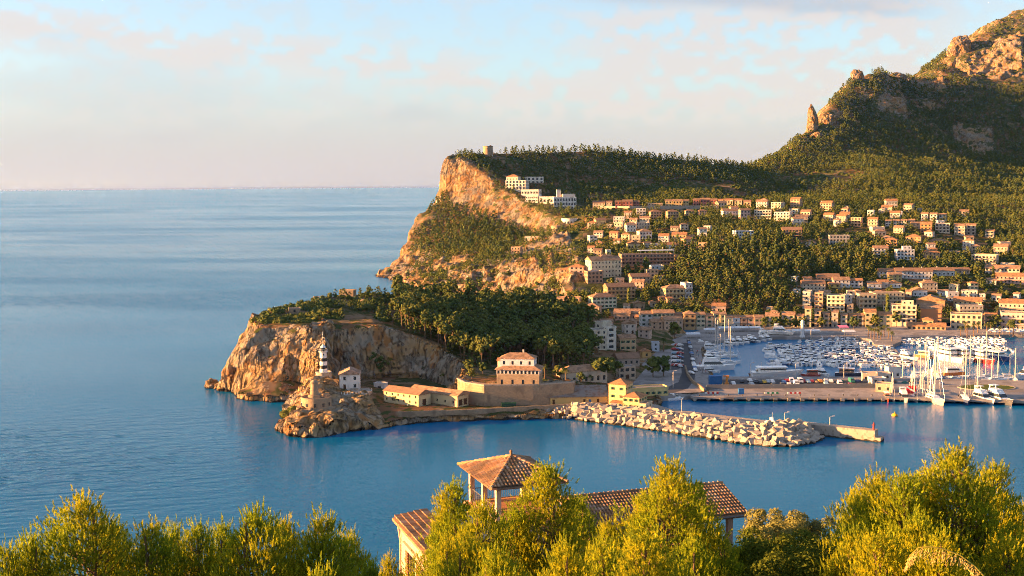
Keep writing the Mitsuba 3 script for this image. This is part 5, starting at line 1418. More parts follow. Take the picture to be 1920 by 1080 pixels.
# along the back promenade
for n, (x, y, L) in enumerate(((515, 500, 10), (568, 487, 13), (612, 484, 12), (660, 472, 10), (705, 467, 12), (752, 463, 10), (800, 455, 11), (845, 449, 11))):
    motor_yacht(*G('g', x, y), rnd.gauss(25, 8), L, ('white motor yacht first from the left along the back promenade', 'broad white motor yacht second along the back promenade', 'white motor yacht third along the back promenade', 'white motor yacht in the middle of the back promenade row',
                'white motor yacht beside a dark hull along the back promenade', 'small white motor yacht sixth along the back promenade', 'white motor yacht second from the right end of the back promenade', 'white motor yacht at the right end of the back promenade')[n], (.1, .1, .12) if n == 4 else (.68, .67, .65))
motor_yacht(*G('g', 890, 412), 95, 15, 'white yacht lying alongside the back promenade below the trees')
motor_yacht(*G('g', 1035, 402), 60, 17, 'tall white yacht beside the white monument', z=1.9)
# along the left quay, bows out to the right
LQ = ((262, 480, 9, 0), (300, 497, 10, 17), (345, 515, 12, 0), (320, 535, 9, 18), (370, 560, 13, 22), (340, 578, 10, 0), (410, 585, 13, 21), (350, 605, 11, 0), (340, 622, 10, 15), (420, 640, 14, 20), (370, 655, 12, 0), (455, 690, 22, 0), (350, 715, 11, 0))
for n, (x, y, L, m) in enumerate(LQ):
    lab = ('first', 'second', 'third', 'fourth', 'fifth', 'sixth', 'seventh', 'eighth', 'ninth', 'tenth', 'eleventh', 'twelfth', 'last')[n]
    if m:
        sailboat(*G('g', x + 55, y), 92 + rnd.gauss(0, 4), L, m, f'white sailing boat moored {lab} from the far end of the left quay', anchor='mid')
    else:
        px, py = G('g', x + 40 + 2.2 * L, y)
        motor_yacht(px, py, 90 + rnd.gauss(0, 4), L, f'white motor yacht moored {lab} from the far end of the left quay' if L < 20 else 'longest white motor yacht at the left quay, pointing into the basin')
# working boats behind the car park quay


def workboat(px, py, yaw, L, label, hullcol, cabcol, where=0.15, n=1, cat='boat', name='work_boat'):
    p = atz(px, py, 0)
    k = thing(name, label, cat)
    M = frame(p[0], p[1], 0, yaw)
    B, Hs = L * .28, L * .09 + .4
    put(k + '__hull', hull_mesh(L, B, Hs, hullcol).ply('gelcoat', M, color=True))
    for i in range(n):
        a = L * (where - 0.05 * i)
        put(key_for(k + '__cabin'), MB().add(*tapered(-B * .34, B * .34, a - L * (.30 - .06 * i), a + L * .22, Hs * .96 + i * 2.3, Hs + 2.3 + i * 2.3, .96, .15), cabcol).ply('gelcoat', M, color=True))
        put(key_for(k + '__window'), MB().add(*tapered(-B * .343, B * .343, a - L * (.298 - .06 * i), a + L * .2, Hs + 1.05 + i * 2.3, Hs + 1.75 + i * 2.3, .985, .15), (.03, .03, .03)).ply('window_glass', M))
        put(key_for(k + '__roof'), MB().box(-B * .38, B * .38, a - L * (.32 - .06 * i), a + L * .26, Hs + 2.3 + i * 2.3 + .003, Hs + 2.45 + i * 2.3, W_).ply('gelcoat', M, color=True))
    put(k + '__mast', MB().tube([(0, L * .1, Hs + 2.3 * n), (0, L * .1, Hs + 2.3 * n + 3.5)], .1, (.5, .45, .4)).ply('painted', M, color=True))
    put(k + '__railing', MB().tube([(-B * .40, -L * .05, Hs * 1.1 + .8), (-B * .30, -L * .33, Hs * 1.2 + .85), (0, -L * .47, Hs * 1.3 + .9), (B * .30, -L * .33, Hs * 1.2 + .85), (B * .40, -L * .05, Hs * 1.1 + .8)], .05, seg=4).ply('steel', M))
    return k


workboat(*G('g', 890, 750), 92, 26, 'white excursion boat with a red bow stripe behind the car park', (.60, .58, .56), (.64, .63, .60), n=1)
workboat(*G('g', 735, 748), -88, 11, 'brown fishing boat behind the excursion boat', (.20, .10, .06), (.30, .22, .16))
workboat(*G('g', 1165, 750), -80, 10, 'rusty red fishing boat behind the parked cars', (.30, .06, .04), (.34, .12, .08))
motor_yacht(*G('g', 1330, 757), 20, 13, 'white motor cruiser moored behind the car park quay')
workboat(*G('f', 60, 745), 70, 14, 'dark trawler with a brown derrick at the end of the basin', (.05, .05, .07), (.30, .18, .12))
for n, (x, y, L, c, nn, lab) in enumerate(((905, 618, 22, (.66, .65, .62), 2, 'big white ferry with rows of windows at the left of the ferries'), (1010, 620, 19, (.64, .63, .62), 2, 'white ferry second from the left among the ferries'), (1180, 632, 19, (.40, .025, .025), 2, 'ferry with a bright red hull'),
                                           (1310, 605, 20, (.05, .09, .22), 1, 'long dark blue boat under an awning right of the red ferry'))):
    workboat(*G('f', x, y), 18, L, lab, c, (.64, .63, .61), n=nn, cat='ferry', name='ferry')
motor_yacht(*G('f', 640, 620), 30, 15, 'white motor yacht left of the big ferries')
workboat(*G('f', 705, 590), 40, 12, 'small brown wooden boat between the white yacht and the ferries', (.34, .18, .07), (.5, .35, .2))
# masts behind the front quay
for n, (x, y, top, L) in enumerate(((600, 745, 530, 13), (748, 735, 425, 16), (640, 770, 560, 12), (838, 745, 475, 15), (905, 750, 560, 12), (1015, 750, 560, 13), (1275, 790, 535, 14), (1325, 780, 545, 13), (1390, 760, 550, 13), (940, 770, 640, 10))):
    px, py = G('f', x, y)
    p = atz(px, py, 0)
    sailboat(px, py, rnd.choice((-75, 80, 160)), L, (y - top) / 4.5 * p[1] / F, 'sailing boat with a %s mast behind the front quay, %s' % (('tall', 'very tall', 'slender', 'tall', 'slim', 'pale', 'tall', 'straight', 'pale', 'short')[n],
             ('first from the left', 'left of the ferries', 'near the huts', 'in front of the left ferry', 'between the ferries', 'below the second ferry', 'right of the red ferry', 'second from the right end', 'at the right end', 'beside the orange boat')[n]), anchor='mid')
# the front quay, bows to the camera
FQ = ((375, 968, 0, 'red', ''), (440, 965, 685, 12, 'white sailing boat with a single mast right of the red fishing boat'), (635, 970, 645, 15, 'white ketch with two masts in the front row'),
      (700, 965, 665, 12, 'white sailing boat right of the ketch'), (765, 968, 650, 12, 'white sailing boat left of the big schooner'), (1060, 998, 490, 21, 'dark blue sailing yacht with a tall mast in the front row'), (1150, 970, 560, 13, 'small sailing boat half behind the dark blue yacht'))
for x, y, top, L, lab in FQ[1:]:
    px, py = G('f', x, y)
    m = (y - top) / 4.5 * atz(px, py, 0)[1] / F - 2
    sailboat(px, py, -4 if x < 900 else -12, L, m, lab, (.05, .07, .14) if 'dark blue' in lab else (.66, .64, .6), 2 if 'ketch' in lab else 1)
sailboat(*G('f', 862, 1000), 6, 23, 26, 'big two masted schooner with a wooden bow in the front row', (.56, .46, .36), 2)
workboat(*G('f', 372, 950), -8, 9, 'small red fishing boat at the left end of the front row', (.50, .06, .03), (.55, .2, .1))
motor_yacht(*G('f', 548, 975), -6, 15, 'white and dark motor yacht between the sailing boats of the front row', (.40, .38, .36))
motor_yacht(*G('f', 1285, 990), 12, 18, 'white motor yacht with a flybridge in the front row')
motor_yacht(*G('f', 1440, 1000), 14, 20, 'dark hulled motor yacht at the right end of the front row', (.08, .09, .11))
motor_yacht(*G('f', 1440, 775), -60, 20, 'tall white motor yacht lying behind the front quay at the right edge')
k = workboat(*G('f', 945, 790), 90, 11, 'orange wooden boat propped up on the front quay', (.52, .17, .05), (.60, .58, .55))
for q in list(scene):
    if q.startswith(k + '__'):
        scene[q]['to_world'] = T().translate([0, 0, 3.2])
# small boats in the corner by the harbour office
for n, (px, py, s) in enumerate(((1241, 746, .7), (1249, 751, .75), (1260, 746, 1.0), (1268, 750, 1.15), (1281, 747, .8), (1286, 743, .7))):
    motorboat(atz(px, py, 0), 70 + n * 9, s, ('small dinghy at the left of the little boats by the harbour office', 'low boat in front of the little boats by the harbour office', 'white launch among the little boats by the harbour office', 'biggest white launch by the harbour office',
              'small boat near the corner of the quay', 'smallest boat tucked into the corner of the quay')[n], None)
k = thing('buoy', 'yellow mooring buoy floating in front of the sailing boats', 'buoy')
p = atz(1677.5, 780, 0)
put(k + '__float', MB().lathe([(.01, -.5), (1.0, -.4), (1.25, .2), (1.1, .8), (.3, 1.1), (.01, 1.15)], (.70, .36, .02), 14, p).ply('painted', color=True, smooth=True))
put(k + '__ring', MB().lathe([(.3, 1.1), (.3, 1.6), (.2, 1.7), (.01, 1.7)], (.5, .26, .02), 8, p).ply('painted', color=True))

# ---------------------------------------------------------------- cars and quay furniture
def car_parts(L=4.2, B=1.75, van=0):
    prof = [(-L / 2, .35), (-L / 2, .75), (-L / 2 + .9, .9), (-L / 2 + 1.5, 1.42), (L / 2 - .9, 1.45), (L / 2 - .1, .95), (L / 2, .6), (L / 2, .35)] if not van else \
           [(-L / 2, .35), (-L / 2, .9), (-L / 2 + .5, 1.1), (-L / 2 + 1.0, 2.1), (L / 2 - .1, 2.15), (L / 2, 1.9), (L / 2, .35)]
    m = trimesh.creation.extrude_polygon(Polygon(prof), B, engine='earcut')        # x = length, y = height, z = width
    v = m.vertices.copy()
    tap = np.where(v[:, 1] > 1.2, .86, 1.0)
    body = (np.stack([(v[:, 2] - B / 2) * tap, v[:, 0], v[:, 1]], -1), m.faces[:, ::-1])
    top = 1.36 if not van else 1.95
    low = .95 if not van else 1.35
    gl = tapered(-B / 2 * .945, B / 2 * .945, -L / 2 + (1.05 if not van else .58), L / 2 - (.35 if not van else 2.6), low, top, .90, .95 if not van else .5, .8 if not van else .1)
    return body, gl


WHEEL = MB().tube([(-.1, 0, 0), (.1, 0, 0)], .32, seg=12).ply('rubber')
CARCOL = {'white': (.62, .61, .60), 'dark': (.035, .04, .05), 'silver': (.36, .38, .40), 'red': (.36, .03, .03), 'yellow': (.62, .38, .03), 'blue': (.05, .12, .28), 'orange': (.60, .24, .03), 'green': (.03, .16, .12), 'pale blue': (.25, .38, .48)}
CARS = {}


def car(px, py, col, yaw, label, group=None, van=0, z=1.95, L=4.2):
    if (col, van) not in CARS:
        b, g = car_parts(L if not van else 5.4, 1.75 if not van else 2.0, van)
        CARS[col, van] = MB().add(*b, CARCOL[col]).ply('car_paint', color=True), MB().add(*g).ply('window_glass')
    p = atz(px, py, z)
    k = thing('parked_van' if van else 'parked_car', label, 'van' if van else 'car', group)
    M = frame(p[0], p[1], z, yaw)
    put(k + '__body', {**CARS[col, van][0], 'to_world': T(M.tolist())})
    put(k + '__windows', {**CARS[col, van][1], 'to_world': T(M.tolist())})
    for sx in (-.8, .8):
        for sy in (-1.25, 1.3):
            put(key_for(k + '__wheel'), {**WHEEL, 'to_world': T((M @ frame(sx, sy, .32)).tolist())})


QC = (('yellow', 410, 815, 'bright yellow car beside the orange crane'), ('white', 518, 815, 'white car just right of the orange crane'), ('dark', 592, 795, 'dark car, first of the cars behind the excursion boat'), ('white', 657, 790, 'white car between two dark cars'), ('dark', 705, 800, 'dark car left of its dark twin'),
      ('dark', 740, 802, 'dark car touching the yellow car'), ('yellow', 775, 802, 'yellow car in the middle of the car park'), ('silver', 810, 800, 'silver car right of the yellow car'), ('white', 846, 800, 'white car second right of the yellow car'), ('blue', 945, 805, 'blue car left of the dark red car'),
      ('red', 966, 790, 'dark red car behind the white vans'), ('red', 1106, 795, 'red car right of the white vans'), ('pale blue', 1147, 800, 'pale blue car in the right part of the car park'), ('red', 1174, 797, 'bright red car next to the pale blue car'), ('orange', 1247, 797, 'orange car alone in the right part of the car park'),
      ('pale blue', 1300, 818, 'pale blue car near the low wall'), ('silver', 1302, 792, 'silver car behind the pale blue one near the low wall'), ('white', 1341, 796, 'white car left of the camper'), ('red', 1500, 824, 'red car at the right end of the car park'), ('white', 985, 822, 'white car with its back to the low wall'),
      ('dark', 932, 823, 'dark car with its back to the low wall'), ('silver', 672, 822, 'silver car alone by the low wall'), ('dark', 852, 827, 'dark car by the low wall below the white car'))
for c, x, y, lab in QC:
    car(*G('g', x, y), c, rnd.choice((0, 180)) + rnd.gauss(0, 5), lab, z=2.05)
for c, x, y, lab in (('white', 1010, 797, 'white van, left one of the pair in the car park'), ('white', 1081, 797, 'white van, right one of the pair in the car park'), ('white', 1047, 818, 'tall white van in front of the pair of vans'), ('white', 1416, 820, 'white camper van by the low wall'), ('green', 1515, 797, 'green van at the right end of the car park')):
    car(*G('g', x, y), c, rnd.gauss(0, 4), lab, van=1, z=2.05)
for n in range(15):
    t = n / 14
    car(*G('g', 143 + 52 * t + rnd.uniform(-2, 2), 455 + 245 * t), rnd.choice(('dark', 'silver', 'white', 'blue', 'dark')), rnd.gauss(3, 3), 'car parked at the kerb in the line between the road and the promenade', 'cars in line along the promenade kerb')
for n in range(18):
    x, y = 25 + (n % 3) * 20, 490 + (n // 3) * 34
    car(*G('g', x + rnd.uniform(-3, 3), y), ('silver', 'red', 'white', 'red', 'blue', 'white', 'pale blue')[n % 7], 88 + rnd.gauss(0, 4), 'car in the small parking area left of the road', 'cars in the parking area left of the road', z=1.94)
for x, y, lab, ang in ((160, 725, 'white car on the bend of the road by the curved wall', 40), (68, 668, 'silver car leaving the small parking area', 10)):
    car(*G('g', x, y), 'silver' if 'silver' in lab else 'white', ang, lab)
k = thing('container', 'blue container at the left end of the car park', 'container')
p = atz(*G('g', 365, 818), 2.03)
M = frame(p[0], p[1], 2.03, 4)
mb = MB().box(-2.9, 2.9, -1.5, 1.5, .1, 4.4, (.03, .12, .30), M=M)
put(k + '__box', mb.ply('painted', color=True))
for n in range(10):
    put(key_for(k + '__rib'), MB().box(-2.7 + n * .6, -2.5 + n * .6, -1.58, -1.503, .2, 4.3, (.03, .13, .32), M=M).ply('painted', color=True))
k = thing('harbour_crane', 'small orange harbour crane standing between yellow and white cars', 'crane')
p = atz(*G('g', 462, 820), 2.03)
M = frame(p[0], p[1], 2.03, -10)
put(k + '__base', MB().box(-1.0, 1.0, -.9, .9, 0, 1.2, (.48, .20, .05), M=M).ply('painted', color=True))
put(k + '__column', MB().box(-.5, .5, -.45, .45, 1.2, 4.0, (.52, .22, .05), M=M).ply('painted', color=True))
put(k + '__jib', MB().box(-1.7, .5, -.3, .3, 4.0, 4.6, (.55, .22, .05), M=M).ply('painted', color=True))
put(k + '__cab', MB().box(.1, 1.0, -.6, .6, 3.3, 4.6, (.50, .20, .05), M=M).ply('painted', color=True))
# huts and the red board with a white stripe
for n, (x, y, w, h, c, lab) in enumerate(((230, 790, 7, 3.6, (.52, .44, .36), 'peach and white hut with an open front on the front quay'), (310, 815, 7, 2.6, (.60, .60, .60), 'white cabin with small windows on the front quay'), (350, 780, 6, 3.2, (.58, .54, .48), 'white hut with a dark opening behind the white cabin'), (440, 760, 6, 5.0, (.58, .57, .55), 'tall pale hut at the edge of the basin'), (345, 880, 7, 3.4, (.46, .38, .28), 'sunlit tan shed on the edge of the front quay'))):
    k = thing('quay_hut', lab, 'hut')
    p = atz(*G('f', x, y), 2.0)
    block(k, frame(p[0], p[1], 2.0, (-10, 5, -5, 8, -22)[n]), -w / 2, w / 2, 0, w * .8, 0, h, c, 'flat', (.5, .4, .33), 1, nf=2, ns=1, base=0.0, ww=1.2, wh=1.3)
k = thing('diving_board_sign', 'red board with a white diagonal stripe on the front quay', 'sign')
p = atz(*G('f', 580, 902), 2.0)
M = frame(p[0], p[1], 2.0, -4)
put(k + '__board', MB().box(-2.0, 2.0, -.1, .1, .5, 4.0, (.52, .02, .03), M=M).ply('painted', color=True))
put(k + '__stripe', MB().add(np.array([(-2, -.106, 4), (-2, -.106, 3.2), (2, -.106, .5), (2, -.106, 1.3)]) @ M[:3, :3].T + M[:3, 3], [[0, 1, 2, 3]], (.7, .7, .68)).ply('painted', color=True))
for a in (-1.7, 1.7):
    put(key_for(k + '__post'), MB().box(a - .08, a + .08, .103, .26, 0, 3.8, (.3, .3, .3), M=M).ply('painted', color=True))
k = thing('lawn', 'oval lawn with a pale kerb on the front quay', 'lawn')
p = atz(*G('f', 1215, 840), 2.0)
put(k + '__kerb', MB().lathe([(1.0, -1), (1.0, .25), (.94, .25), (.94, .1)], (.5, .45, .4), 28).ply('concrete', np.array([[13, 0, 0, p[0]], [0, 8, 0, p[1]], [0, 0, 1, 2.0], [0, 0, 0, 1]])))
put(k + '__grass', MB().lathe([(.94, .18), (.01, .22)], (.2, .3, .05), 28).ply('foliage', np.array([[13, 0, 0, p[0]], [0, 8, 0, p[1]], [0, 0, 1, 2.0], [0, 0, 0, 1]])))


def lamp(px, py, h, label, z=2.5, arm=1.2):
    p = atz(px, py, z)
    k = thing('street_lamp', label, 'street lamp')
    put(k + '__pole', MB().tube([(p[0], p[1], z), (p[0], p[1], z + h * .9), (p[0] + arm * .3, p[1], z + h * .98), (p[0] + arm, p[1], z + h)], [.14, .10, .08, .07], (.6, .55, .48)).ply('painted', color=True, smooth=True))
    put(k + '__lamp_head', MB().box(p[0] + arm * .8, p[0] + arm * 1.5, p[1] - .18, p[1] + .18, z + h - .05, z + h + .14, (.6, .57, .52)).ply('painted', color=True))


lamp(1278, 773, 5.6, 'white street lamp on the mole beside the harbour office', arm=.3)
lamp(1471, 790, 3.6, 'curved lamp post at the inner end of the tip wall', z=3.4)
lamp(1556, 797, 3.4, 'curved lamp post halfway along the wall at the tip of the mole', z=4.2)
lamp(1262, 727, 8, 'tall lamp post on the road left of the curved wall', z=2)
for n, (x, y) in enumerate(((660, 752), (1040, 755), (1172, 440), (1450, 760))):
    lamp(*G('g', x, y), 7, ('lamp post behind the white car at the basin edge', 'lamp post right of the excursion boat', 'lamp post at the end of the back promenade', 'lamp post by the trawler berth')[n], z=2)
k = thing('harbour_light', 'small red harbour light at the tip of the mole', 'light')
put(k + '__post', MB().lathe([(.35, 0), (.30, 1.9), (.45, 2.0), (.45, 2.2), (.25, 2.2), (.25, 2.7), (.01, 2.9)], (.45, .04, .03), 12, MOLE_TIP).ply('painted', color=True, smooth=40))
k = thing('tarpaulin_boat', 'small white boat under a cover hauled up on the mole', 'boat')
p = atz(1449, 797, 2.5)
put(k + '__hull', hull_mesh(6, 2.2, 1.0).ply('gelcoat', frame(p[0], p[1], 2.9, 60), color=True))
put(k + '__cabin', MB().add(*tapered(-.7, .7, -.6, 1.2, .9, 2.6, .9, .4), W_).ply('gelcoat', frame(p[0], p[1], 2.9, 60), color=True))
put(k + '__mast', MB().tube([(0, 0, 2), (0, .3, 4.6)], .05, (.6, .6, .6)).ply('painted', frame(p[0], p[1], 2.9, 60), color=True))
for n, (x, lab) in enumerate(((336, 'red and white barriers lying on the south quay'), (840, 'green and white barriers on the south quay'), (1030, 'red and white barriers near the right end of the south quay'))):
    k = thing('barrier', lab.replace('barriers', 'barrier'), 'barrier')
    p = atz(*G('g', x, 893), 2.0)
    for i in range(6):
        put(key_for(k + '__segment'), MB().box(p[0] - 3 + i, p[0] - 2.02 + i, p[1] - .25, p[1] + .25, 2.0, 2.8, ((.45, .05, .04) if n != 1 else (.03, .2, .1)) if i % 2 else (.6, .6, .58)).ply('painted', color=True))
k = thing('blue_bin', 'blue bin standing on the edge of the south quay', 'bin')
p = atz(*G('g', 582, 893), 2.0)
put(k + '__tub', MB().box(p[0] - 1.2, p[0] + 1.2, p[1] - .8, p[1] + .8, 2.0, 4.2, (.03, .14, .38)).ply('painted', color=True))
put(k + '__lid', MB().box(p[0] - 1.3, p[0] + 1.3, p[1] - .9, p[1] + .9, 4.203, 4.4, (.03, .12, .32)).ply('painted', color=True))
for n in range(22):
    p = atz(1312 + 27 * n, 742.6 + .12 * n * .5, 2.0)
    put(thing('bollard', 'small dark bollard on the edge of the south quay', 'bollard', 'bollards along the edge of the south quay'), MB().lathe([(.28, 0), (.2, .1), (.18, .55), (.32, .62), (.3, .8), (.01, .86)], (.05, .05, .05), 10, (p[0], p[1] + .6, 2.0)).ply('painted', color=True))
NETC = [(.28, .16, .08), (.04, .16, .14), (.10, .14, .26), (.33, .25, .16), (.12, .1, .09)]
for n in range(16):
    px, py = 1500 + rnd.uniform(0, 300), rnd.uniform(714, 728)
    p = atz(px, py, 2.0)
    m = trimesh.creation.icosphere(subdivisions=2)
    m.vertices *= 1 + .5 * (meshkit.fbm(m.vertices * 1.4 + n * 7, 3, n) - .5)[:, None]
    m.vertices = m.vertices * [rnd.uniform(.8, 1.7), rnd.uniform(.7, 1.2), .75] + [p[0], p[1], 2.35]
    put(thing('net_heap', 'heap of fishing nets lying on the front quay', 'net heap', 'heaps of fishing nets on the front quay'), MB().mesh(m, NETC[n % 5]).ply('plaster', color=True))
XS = ((1695, 712, 15, 10), (1732, 710, 18, 11), (1758, 709, 20, 12), (1782, 708, 16, 11), (1822, 710, 21, 13), (1840, 712, 17, 11), (1852, 708, 23, 13), (1904, 716, 16, 11))
for n, (px, py, mh, L) in enumerate(XS):
    sailboat(px, py, rnd.choice((-80, 85, 170)), L, mh, 'sailing boat with bare mast in the basin behind the front quay, %s from the left' % ('first', 'second', 'third', 'fourth', 'fifth', 'sixth', 'seventh', 'eighth')[n], anchor='mid')
# monument, awnings, parasols
k = thing('monument', 'white lighthouse shaped monument on the back promenade', 'monument')
p = atz(*G('g', 1100, 415), 1.9)
put(k + '__column', MB().lathe([(1.6, 0), (1.6, 1), (1.1, 1.1), (.95, 7.5), (1.5, 7.7), (1.5, 8.1)], (.6, .6, .6), 14, p).ply('painted', color=True, smooth=40))
put(k + '__lantern', MB().lathe([(1.1, 8.1), (1.1, 9.4), (1.3, 9.5), (.5, 10.4), (.01, 10.8)], (.6, .6, .6), 12, p).ply('painted', color=True, smooth=40))
AW = ((120, 235, 385, 'left of the basin'), (272, 362, 348, 'above the road end'), (392, 520, 334, 'in front of the ochre house'), (524, 642, 332, 'in front of the grey green house'), (652, 745, 332, 'left of the plane trees'), (872, 995, 362, 'below the plane trees'), (1012, 1085, 358, 'left of the monument'), (1120, 1245, 358, 'right of the monument'), (1410, 1486, 328, 'pink'), (1445, 1540, 364, 'beside the pink awning'))
for a, b, y, lab in AW:
    x0, y0 = G('g', a, y)
    x1, _ = G('g', b, y)
    p, q = atz(x0, y0, 4.4), atz(x1, y0, 4.4)
    pink = lab == 'pink'
    k = thing('awning', 'pink awning of a waterfront shop' if pink else f'pale restaurant awning on the back promenade {lab}', 'awning')
    rm = MB()
    roof_mesh(rm, 'shed' if pink else 'gable', p[0], q[0], p[1] - 2.5, p[1] + 3.0, 4.3, .9, (.55, .16, .28) if pink else (.56, .58, .60), over=.1)
    put(k + '__canopy', rm.ply('painted', color=True))
    for i in range(5):
        xx = p[0] + (q[0] - p[0]) * i / 4
        put(key_for(k + '__post'), MB().box(xx - .06, xx + .06, p[1] - 2.4, p[1] - 2.28, 1.9, 4.28, (.4, .4, .4)).ply('painted', color=True))
for n in range(16):
    x, y = G('f', 1245 + n * 20, 402 + rnd.uniform(-6, 4) - (n % 2) * 14)
    p = atz(x, y, 2.0)
    k = thing('parasol', 'white cafe parasol on the promenade in front of the pinkish hotel', 'parasol', 'white cafe parasols by the pinkish hotel')
    put(k + '__canopy', MB().lathe([(2.1, 2.6), (1.0, 3.1), (.05, 3.5)], (.62, .60, .58), 8, p).ply('painted', color=True))
    put(k + '__pole', MB().tube([p, p + [0, 0, 3.4]], .05, (.4, .3, .2)).ply('painted', color=True))
k = thing('pontoon', 'sloping concrete jetty between the small motorboats and the moorings', 'jetty')
pts = [atz(*G('f', x, y), 1.0)[:2] for x, y in ((375, 470), (440, 545), (560, 640))]
m = trimesh.creation.extrude_polygon(LineString(pts).buffer(2.2), 2.2, engine='earcut')
m.apply_translation((0, 0, -1.2))
put(k, mikit.ply(m, 'concrete'))
for i, (y0, lab) in enumerate(((530, 'third'), (605, 'second'))):
    pass

# people on the promenade: one continuous body each
def person_mesh(seed):
    import manifold3d as m3
    r = random.Random(seed)
    st = r.uniform(.15, .32)
    J = {'hipL': ((-.09, 0, .92), .095), 'hipR': ((.09, 0, .92), .095), 'kneeL': ((-.1, -st * .6, .50), .062), 'kneeR': ((.1, st * .3, .49), .062), 'ankL': ((-.1, -st, .09), .045), 'ankR': ((.1, st * 1.1, .11), .045), 'toeL': ((-.11, -st - .16, .04), .036), 'toeR': ((.11, st * 1.1 - .14, .04), .036),
         'waist': ((0, 0, 1.08), .125), 'chest': ((0, 0, 1.34), .145), 'shL': ((-.19, 0, 1.43), .062), 'shR': ((.19, 0, 1.43), .062), 'neck': ((0, -.01, 1.52), .05), 'head': ((0, -.02, 1.66), .10), 'elbL': ((-.25, .06, 1.14), .042), 'elbR': ((.25, -.04, 1.14), .042), 'wrL': ((-.24, -.04, .90), .032), 'wrR': ((.25, -.16, .93), .032),
         'haL': ((-.235, -.08, .80), .035), 'haR': ((.25, -.22, .84), .035)}
    B = [('hipL', 'kneeL'), ('kneeL', 'ankL'), ('ankL', 'toeL'), ('hipR', 'kneeR'), ('kneeR', 'ankR'), ('ankR', 'toeR'), ('hipL', 'hipR', 'waist'), ('waist', 'chest'), ('chest', 'shL', 'shR'), ('chest', 'neck'), ('neck', 'head'), ('shL', 'elbL'), ('elbL', 'wrL'), ('wrL', 'haL'), ('shR', 'elbR'), ('elbR', 'wrR'), ('wrR', 'haR')]
    out = m3.Manifold()
    for b in B:
        out += m3.Manifold.batch_hull([m3.Manifold.sphere(J[j][1], 12).translate(J[j][0]) for j in b])
    mm = out.to_mesh()
    return trimesh.Trimesh(mm.vert_properties[:, :3], mm.tri_verts)


BODY = [person_mesh(s) for s in range(3)]
WHO = (('g', 215, 548, (.5, .05, .05), 'red'), ('g', 210, 600, (.6, .6, .58), 'white'), ('g', 250, 632, (.6, .4, .05), 'yellow'), ('g', 235, 655, (.5, .05, .06), 'red'), ('g', 262, 690, (.05, .1, .3), 'blue'), ('g', 285, 720, (.5, .06, .05), 'red'), ('g', 240, 700, (.6, .58, .55), 'white'), ('g', 205, 560, (.04, .05, .08), 'dark'),
       ('g', 258, 720, (.04, .05, .07), 'dark'), ('g', 225, 580, (.05, .2, .3), 'blue'))
SEEN = {'red': ['on the promenade farthest up beside the left quay', 'on the promenade above the blue shirted walker', 'at the near end of the promenade'], 'white': ['in the middle of the promenade', 'near the near end of the promenade'], 'dark': ['far up the promenade', 'at the near end of the promenade'], 'blue': ['near the near end of the promenade', 'halfway up the promenade'], 'yellow': ['on the promenade by the quay edge']}
for n, (z, x, y, c, nm) in enumerate(WHO):
    p = atz(*G(z, x, y), 1.93)
    m = BODY[n % 3]
    zz = m.vertices[:, 2]
    ax = np.abs(m.vertices[:, 0])
    col = np.where((zz > 1.50)[:, None] | ((zz < 1.0) & (ax > .2))[:, None], [(.42, .27, .19)], np.where((zz > .95)[:, None], [c], [(.06, .07, .10)]))
    col = np.where(((zz > 1.68) | ((m.vertices[:, 1] > .01) & (zz > 1.6)))[:, None], [(.05, .03, .02)], col)
    put(thing('person', f'person in a {nm} top walking {SEEN[nm].pop(0)}', 'person'), mikit.ply(m, 'painted', smooth=True, color=col, to_world=T(frame(p[0], p[1], 1.93, rnd.uniform(0, 360)).tolist())))

# ---------------------------------------------------------------- vegetation: kinds, each a trunk and a crown, drawn many times
def clumps(rg, centers, radii, cards, size, core=True, flat=1.0, sub=1):
    "leaf clumps: small leaf-sized faces spread over lumpy balls, with a dark core that closes them"
    V, Fc, n = [], [], 0
    for c, r in zip(centers, radii):
        d = rg.normal(size=(cards, 3))
        d /= np.linalg.norm(d, axis=1, keepdims=True)
        d[:, 2] = np.where(d[:, 2] < -0.5, -d[:, 2], d[:, 2])
        rr = r * rg.uniform(.72, 1.12, (cards, 1))
        p = c + d * rr * [1, 1, flat]
        nn = d + rg.normal(scale=.45, size=(cards, 3))
        nn /= np.linalg.norm(nn, axis=1, keepdims=True)
        a = np.cross(nn, rg.normal(size=(cards, 3)))
        a /= np.linalg.norm(a, axis=1, keepdims=True)
        b = np.cross(nn, a)
        s = size * rg.uniform(.7, 1.3, (cards, 1))
        q = np.stack([p - a * s, p - b * s * .6, p + a * s, p + b * s * .6], 1).reshape(-1, 3)
        f = np.arange(cards)[:, None] * 4 + n
        V.append(q)
        Fc += [f + [0, 1, 2], f + [0, 2, 3]]
        n += len(q)
        if core:
            m = trimesh.creation.icosphere(subdivisions=sub)
            v = m.vertices * (r * .74) * [1, 1, flat] * (1 + .25 * rg.normal(size=(len(m.vertices), 1)))
            V.append(v + c)
            Fc.append(m.faces + n)
            n += len(v)
    return np.vstack(V), np.vstack(Fc)


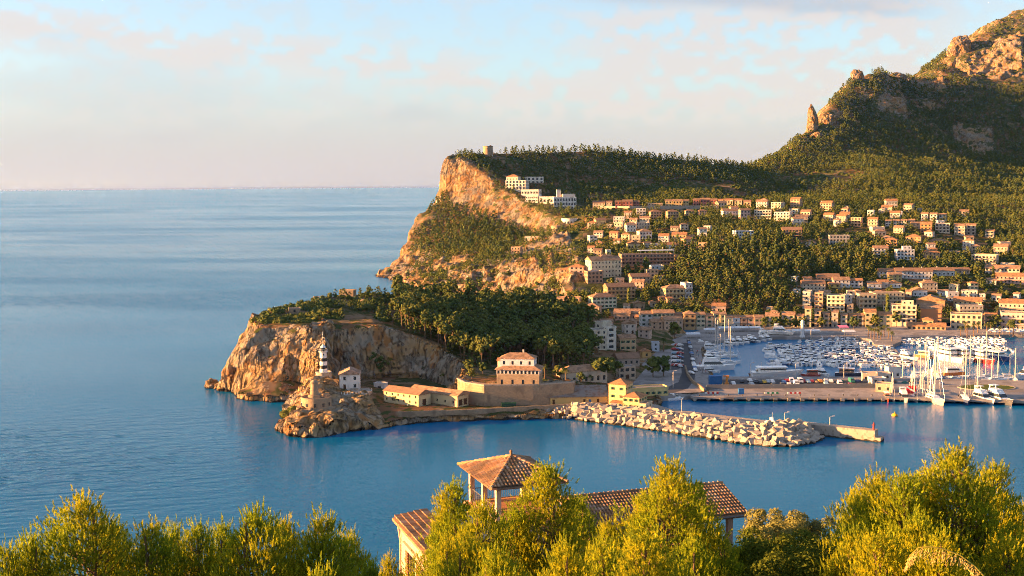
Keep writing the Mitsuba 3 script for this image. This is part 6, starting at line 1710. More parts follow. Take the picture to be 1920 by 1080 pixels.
def tree_kind(name, seed, H, crown, R, n, cards, size, trunk_r=.22, lean=.5, core=True, limbs=True, bsdf='foliage', flat=.75, sub=1):
    "crown = (bottom, top) heights; R(t) radius along it; n clumps"
    rg = np.random.default_rng(seed)
    lo, hi = crown
    C, Rd = [], []
    for i in range(n):
        t = (i + .5) / n
        z = lo + (hi - lo) * t
        a = i * 2.4 + rg.uniform(-.4, .4)
        rr = R(t) * rg.uniform(.25, 1.0) if i < n - 1 else 0
        cr = max(.35 * R(t), .10 * (hi - lo)) * rg.uniform(.8, 1.25)
        C.append((rr * math.cos(a), rr * math.sin(a), z))
        Rd.append(cr)
    C, Rd = np.array(C), np.array(Rd)
    bend = np.array([lean * rg.normal(), lean * rg.normal(), 0])
    C += bend * (C[:, 2:3] / H) ** 2
    mb = MB()
    z = np.linspace(-1.5, lo + .55 * (hi - lo), 5)
    mb.tube(np.stack([bend[0] * (z / H) ** 2, bend[1] * (z / H) ** 2, z], 1), np.linspace(trunk_r, trunk_r * .5, 5), seg=5)
    if limbs:
        for k in range(0, n, max(1, n // 6)):
            s = np.array([0, 0, lo * .75 + .2 * (C[k, 2] - lo)])
            mb.tube([s, (s + C[k]) / 2 + [0, 0, .2], C[k]], [trunk_r * .5, trunk_r * .4, trunk_r * .2], seg=4)
    scene[name] = {'type': 'shapegroup', 'trunk': mb.ply('bark'), 'crown': mikit.ply(clumps(rg, C, Rd, cards, size, core, flat, sub), bsdf)}
    used_keys.add(name)
    return name


PINE = [tree_kind(f'kind_pine_{s}', s, 9, (1.8, 9), lambda t: 3.0 * (1 - t) ** .55 * (0.55 + t), 15, 20, .42) for s in (11, 12, 13)]
UMB = [tree_kind(f'kind_umbrella_{s}', s, 12, (7.2, 12), lambda t: 3.3 * math.sqrt(max(0.05, 1 - (2 * t - .75) ** 2 / 1.6)), 15, 24, .42, .24, 1.4) for s in (21, 22, 23)]
BIGU = tree_kind('kind_broad_umbrella', 31, 11, (6.5, 11), lambda t: 7.0 * math.sqrt(max(0.04, 1 - t * t)), 34, 60, .42, .35, 1.5)
ROUND = [tree_kind(f'kind_round_{s}', s, 7, (2.2, 7), lambda t: 3.2 * math.sqrt(max(0.05, 1 - (2 * t - 1) ** 2)), 16, 30, .4, .22) for s in (41, 42)]
CYP = tree_kind('kind_cypress', 51, 12, (.8, 12), lambda t: 1.0 * (1 - t) ** .5, 12, 26, .34, .18, 0, limbs=False, flat=1.6)
FAR_PINE = [tree_kind(f'kind_far_{s}', s, 9, (1.5, 9), lambda t: 3.1 * (1 - t) ** .55 * (0.55 + t), 9, 14, .58, limbs=False, sub=0) for s in (61, 62, 63)]
for k in FAR_PINE:
    del scene[k]['trunk']
SHRUB = []
for s in (71, 72, 73):
    rg = np.random.default_rng(s)
    C = rg.normal(size=(7, 3)) * [.8, .8, .25] + [0, 0, .55]
    scene[f'kind_shrub_{s}'] = {'type': 'shapegroup', 'leaves': mikit.ply(clumps(rg, C, rg.uniform(.5, .85, 7), 14, .26), 'foliage')}
    SHRUB.append(f'kind_shrub_{s}')


def palm_kind(name, seed, H):
    rg = np.random.default_rng(seed)
    mb = MB().tube([(0, 0, -.5), (.1, 0, H * .5), (0, .1, H)], [.34, .26, .24], seg=7)
    V, Fc, n = [], [], 0
    for i in range(30):
        a, up = i * 2.4, rg.uniform(-.35, 1.2)
        L = rg.uniform(2.0, 2.7)
        t = np.linspace(0, 1, 8)
        rx = L * t * math.cos(up) * (1 - .15 * t)
        z = H + L * t * math.sin(up) - 1.5 * t * t
        P_ = np.stack([rx * math.cos(a), rx * math.sin(a), z], 1)
        side = np.array([-math.sin(a), math.cos(a), 0])
        for k in range(1, 8):
            for sgn in (-1, 1):
                w = .55 * math.sin(math.pi * min(.95, .15 + t[k] * .85))
                tip = P_[k] + side * sgn * w + (P_[k] - P_[k - 1]) * 1.1 + [0, 0, -.18]
                V += [P_[k - 1], P_[k], tip]
                Fc.append((n, n + 1, n + 2))
                n += 3
    scene[name] = {'type': 'shapegroup', 'trunk': mb.ply('bark'), 'fronds': mikit.ply((np.array(V), np.array(Fc)), 'foliage')}
    used_keys.add(name)
    return name


PALM = [palm_kind('kind_palm_1', 81, 5.0), palm_kind('kind_palm_2', 82, 6.5)]


def plant(key, kind, p, s, yaw=None, sz=None):
    M = frame(p[0], p[1], p[2], rnd.uniform(0, 360) if yaw is None else yaw, s)
    M[:3, 2] *= (sz or 1.0)
    scene[key] = {'type': 'instance', 'g': {'type': 'ref', 'id': kind}, 'to_world': T(M.tolist())}
    return key


def tree(name, kind, p, s, label, cat='tree', group=None, sz=None):
    return plant(thing(name, label, cat, group), kind, p, s, sz=sz)


# single trees one can point to
p = hit(1132, 716)
tree('umbrella_pine', BIGU, (p[0], p[1], p[2]), 1.0, 'broad golden umbrella pine with a bare leaning trunk behind the harbour office')
for (zx, zy), lab in (((1560, 655), 'round dark pine, left of the two beside the road'), ((1635, 650), 'round dark pine, right of the two beside the road')):
    p = hit(*G('c', zx, zy))
    tree('round_pine', ROUND[0], p, 1.5, lab)
for n, ((z, x, y), s, lab) in enumerate((((('c', 1715, 372)), 1.45, 'big dark round tree at the top of the road'), (('c', 880, 660), .9, 'dark bushy tree right of the white and stone house'), (('c', 1040, 690), .7, 'small round bush tree in front of the long store'))):
    p = hit(*G(z, x, y))
    tree('round_tree', ROUND[n % 2], p, s, lab)
PL = (('g', 785, 345, 1.0), ('g', 868, 345, 1.05), ('g', 915, 342, .9), ('g', 962, 345, 1.0), ('g', 1020, 340, .9), ('g', 1065, 340, .85), ('g', 1108, 335, .95), ('g', 1262, 340, 1.0))
for z, x, y, s in PL:
    tree('plane_tree', ROUND[rnd.randrange(2)], atz(*G(z, x, y), 1.8), s, 'leafy plane tree in the shaded row along the back promenade', group='plane trees of the shaded promenade row')
for x, y, s, lab in ((95, 350, 1.15, 'grey green plane tree beside the pink awning'), (275, 350, 1.3, 'large grey green plane tree in front of the orange roofed houses'), (455, 305, 1.15, 'bright round tree in front of the big white apartments'), (620, 300, 1.1, 'bright round tree at the right corner of the big white apartments'), (715, 285, 1.2, 'bright tree behind the hipped harbour tower'),
                     (1290, 345, 1.3, 'bright round tree in front of the tan house on the promenade'), (1425, 360, 1.0, 'round tree among palms before the pinkish hotel'), (1520, 345, 1.1, 'round green tree at the right edge of the promenade')):
    tree('plane_tree', ROUND[rnd.randrange(2)], atz(*G('f', x, y), 1.8), s, lab)
for x, y in ((215, 415), (240, 422), (265, 432), (300, 405), (325, 412), (350, 412), (385, 425), (415, 448), (295, 432), (320, 438)):
    tree('palm_tree', PALM[rnd.randrange(2)], atz(*G('f', x, y), 1.9), rnd.uniform(.8, 1.0), 'short palm in the cluster of palms on the plaza', 'palm', 'palms clustered on the plaza')
for x, y in ((995, 402), (1050, 405), (1035, 375), (1105, 402), (1140, 378), (1215, 412), (1250, 378), (1325, 402), (1410, 388), (1440, 402)):
    tree('palm_tree', PALM[rnd.randrange(2)], atz(*G('f', x, y), 1.9), rnd.uniform(.95, 1.2), 'sunlit palm in the row along the right promenade', 'palm', 'palms along the right promenade')
for z, x, y, s, lab in (('c', 1040, 826, .85, 'palm in front of the yellow warehouse'), ('c', 775, 660, .9, 'palm right beside the white and stone house'), ('c', 930, 668, .95, 'dark palm left of the long store'), ('c', 1105, 690, .7, 'low palm before the long store'), ('c', 1280, 660, .8, 'palm under the umbrella pine'),
                        ('c', 1635, 470, 1.2, 'tall palm beside the parking area'), ('c', 1605, 890, .45, 'small palm on the mole beside the harbour office'), ('b', 1540, 555, 1.3, 'tall golden palm, left one of a pair on the hill'), ('b', 1568, 560, 1.0, 'tall golden palm, right one of a pair on the hill'), ('f', 1305, 250, 1.4, 'tall palm standing above the promenade roofs')):
    p = hit(*G(z, x, y))
    tree('palm_tree', PALM[rnd.randrange(2)], p, s, lab, 'palm')
for z, x, y, hgt, lab in (('a', 303, 885, 105, 'tall dark cypress in front of the tan balcony apartments'), ('f', 375, 222, 160, 'tall dark cypress beside the big white apartments'), ('f', 418, 130, 60, 'small cypress behind the cream apartments'), ('b', 1268, 670, 75, 'cypress at the left of the long cream building'), ('b', 1395, 705, 85, 'cypress before the pink apartments'), ('b', 298, 755, 60, 'cypress beside the yellow cottage')):
    p = hit(*G(z, x, y))
    plant(thing('cypress', lab, 'tree'), CYP, p, hgt / ZOOM[z][2] * p[1] / F / 12 * 1.0, sz=1.0)

# woods: sampled over the ground, kept where the photograph shows trees
def poly(*pts):
    return Polygon(pts)


GROVE = poly((738, 552), (800, 548), (900, 552), (1000, 560), (1092, 580), (1120, 640), (1100, 690), (1055, 700), (985, 672), (905, 690), (868, 668), (800, 636), (752, 608))
HEADTOP = poly((478, 616), (482, 585), (560, 562), (650, 540), (745, 545), (752, 612), (640, 612))
WEDGE = poly((770, 441), (789, 406), (827, 362), (862, 372), (890, 372), (925, 396), (975, 426), (960, 450), (965, 468), (930, 496), (890, 486), (820, 488), (768, 478))
LOWSLOPE = poly((806, 500), (850, 486), (930, 500), (1000, 470), (1060, 440), (1105, 430), (1110, 560), (1050, 545), (1015, 500), (950, 492), (900, 520), (830, 520))
WOOD = poly((1290, 452), (1400, 446), (1500, 450), (1560, 470), (1660, 470), (1670, 500), (1500, 590), (1380, 590), (1290, 575), (1180, 520), (1200, 490))
TERR = poly((1440, 318), (1500, 322), (1570, 318), (1630, 330), (1590, 348), (1480, 345), (1430, 340))
SHADE = poly((1080, 335), (1400, 338), (1400, 366), (1080, 372), (1020, 345))
ROCKS = [poly((1655, 185), (1695, 195), (1700, 225), (1650, 205)), poly((1505, 190), (1545, 200), (1580, 210), (1575, 240), (1520, 275), (1500, 280)), poly((1780, 30), (1930, 0), (1930, 165), (1840, 165), (1770, 140)), poly((1784, 232), (1862, 240), (1866, 285), (1840, 295), (1790, 270)),
         poly((1600, 130), (1640, 140), (1630, 165), (1600, 165)), poly((1640, 178), (1700, 190), (1700, 225), (1640, 205)), poly((1690, 132), (1780, 138), (1780, 180), (1720, 160))]
QUARRY = poly((612, 608), (720, 608), (860, 668), (905, 700), (1075, 720), (1140, 760), (1000, 790), (535, 820), (440, 745))
EMPTY = [poly((1262, 590), (1330, 640), (1330, 760), (1180, 760), (1195, 735), (1265, 715)), poly((905, 705), (1190, 712), (1190, 760), (860, 762)), poly((1095, 640), (1195, 590), (1290, 600), (1285, 640), (1180, 668), (1110, 668))]
for q in [GROVE, HEADTOP, WEDGE, LOWSLOPE, WOOD, TERR, SHADE, QUARRY, *ROCKS, *EMPTY]:
    shapely.prepare(q)
FT = np.array(FOOT)
ftree = cKDTree(FT[:, :2])


def clear(x, y, r):
    d, i = ftree.query(np.stack([x, y], 1), k=6)
    return (d > FT[i, 2] + r).all(1)


def candidates(x0, x1, y0, y1, step, seed):
    rg = np.random.default_rng(seed)
    X, Y = np.meshgrid(np.arange(x0, x1, step), np.arange(y0, y1, step))
    X = (X + rg.uniform(-.48, .48, X.shape) * step).ravel()
    Y = (Y + rg.uniform(-.48, .48, Y.shape) * step).ravel()
    Z = ground(X, Y)
    px, py = project(np.stack([X, Y, Z], 1))
    ok = (Z > 1.0) & (px > -40) & (px < 1965) & (py > 0)
    return X[ok], Y[ok], Z[ok], px[ok], py[ok]


def seen(X, Y, Z, h):
    t = np.linspace(0.16, .985, 70)[None]
    out = np.empty(len(X), bool)
    for a in range(0, len(X), 8000):
        x, y, z = (q[a:a + 8000, None] for q in (X, Y, Z))
        g = np.where(y * t > 455, ground((x * t).ravel(), (y * t).ravel()).reshape(t.shape[1], -1) if False else ground(x * t, y * t), -5)
        out[a:a + 8000] = (g < CAM_H + (z + h - CAM_H) * t).all(1)
    return out


def slope_at(X, Y, e=4.0):
    return np.hypot(ground(X + e, Y) - ground(X - e, Y), ground(X, Y + e) - ground(X, Y - e)) / (2 * e)


inn = lambda q, px, py: shapely.contains_xy(q, px, py)
def before_house(X, Y):
    "how far a plant stands in front of a house, as a share of the clear strip that the photograph shows there"
    out = np.ones(len(X))
    for hx, hy, w, h in HOUSES:
        t = Y / hy
        k = (np.abs(X - hx * t) < w * .5 + 2.5) & (hy - Y > 0) & (hy - Y < 26)
        out[k] = np.minimum(out[k], (hy - Y[k]) / 26)
    return out


plants = []      # (apparent size, kind group, x, y, z, scale, zone)
# near headland
X, Y, Z, px, py = candidates(-165, 108, 500, 806, 5.0, 1)
g = inn(GROVE, px, py - 8) & clear(X, Y, 1.5) & (slope_at(X, Y, 2) < .8)
for x, y, z in zip(X[g], Y[g], Z[g]):
    plants.append((1, 'umb', x, y, z, rnd.uniform(.85, 1.3), 'grove'))
X, Y, Z, px, py = candidates(-165, 108, 500, 806, 4.0, 2)
dens = meshkit.noise(np.stack([X / 16, Y / 16, X * 0], 1), 3)
st = slope_at(X, Y, 2)
g = inn(HEADTOP, px, py) & (dens > .5) & clear(X, Y, .5) & (st < .9)
for x, y, z, d, a in zip(X[g], Y[g], Z[g], dens[g], px[g]):
    if a > 625 and rnd.random() < .34:
        plants.append((1, 'umb', x, y, z, rnd.uniform(.5, .8), 'headtop'))
    elif rnd.random() < .16 and x > -95:
        plants.append((1, 'round', x, y, z, rnd.uniform(.55, .8), 'headtop'))
    else:
        plants.append((1, 'shrub', x, y, z, rnd.uniform(.8, 2.0), 'headtop'))
g = ~inn(HEADTOP, px, py) & ~inn(GROVE, px, py) & ~EMPTY[0].contains(Point(0, 0)) & clear(X, Y, 1.2) & (st < 1.1) & (dens > .5) & ~inn(EMPTY[0], px, py) & ~inn(EMPTY[2], px, py) & (Z > 3.2)
for x, y, z, a, b in zip(X[g], Y[g], Z[g], px[g], py[g]):
    if a < 730 and b > 700 and rnd.random() < .6:
        continue
    plants.append((1, 'shrub', x, y, z, rnd.uniform(.6, 1.3), 'ledge'))
for a, b, s in ((705, 690, 1.1), (718, 700, 1.0), (730, 694, .9), (712, 706, .9), (800, 700, .6), (830, 712, .6), (742, 756, .5), (880, 700, .9), (895, 690, 1.0), (905, 702, .8), (884, 712, .7)):
    p = hit(a, b)
    plants.append((1, 'round', p[0], p[1], p[2], s, 'quarry'))
# town slope, far cliff and hills
X, Y, Z, px, py = candidates(-250, 720, 808, 1520, 5.9, 4)
dens = meshkit.fbm(np.stack([X / 60, Y / 60, X * 0], 1), 3, 6)
st = slope_at(X, Y)
c = clear(X, Y, 2.4)
big = inn(WOOD, px, py) | inn(WEDGE, px, py)
grow = np.where(big, dens > .10, np.where(inn(SHADE, px, py), dens > .56, np.where(inn(LOWSLOPE, px, py), dens > .54, np.where(py < 340, dens > .2, dens > .34))))
ok = c & grow & (st < 1.0) & ~inn(EMPTY[2], px, py) & ~inn(EMPTY[0], px, py) & (Z > 2.5)
ok &= ~((py > 605) & (px > 1180))
ok &= seen(X, Y, Z, 7) & ~(inn(LOWSLOPE, px, py) & (Z < 9)) & ((px > 765) | (py < 470))
BH = before_house(X, Y)
ok &= BH > .3
for x, y, z, a, b, w, bh in zip(X[ok], Y[ok], Z[ok], px[ok], py[ok], inn(WOOD, px, py)[ok], BH[ok]):
    zone = 'wood' if w else 'wedge' if inn(WEDGE, a, b) else 'lowslope' if inn(LOWSLOPE, a, b) else 'top' if b < 345 and a < 1420 else 'gardens'
    plants.append((1, 'pine' if zone != 'gardens' or rnd.random() < .6 else 'round', x, y, z, rnd.uniform(.55, 1.15) * (.9 if zone in ('lowslope', 'gardens') else 1.3 if zone == 'wedge' else .85 if zone == 'top' else 1.2) * (.45 + .55 * bh), zone))
X, Y, Z, px, py = candidates(-250, 720, 808, 1520, 5.6, 5)
dens = meshkit.fbm(np.stack([X / 25, Y / 25, X * 0], 1), 3, 9)
ok = clear(X, Y, .8) & (slope_at(X, Y) < 1.2) & (dens > .47) & (Z > 2.5) & ~inn(EMPTY[2], px, py) & ~((py > 600) & (px > 1180))
ok &= seen(X, Y, Z, 2)
for x, y, z in zip(X[ok], Y[ok], Z[ok]):
    plants.append((1, 'shrub', x, y, z, rnd.uniform(.9, 2.1), 'town'))
X, Y, Z, px, py = candidates(-150, 1500, 1520, 3300, 8.3, 7)
dens = meshkit.fbm(np.stack([X / 90, Y / 90, X * 0], 1), 3, 12)
ok = (slope_at(X, Y, 6) < 1.6) & ~np.any([inn(q, px, py) & (rnd.random() < 2) for q in ROCKS], axis=0)
ok &= np.where(inn(TERR, px, py), dens > .56, dens > .20)
ok &= seen(X, Y, Z, 8)
for x, y, z in zip(X[ok], Y[ok], Z[ok]):
    plants.append((1, 'far', x, y, z, rnd.uniform(.8, 1.45) * (.85 if x < 400 and y < 1800 else 1), 'mountain'))
X, Y, Z, px, py = candidates(-150, 1500, 1520, 3300, 8.5, 8)
ok = (slope_at(X, Y, 6) < 1.7) & (meshkit.fbm(np.stack([X / 30, Y / 30, X * 0], 1), 3, 15) > .52)
ok &= seen(X, Y, Z, 2)
for x, y, z in zip(X[ok], Y[ok], Z[ok]):
    plants.append((1, 'shrub', x, y, z, rnd.uniform(1.2, 2.4), 'mountain'))

TREE_TEXT = {'grove': ('tall umbrella pine with a bare trunk in the wood on the headland', 'umbrella pines of the headland wood'), 'headtop': ('small tree among the shrubs on top of the headland', 'small trees on top of the headland'),
             'quarry': ('dark bushy tree in or beside the shaded quarry hollow', 'bushy trees of the quarry hollow'), 'wood': ('dense pine of the big wood above the harbour', ''),
             'wedge': ('pine on the steep sunlit slope under the great cliff', 'pines on the slope under the great cliff'), 'lowslope': ('small pine on the rocky slope left of the town', 'small pines on the rocky slope left of the town'),
             'gardens': ('green tree in the gardens among the houses of the hill', 'trees among the houses of the hill'), 'top': ('dark pine on the plateau behind the great cliff', 'pines on the plateau behind the cliff')}
SHRUB_TEXT = {'headtop': ('green shrub on the reddish top of the headland', 'shrubs on top of the headland'), 'ledge': ('low shrub on the ledges and foot of the headland', 'low shrubs on the ledges of the headland'), 'town': ('low green shrub on the hillside of the town', 'shrubs on the hillside of the town')}
KINDS = {'umb': UMB, 'pine': PINE, 'round': ROUND, 'shrub': SHRUB, 'far': FAR_PINE}
order = sorted(range(len(plants)), key=lambda i: -plants[i][5] * (12 if plants[i][1] == 'umb' else 9) / plants[i][3])
made, count = {}, {}
for i in order:
    _, kd, x, y, z, s, zone = plants[i]
    kind = KINDS[kd][rnd.randrange(len(KINDS[kd]))]
    nm = {'umb': 'umbrella_pine', 'pine': 'pine_tree', 'round': 'bushy_tree', 'shrub': 'shrub', 'far': ''}[kd]
    made.setdefault(nm, 0)
    qx, qy = project(np.array([[x, y, z]]))
    third = lambda a, b: min(2, max(0, int(3 * (qx[0] - a) / (b - a))))
    if kd in ('umb', 'pine', 'round') and made[nm] < {'umb': 290, 'pine': 280, 'round': 180}[kd]:
        made[nm] += 1
        lab, grp = TREE_TEXT[zone]
        if zone == 'grove':
            lab = 'umbrella pine %s of the headland wood, %s' % ('on the front edge' if y < 620 else 'in the midst' if y < 700 else 'at the back', ('above the quarry cliff', 'above the white and stone house', 'towards the white flats')[third(750, 1110)])
            grp = lab.replace('pine', 'pines', 1)
        elif zone in ('wood', 'gardens', 'top', 'wedge'):
            lab = '%s, %s' % (lab, {'wood': ('left end', 'middle', 'right end'), 'gardens': ('below the hotel', 'mid town', 'far side'), 'top': ('near the watch tower', 'halfway along', 'near the mountain'), 'wedge': ('seaward', 'middle', 'landward')}[zone][third(*{'wood': (1250, 1660), 'gardens': (1080, 1900), 'top': (880, 1400), 'wedge': (770, 970)}[zone])])
            if zone == 'wood':
                lab += ', ' + ('upper edge' if qy[0] < 485 else 'halfway down' if qy[0] < 530 else 'low down')
            grp = lab.replace('pine', 'pines', 1).replace('tree', 'trees', 1)
        tree(nm, kind, (x, y, z), s, lab, 'tree', grp)
    elif kd == 'shrub' and made[nm] < 290 and zone in SHRUB_TEXT:
        made[nm] += 1
        plant(thing('shrub', SHRUB_TEXT[zone][0], 'shrub', SHRUB_TEXT[zone][1]), kind, (x, y, z), s)
    else:
        nm = 'scrub' if kd == 'shrub' else 'pine_forest'
        count[nm] = count.get(nm, 0) + 1
        if kd != 'shrub':
            kind = FAR_PINE[rnd.randrange(3)]
        plant(f'{nm}__{count[nm]:05d}', kind, (x, y, z - .3), s)
labels['pine_forest'] = {'label': 'pine forest covering the hills and the mountain flank', 'category': 'forest', 'kind': 'stuff'}
labels['scrub'] = {'label': 'low scrub scattered over the hills', 'category': 'scrub', 'kind': 'stuff'}
print('plants', len(plants), count, made)

# the stone needle and outcrops of the mountain
m = boulder(77, .35, 4)
m.apply_scale((9, 9, 31))
p = at(1521, 232, 2085)
m.vertices[:, 0] += 3.5 * np.cos(m.vertices[:, 2] / 18) - 1
m.apply_translation((p[0], p[1], p[2] + 1))
put(thing('rock_needle', 'tall pointed rock needle on the shoulder of the mountain', 'rock'), mikit.ply(m, 'rock', smooth=55))
for n, (px, py, D, s, lab) in enumerate(((1553, 232, 2130, (17, 12, 15), 'pale rock outcrop right of the rock needle'), (1534, 262, 2040, (15, 10, 8), 'small pale outcrop below the rock needle'), (1608, 152, 2400, (13, 10, 17), 'square rock head on the skyline above the wooded ridge'), (1682, 145, 2600, (22, 12, 12), 'low rock crest in the saddle of the skyline'),
                                         (1802, 100, 2800, (26, 18, 34), 'sunlit orange rock shoulder of the high crag'))):
    m = boulder(90 + n, .45, 4)
    m.apply_scale(s)
    p = at(px, py, D)
    g = float(ground(p[0], p[1] + s[1] * .4))
    m.apply_translation((p[0], p[1] + s[1] * .4, g + s[2] * .15))
    put(thing('rock_outcrop', lab, 'rock'), mikit.ply(m, 'rock', smooth=55))

# ---------------------------------------------------------------- the near bank: slope, villa, pines, a reed plume
def bank(x, y):
    return np.interp(y, (-20, 10, 60, 92, 140, 250, 300), (93, 88, 71, 61.5, 44, 1, -6)) + 1.5 * (meshkit.fbm(np.stack([np.asarray(x) / 9, np.asarray(y) / 9, np.asarray(x) * 0], -1), 3, 2) - .5)


X, Y = np.meshgrid(np.arange(-150, 190, 2.0), np.arange(8, 270, 2.0))
Z = bank(X, Y)
ny, nx = X.shape
i, j = np.meshgrid(np.arange(ny - 1), np.arange(nx - 1), indexing='ij')
struct('hillside', mikit.ply((np.stack([X, Y, Z], -1).reshape(-1, 3), np.stack([i * nx + j, i * nx + j + 1, (i + 1) * nx + j + 1, (i + 1) * nx + j], -1).reshape(-1, 4)), 'soil', smooth=True))

# villa with tiled roofs; its walls run along U (left, nearer) and V (towards the camera)
U, V_ = np.array([-.948, -.319, 0]), np.array([.319, -.948, 0])
villa = thing('tiled_villa', 'near villa with clay tile roofs and an open roof tower, half hidden by pines', 'villa')
TILEC = [(.46, .26, .14), (.50, .33, .20), (.40, .22, .12), (.52, .36, .25), (.36, .20, .12), (.47, .28, .13)]


def tiles(mb, ridge, along, down, length, slope_len, clip=None, pitch=.26, row=.42):
    "rows of barrel tiles from a ridge point: along = ridge direction, down = slope direction (unit, 3-D)"
    nrm = np.cross(along, down)
    nrm = nrm if nrm[2] > 0 else -nrm
    a = np.linspace(0, math.pi, 5)
    for c in range(int(length / pitch)):
        for r in range(int(slope_len / row)):
            u, s = (c + .5) * pitch, r * row
            if clip and not clip(u, s + row * .5):
                continue
            o = ridge + along * u + down * s + nrm * rnd.uniform(0, .02)
            col = np.array(TILEC[rnd.randrange(6)]) * rnd.uniform(.8, 1.12)
            ring = []
            for k, rr, lift in ((0, .085, .0), (1, .115, .035)):
                q = o + down * (row * 1.12 * k) + nrm * (lift + .02)
                ring.append(q + np.cos(a)[:, None] * along * rr + np.sin(a)[:, None] * nrm * rr)
            v = np.vstack(ring)
            f = [[k, k + 1, k + 6, k + 5] for k in range(4)]
            mb.add(v, f, col)
            e = ring[1]
            mb.f.append(np.array([[0, 1, 2], [0, 2, 3], [0, 3, 4]]) + mb.n - 5)


def slab3(mb, p, q, r, s, t, col):
    "a thick quad: corners p q r s, thickness t downward"
    v = np.array([p, q, r, s])
    v = np.vstack([v, v - [0, 0, t]])
    mb.add(v, [[0, 1, 2, 3], [7, 6, 5, 4], [0, 4, 5, 1], [1, 5, 6, 2], [2, 6, 7, 3], [3, 7, 4, 0]], col)


# tower: eave corners from the front corner
fc = at(920, 918, 79.5)
a_l, a_b = 7.6, 5.4
corner = {'f': fc, 'l': fc - V_ * a_l, 'r': fc - U * a_b, 'b': fc - V_ * a_l - U * a_b}
apex = (corner['l'] + corner['r']) / 2 + [0, 0, 1.2]
tw = part(villa, 'tower_roof', (lambda mb: (mb.add(np.array([corner['f'], corner['l'], corner['b'], corner['r'], apex]) - [0, 0, .06], [[1, 0, 4], [0, 3, 4], [3, 2, 4], [2, 1, 4]], (.35, .2, .12)), mb.ply('roof_tile', color=True))[1])(MB()))
mb = MB()
for p, q in (('l', 'f'), ('f', 'r'), ('r', 'b'), ('b', 'l')):
    A_, B_ = corner[p], corner[q]
    L = np.linalg.norm(B_ - A_)
    al = (B_ - A_) / L
    mid = (A_ + B_) / 2
    dn = mid - apex
    sl = np.linalg.norm(dn)
    dn = dn / sl
    tiles(mb, apex - al * L / 2, al, dn, L, sl, lambda u, s, L=L, sl=sl: abs(u - L / 2) < L / 2 * s / sl - .05)
part(tw, 'tiles', mb.ply('roof_tile', color=True, smooth=True), kind='stuff')
hip = MB()
for c in 'flrb':
    d = corner[c] - apex
    n = int(np.linalg.norm(d) / .38)
    for k in range(n):
        p0, p1 = apex + d * k / n, apex + d * (k + 1.15) / n
        hip.tube([p0 + [0, 0, .06], p1 + [0, 0, .10]], [.10, .13], np.array(TILEC[rnd.randrange(6)]) * 1.05, seg=7)
part(tw, 'hip_tiles', hip.ply('roof_tile', color=True), kind='stuff')
part(tw, 'finial', MB().lathe([(.14, -.1), (.16, .15), (.08, .2), (.1, .42), (.01, .5)], TILEC[0], 8, apex).ply('roof_tile', color=True))


def rot_frame(o):
    M = np.eye(4)
    M[:3, 0], M[:3, 1], M[:3, 2], M[:3, 3] = -U, -V_, (0, 0, 1), o
    return M


IN = .75
M = rot_frame(fc + U * -IN + V_ * -IN)     # local x = -U (right), y = -V (away)
w_, d_ = a_b - 2 * IN, a_l - 2 * IN
for n, (x, y) in enumerate(((0, 0), (w_, 0), (0, d_), (w_, d_), (0, d_ / 2))):
    part(villa, 'tower_column', MB().box(x - .17, x + .17, y - .17, y + .17, -2.6, -.1, (.58, .44, .32), M=M).ply('plaster', color=True))
mb = MB().box(-.2, w_ + .2, -.2, .2, -.25, -.07, (.3, .18, .1), M=M).box(-.2, w_ + .2, d_ - .2, d_ + .2, -.25, -.07, (.3, .18, .1), M=M).box(-.2, .2, .2, d_ - .2, -.25, -.07, (.3, .18, .1), M=M).box(w_ - .2, w_ + .2, .2, d_ - .2, -.25, -.07, (.3, .18, .1), M=M)
part(villa, 'roof_beam', mb.ply('painted', color=True))
part(villa, 'tower_floor', MB().box(-.5, w_ + .5, -.5, d_ + .5, -2.8, -2.55, (.50, .24, .12), M=M).ply('plaster', color=True))
part(villa, 'tower_wall', MB().box(-.3, w_ + .3, -.3, d_ + .3, -14, -2.803, (.58, .43, .30), M=M).ply('plaster', color=True))
for n, (ax, ay, bx, by) in enumerate(((0.2, 0, w_ - .2, 0), (0, .2, 0, d_ - .2), (.2, d_, w_ - .2, d_), (w_, .2, w_, d_ - .2))):
    L = math.hypot(bx - ax, by - ay)
    rl = MB()
    for z in (-1.6, -2.45):
        rl.tube([np.array([ax, ay, z]), np.array([bx, by, z])], .03, (.10, .10, .10), seg=4)
    for k in range(int(L / .16)):
        t = (k + .5) / int(L / .16)
        rl.box(ax + (bx - ax) * t - .012, ax + (bx - ax) * t + .012, ay + (by - ay) * t - .012, ay + (by - ay) * t + .012, -2.45, -1.6, (.10, .10, .10))
    part(villa, 'railing', rl.ply('painted', M, color=True))
# right wing
rr = at(1355, 906, 93.0)
er = at(1403, 961, 89.2)
dn = er - rr
sl = np.linalg.norm(dn)
dn /= sl
LEN = 13.5
rw = part(villa, 'wing_roof', (lambda mb: (slab3(mb, rr - [0, 0, .07], rr + U * LEN - [0, 0, .07], rr + U * LEN + dn * sl - [0, 0, .07], er - [0, 0, .07], .14, (.34, .2, .12)), mb.ply('roof_tile', color=True))[1])(MB()))
back_d = dn * [-1, -1, 1]
mb = MB()
tiles(mb, rr, U, dn, LEN, sl)
slab3(mb, rr - [0, 0, .06], rr + back_d * 3 - [0, 0, .06], rr + back_d * 3 + U * LEN - [0, 0, .06], rr + U * LEN - [0, 0, .06], .12, (.34, .2, .12))
part(rw, 'tiles', mb.ply('roof_tile', color=True, smooth=40 if False else False), kind='stuff')
rt = MB()
for k in range(int(LEN / .38)):
    rt.tube([rr + U * (k * .38) + [0, 0, .05], rr + U * (k * .38 + .44) + [0, 0, .09]], [.11, .14], np.array(TILEC[rnd.randrange(6)]), seg=7)
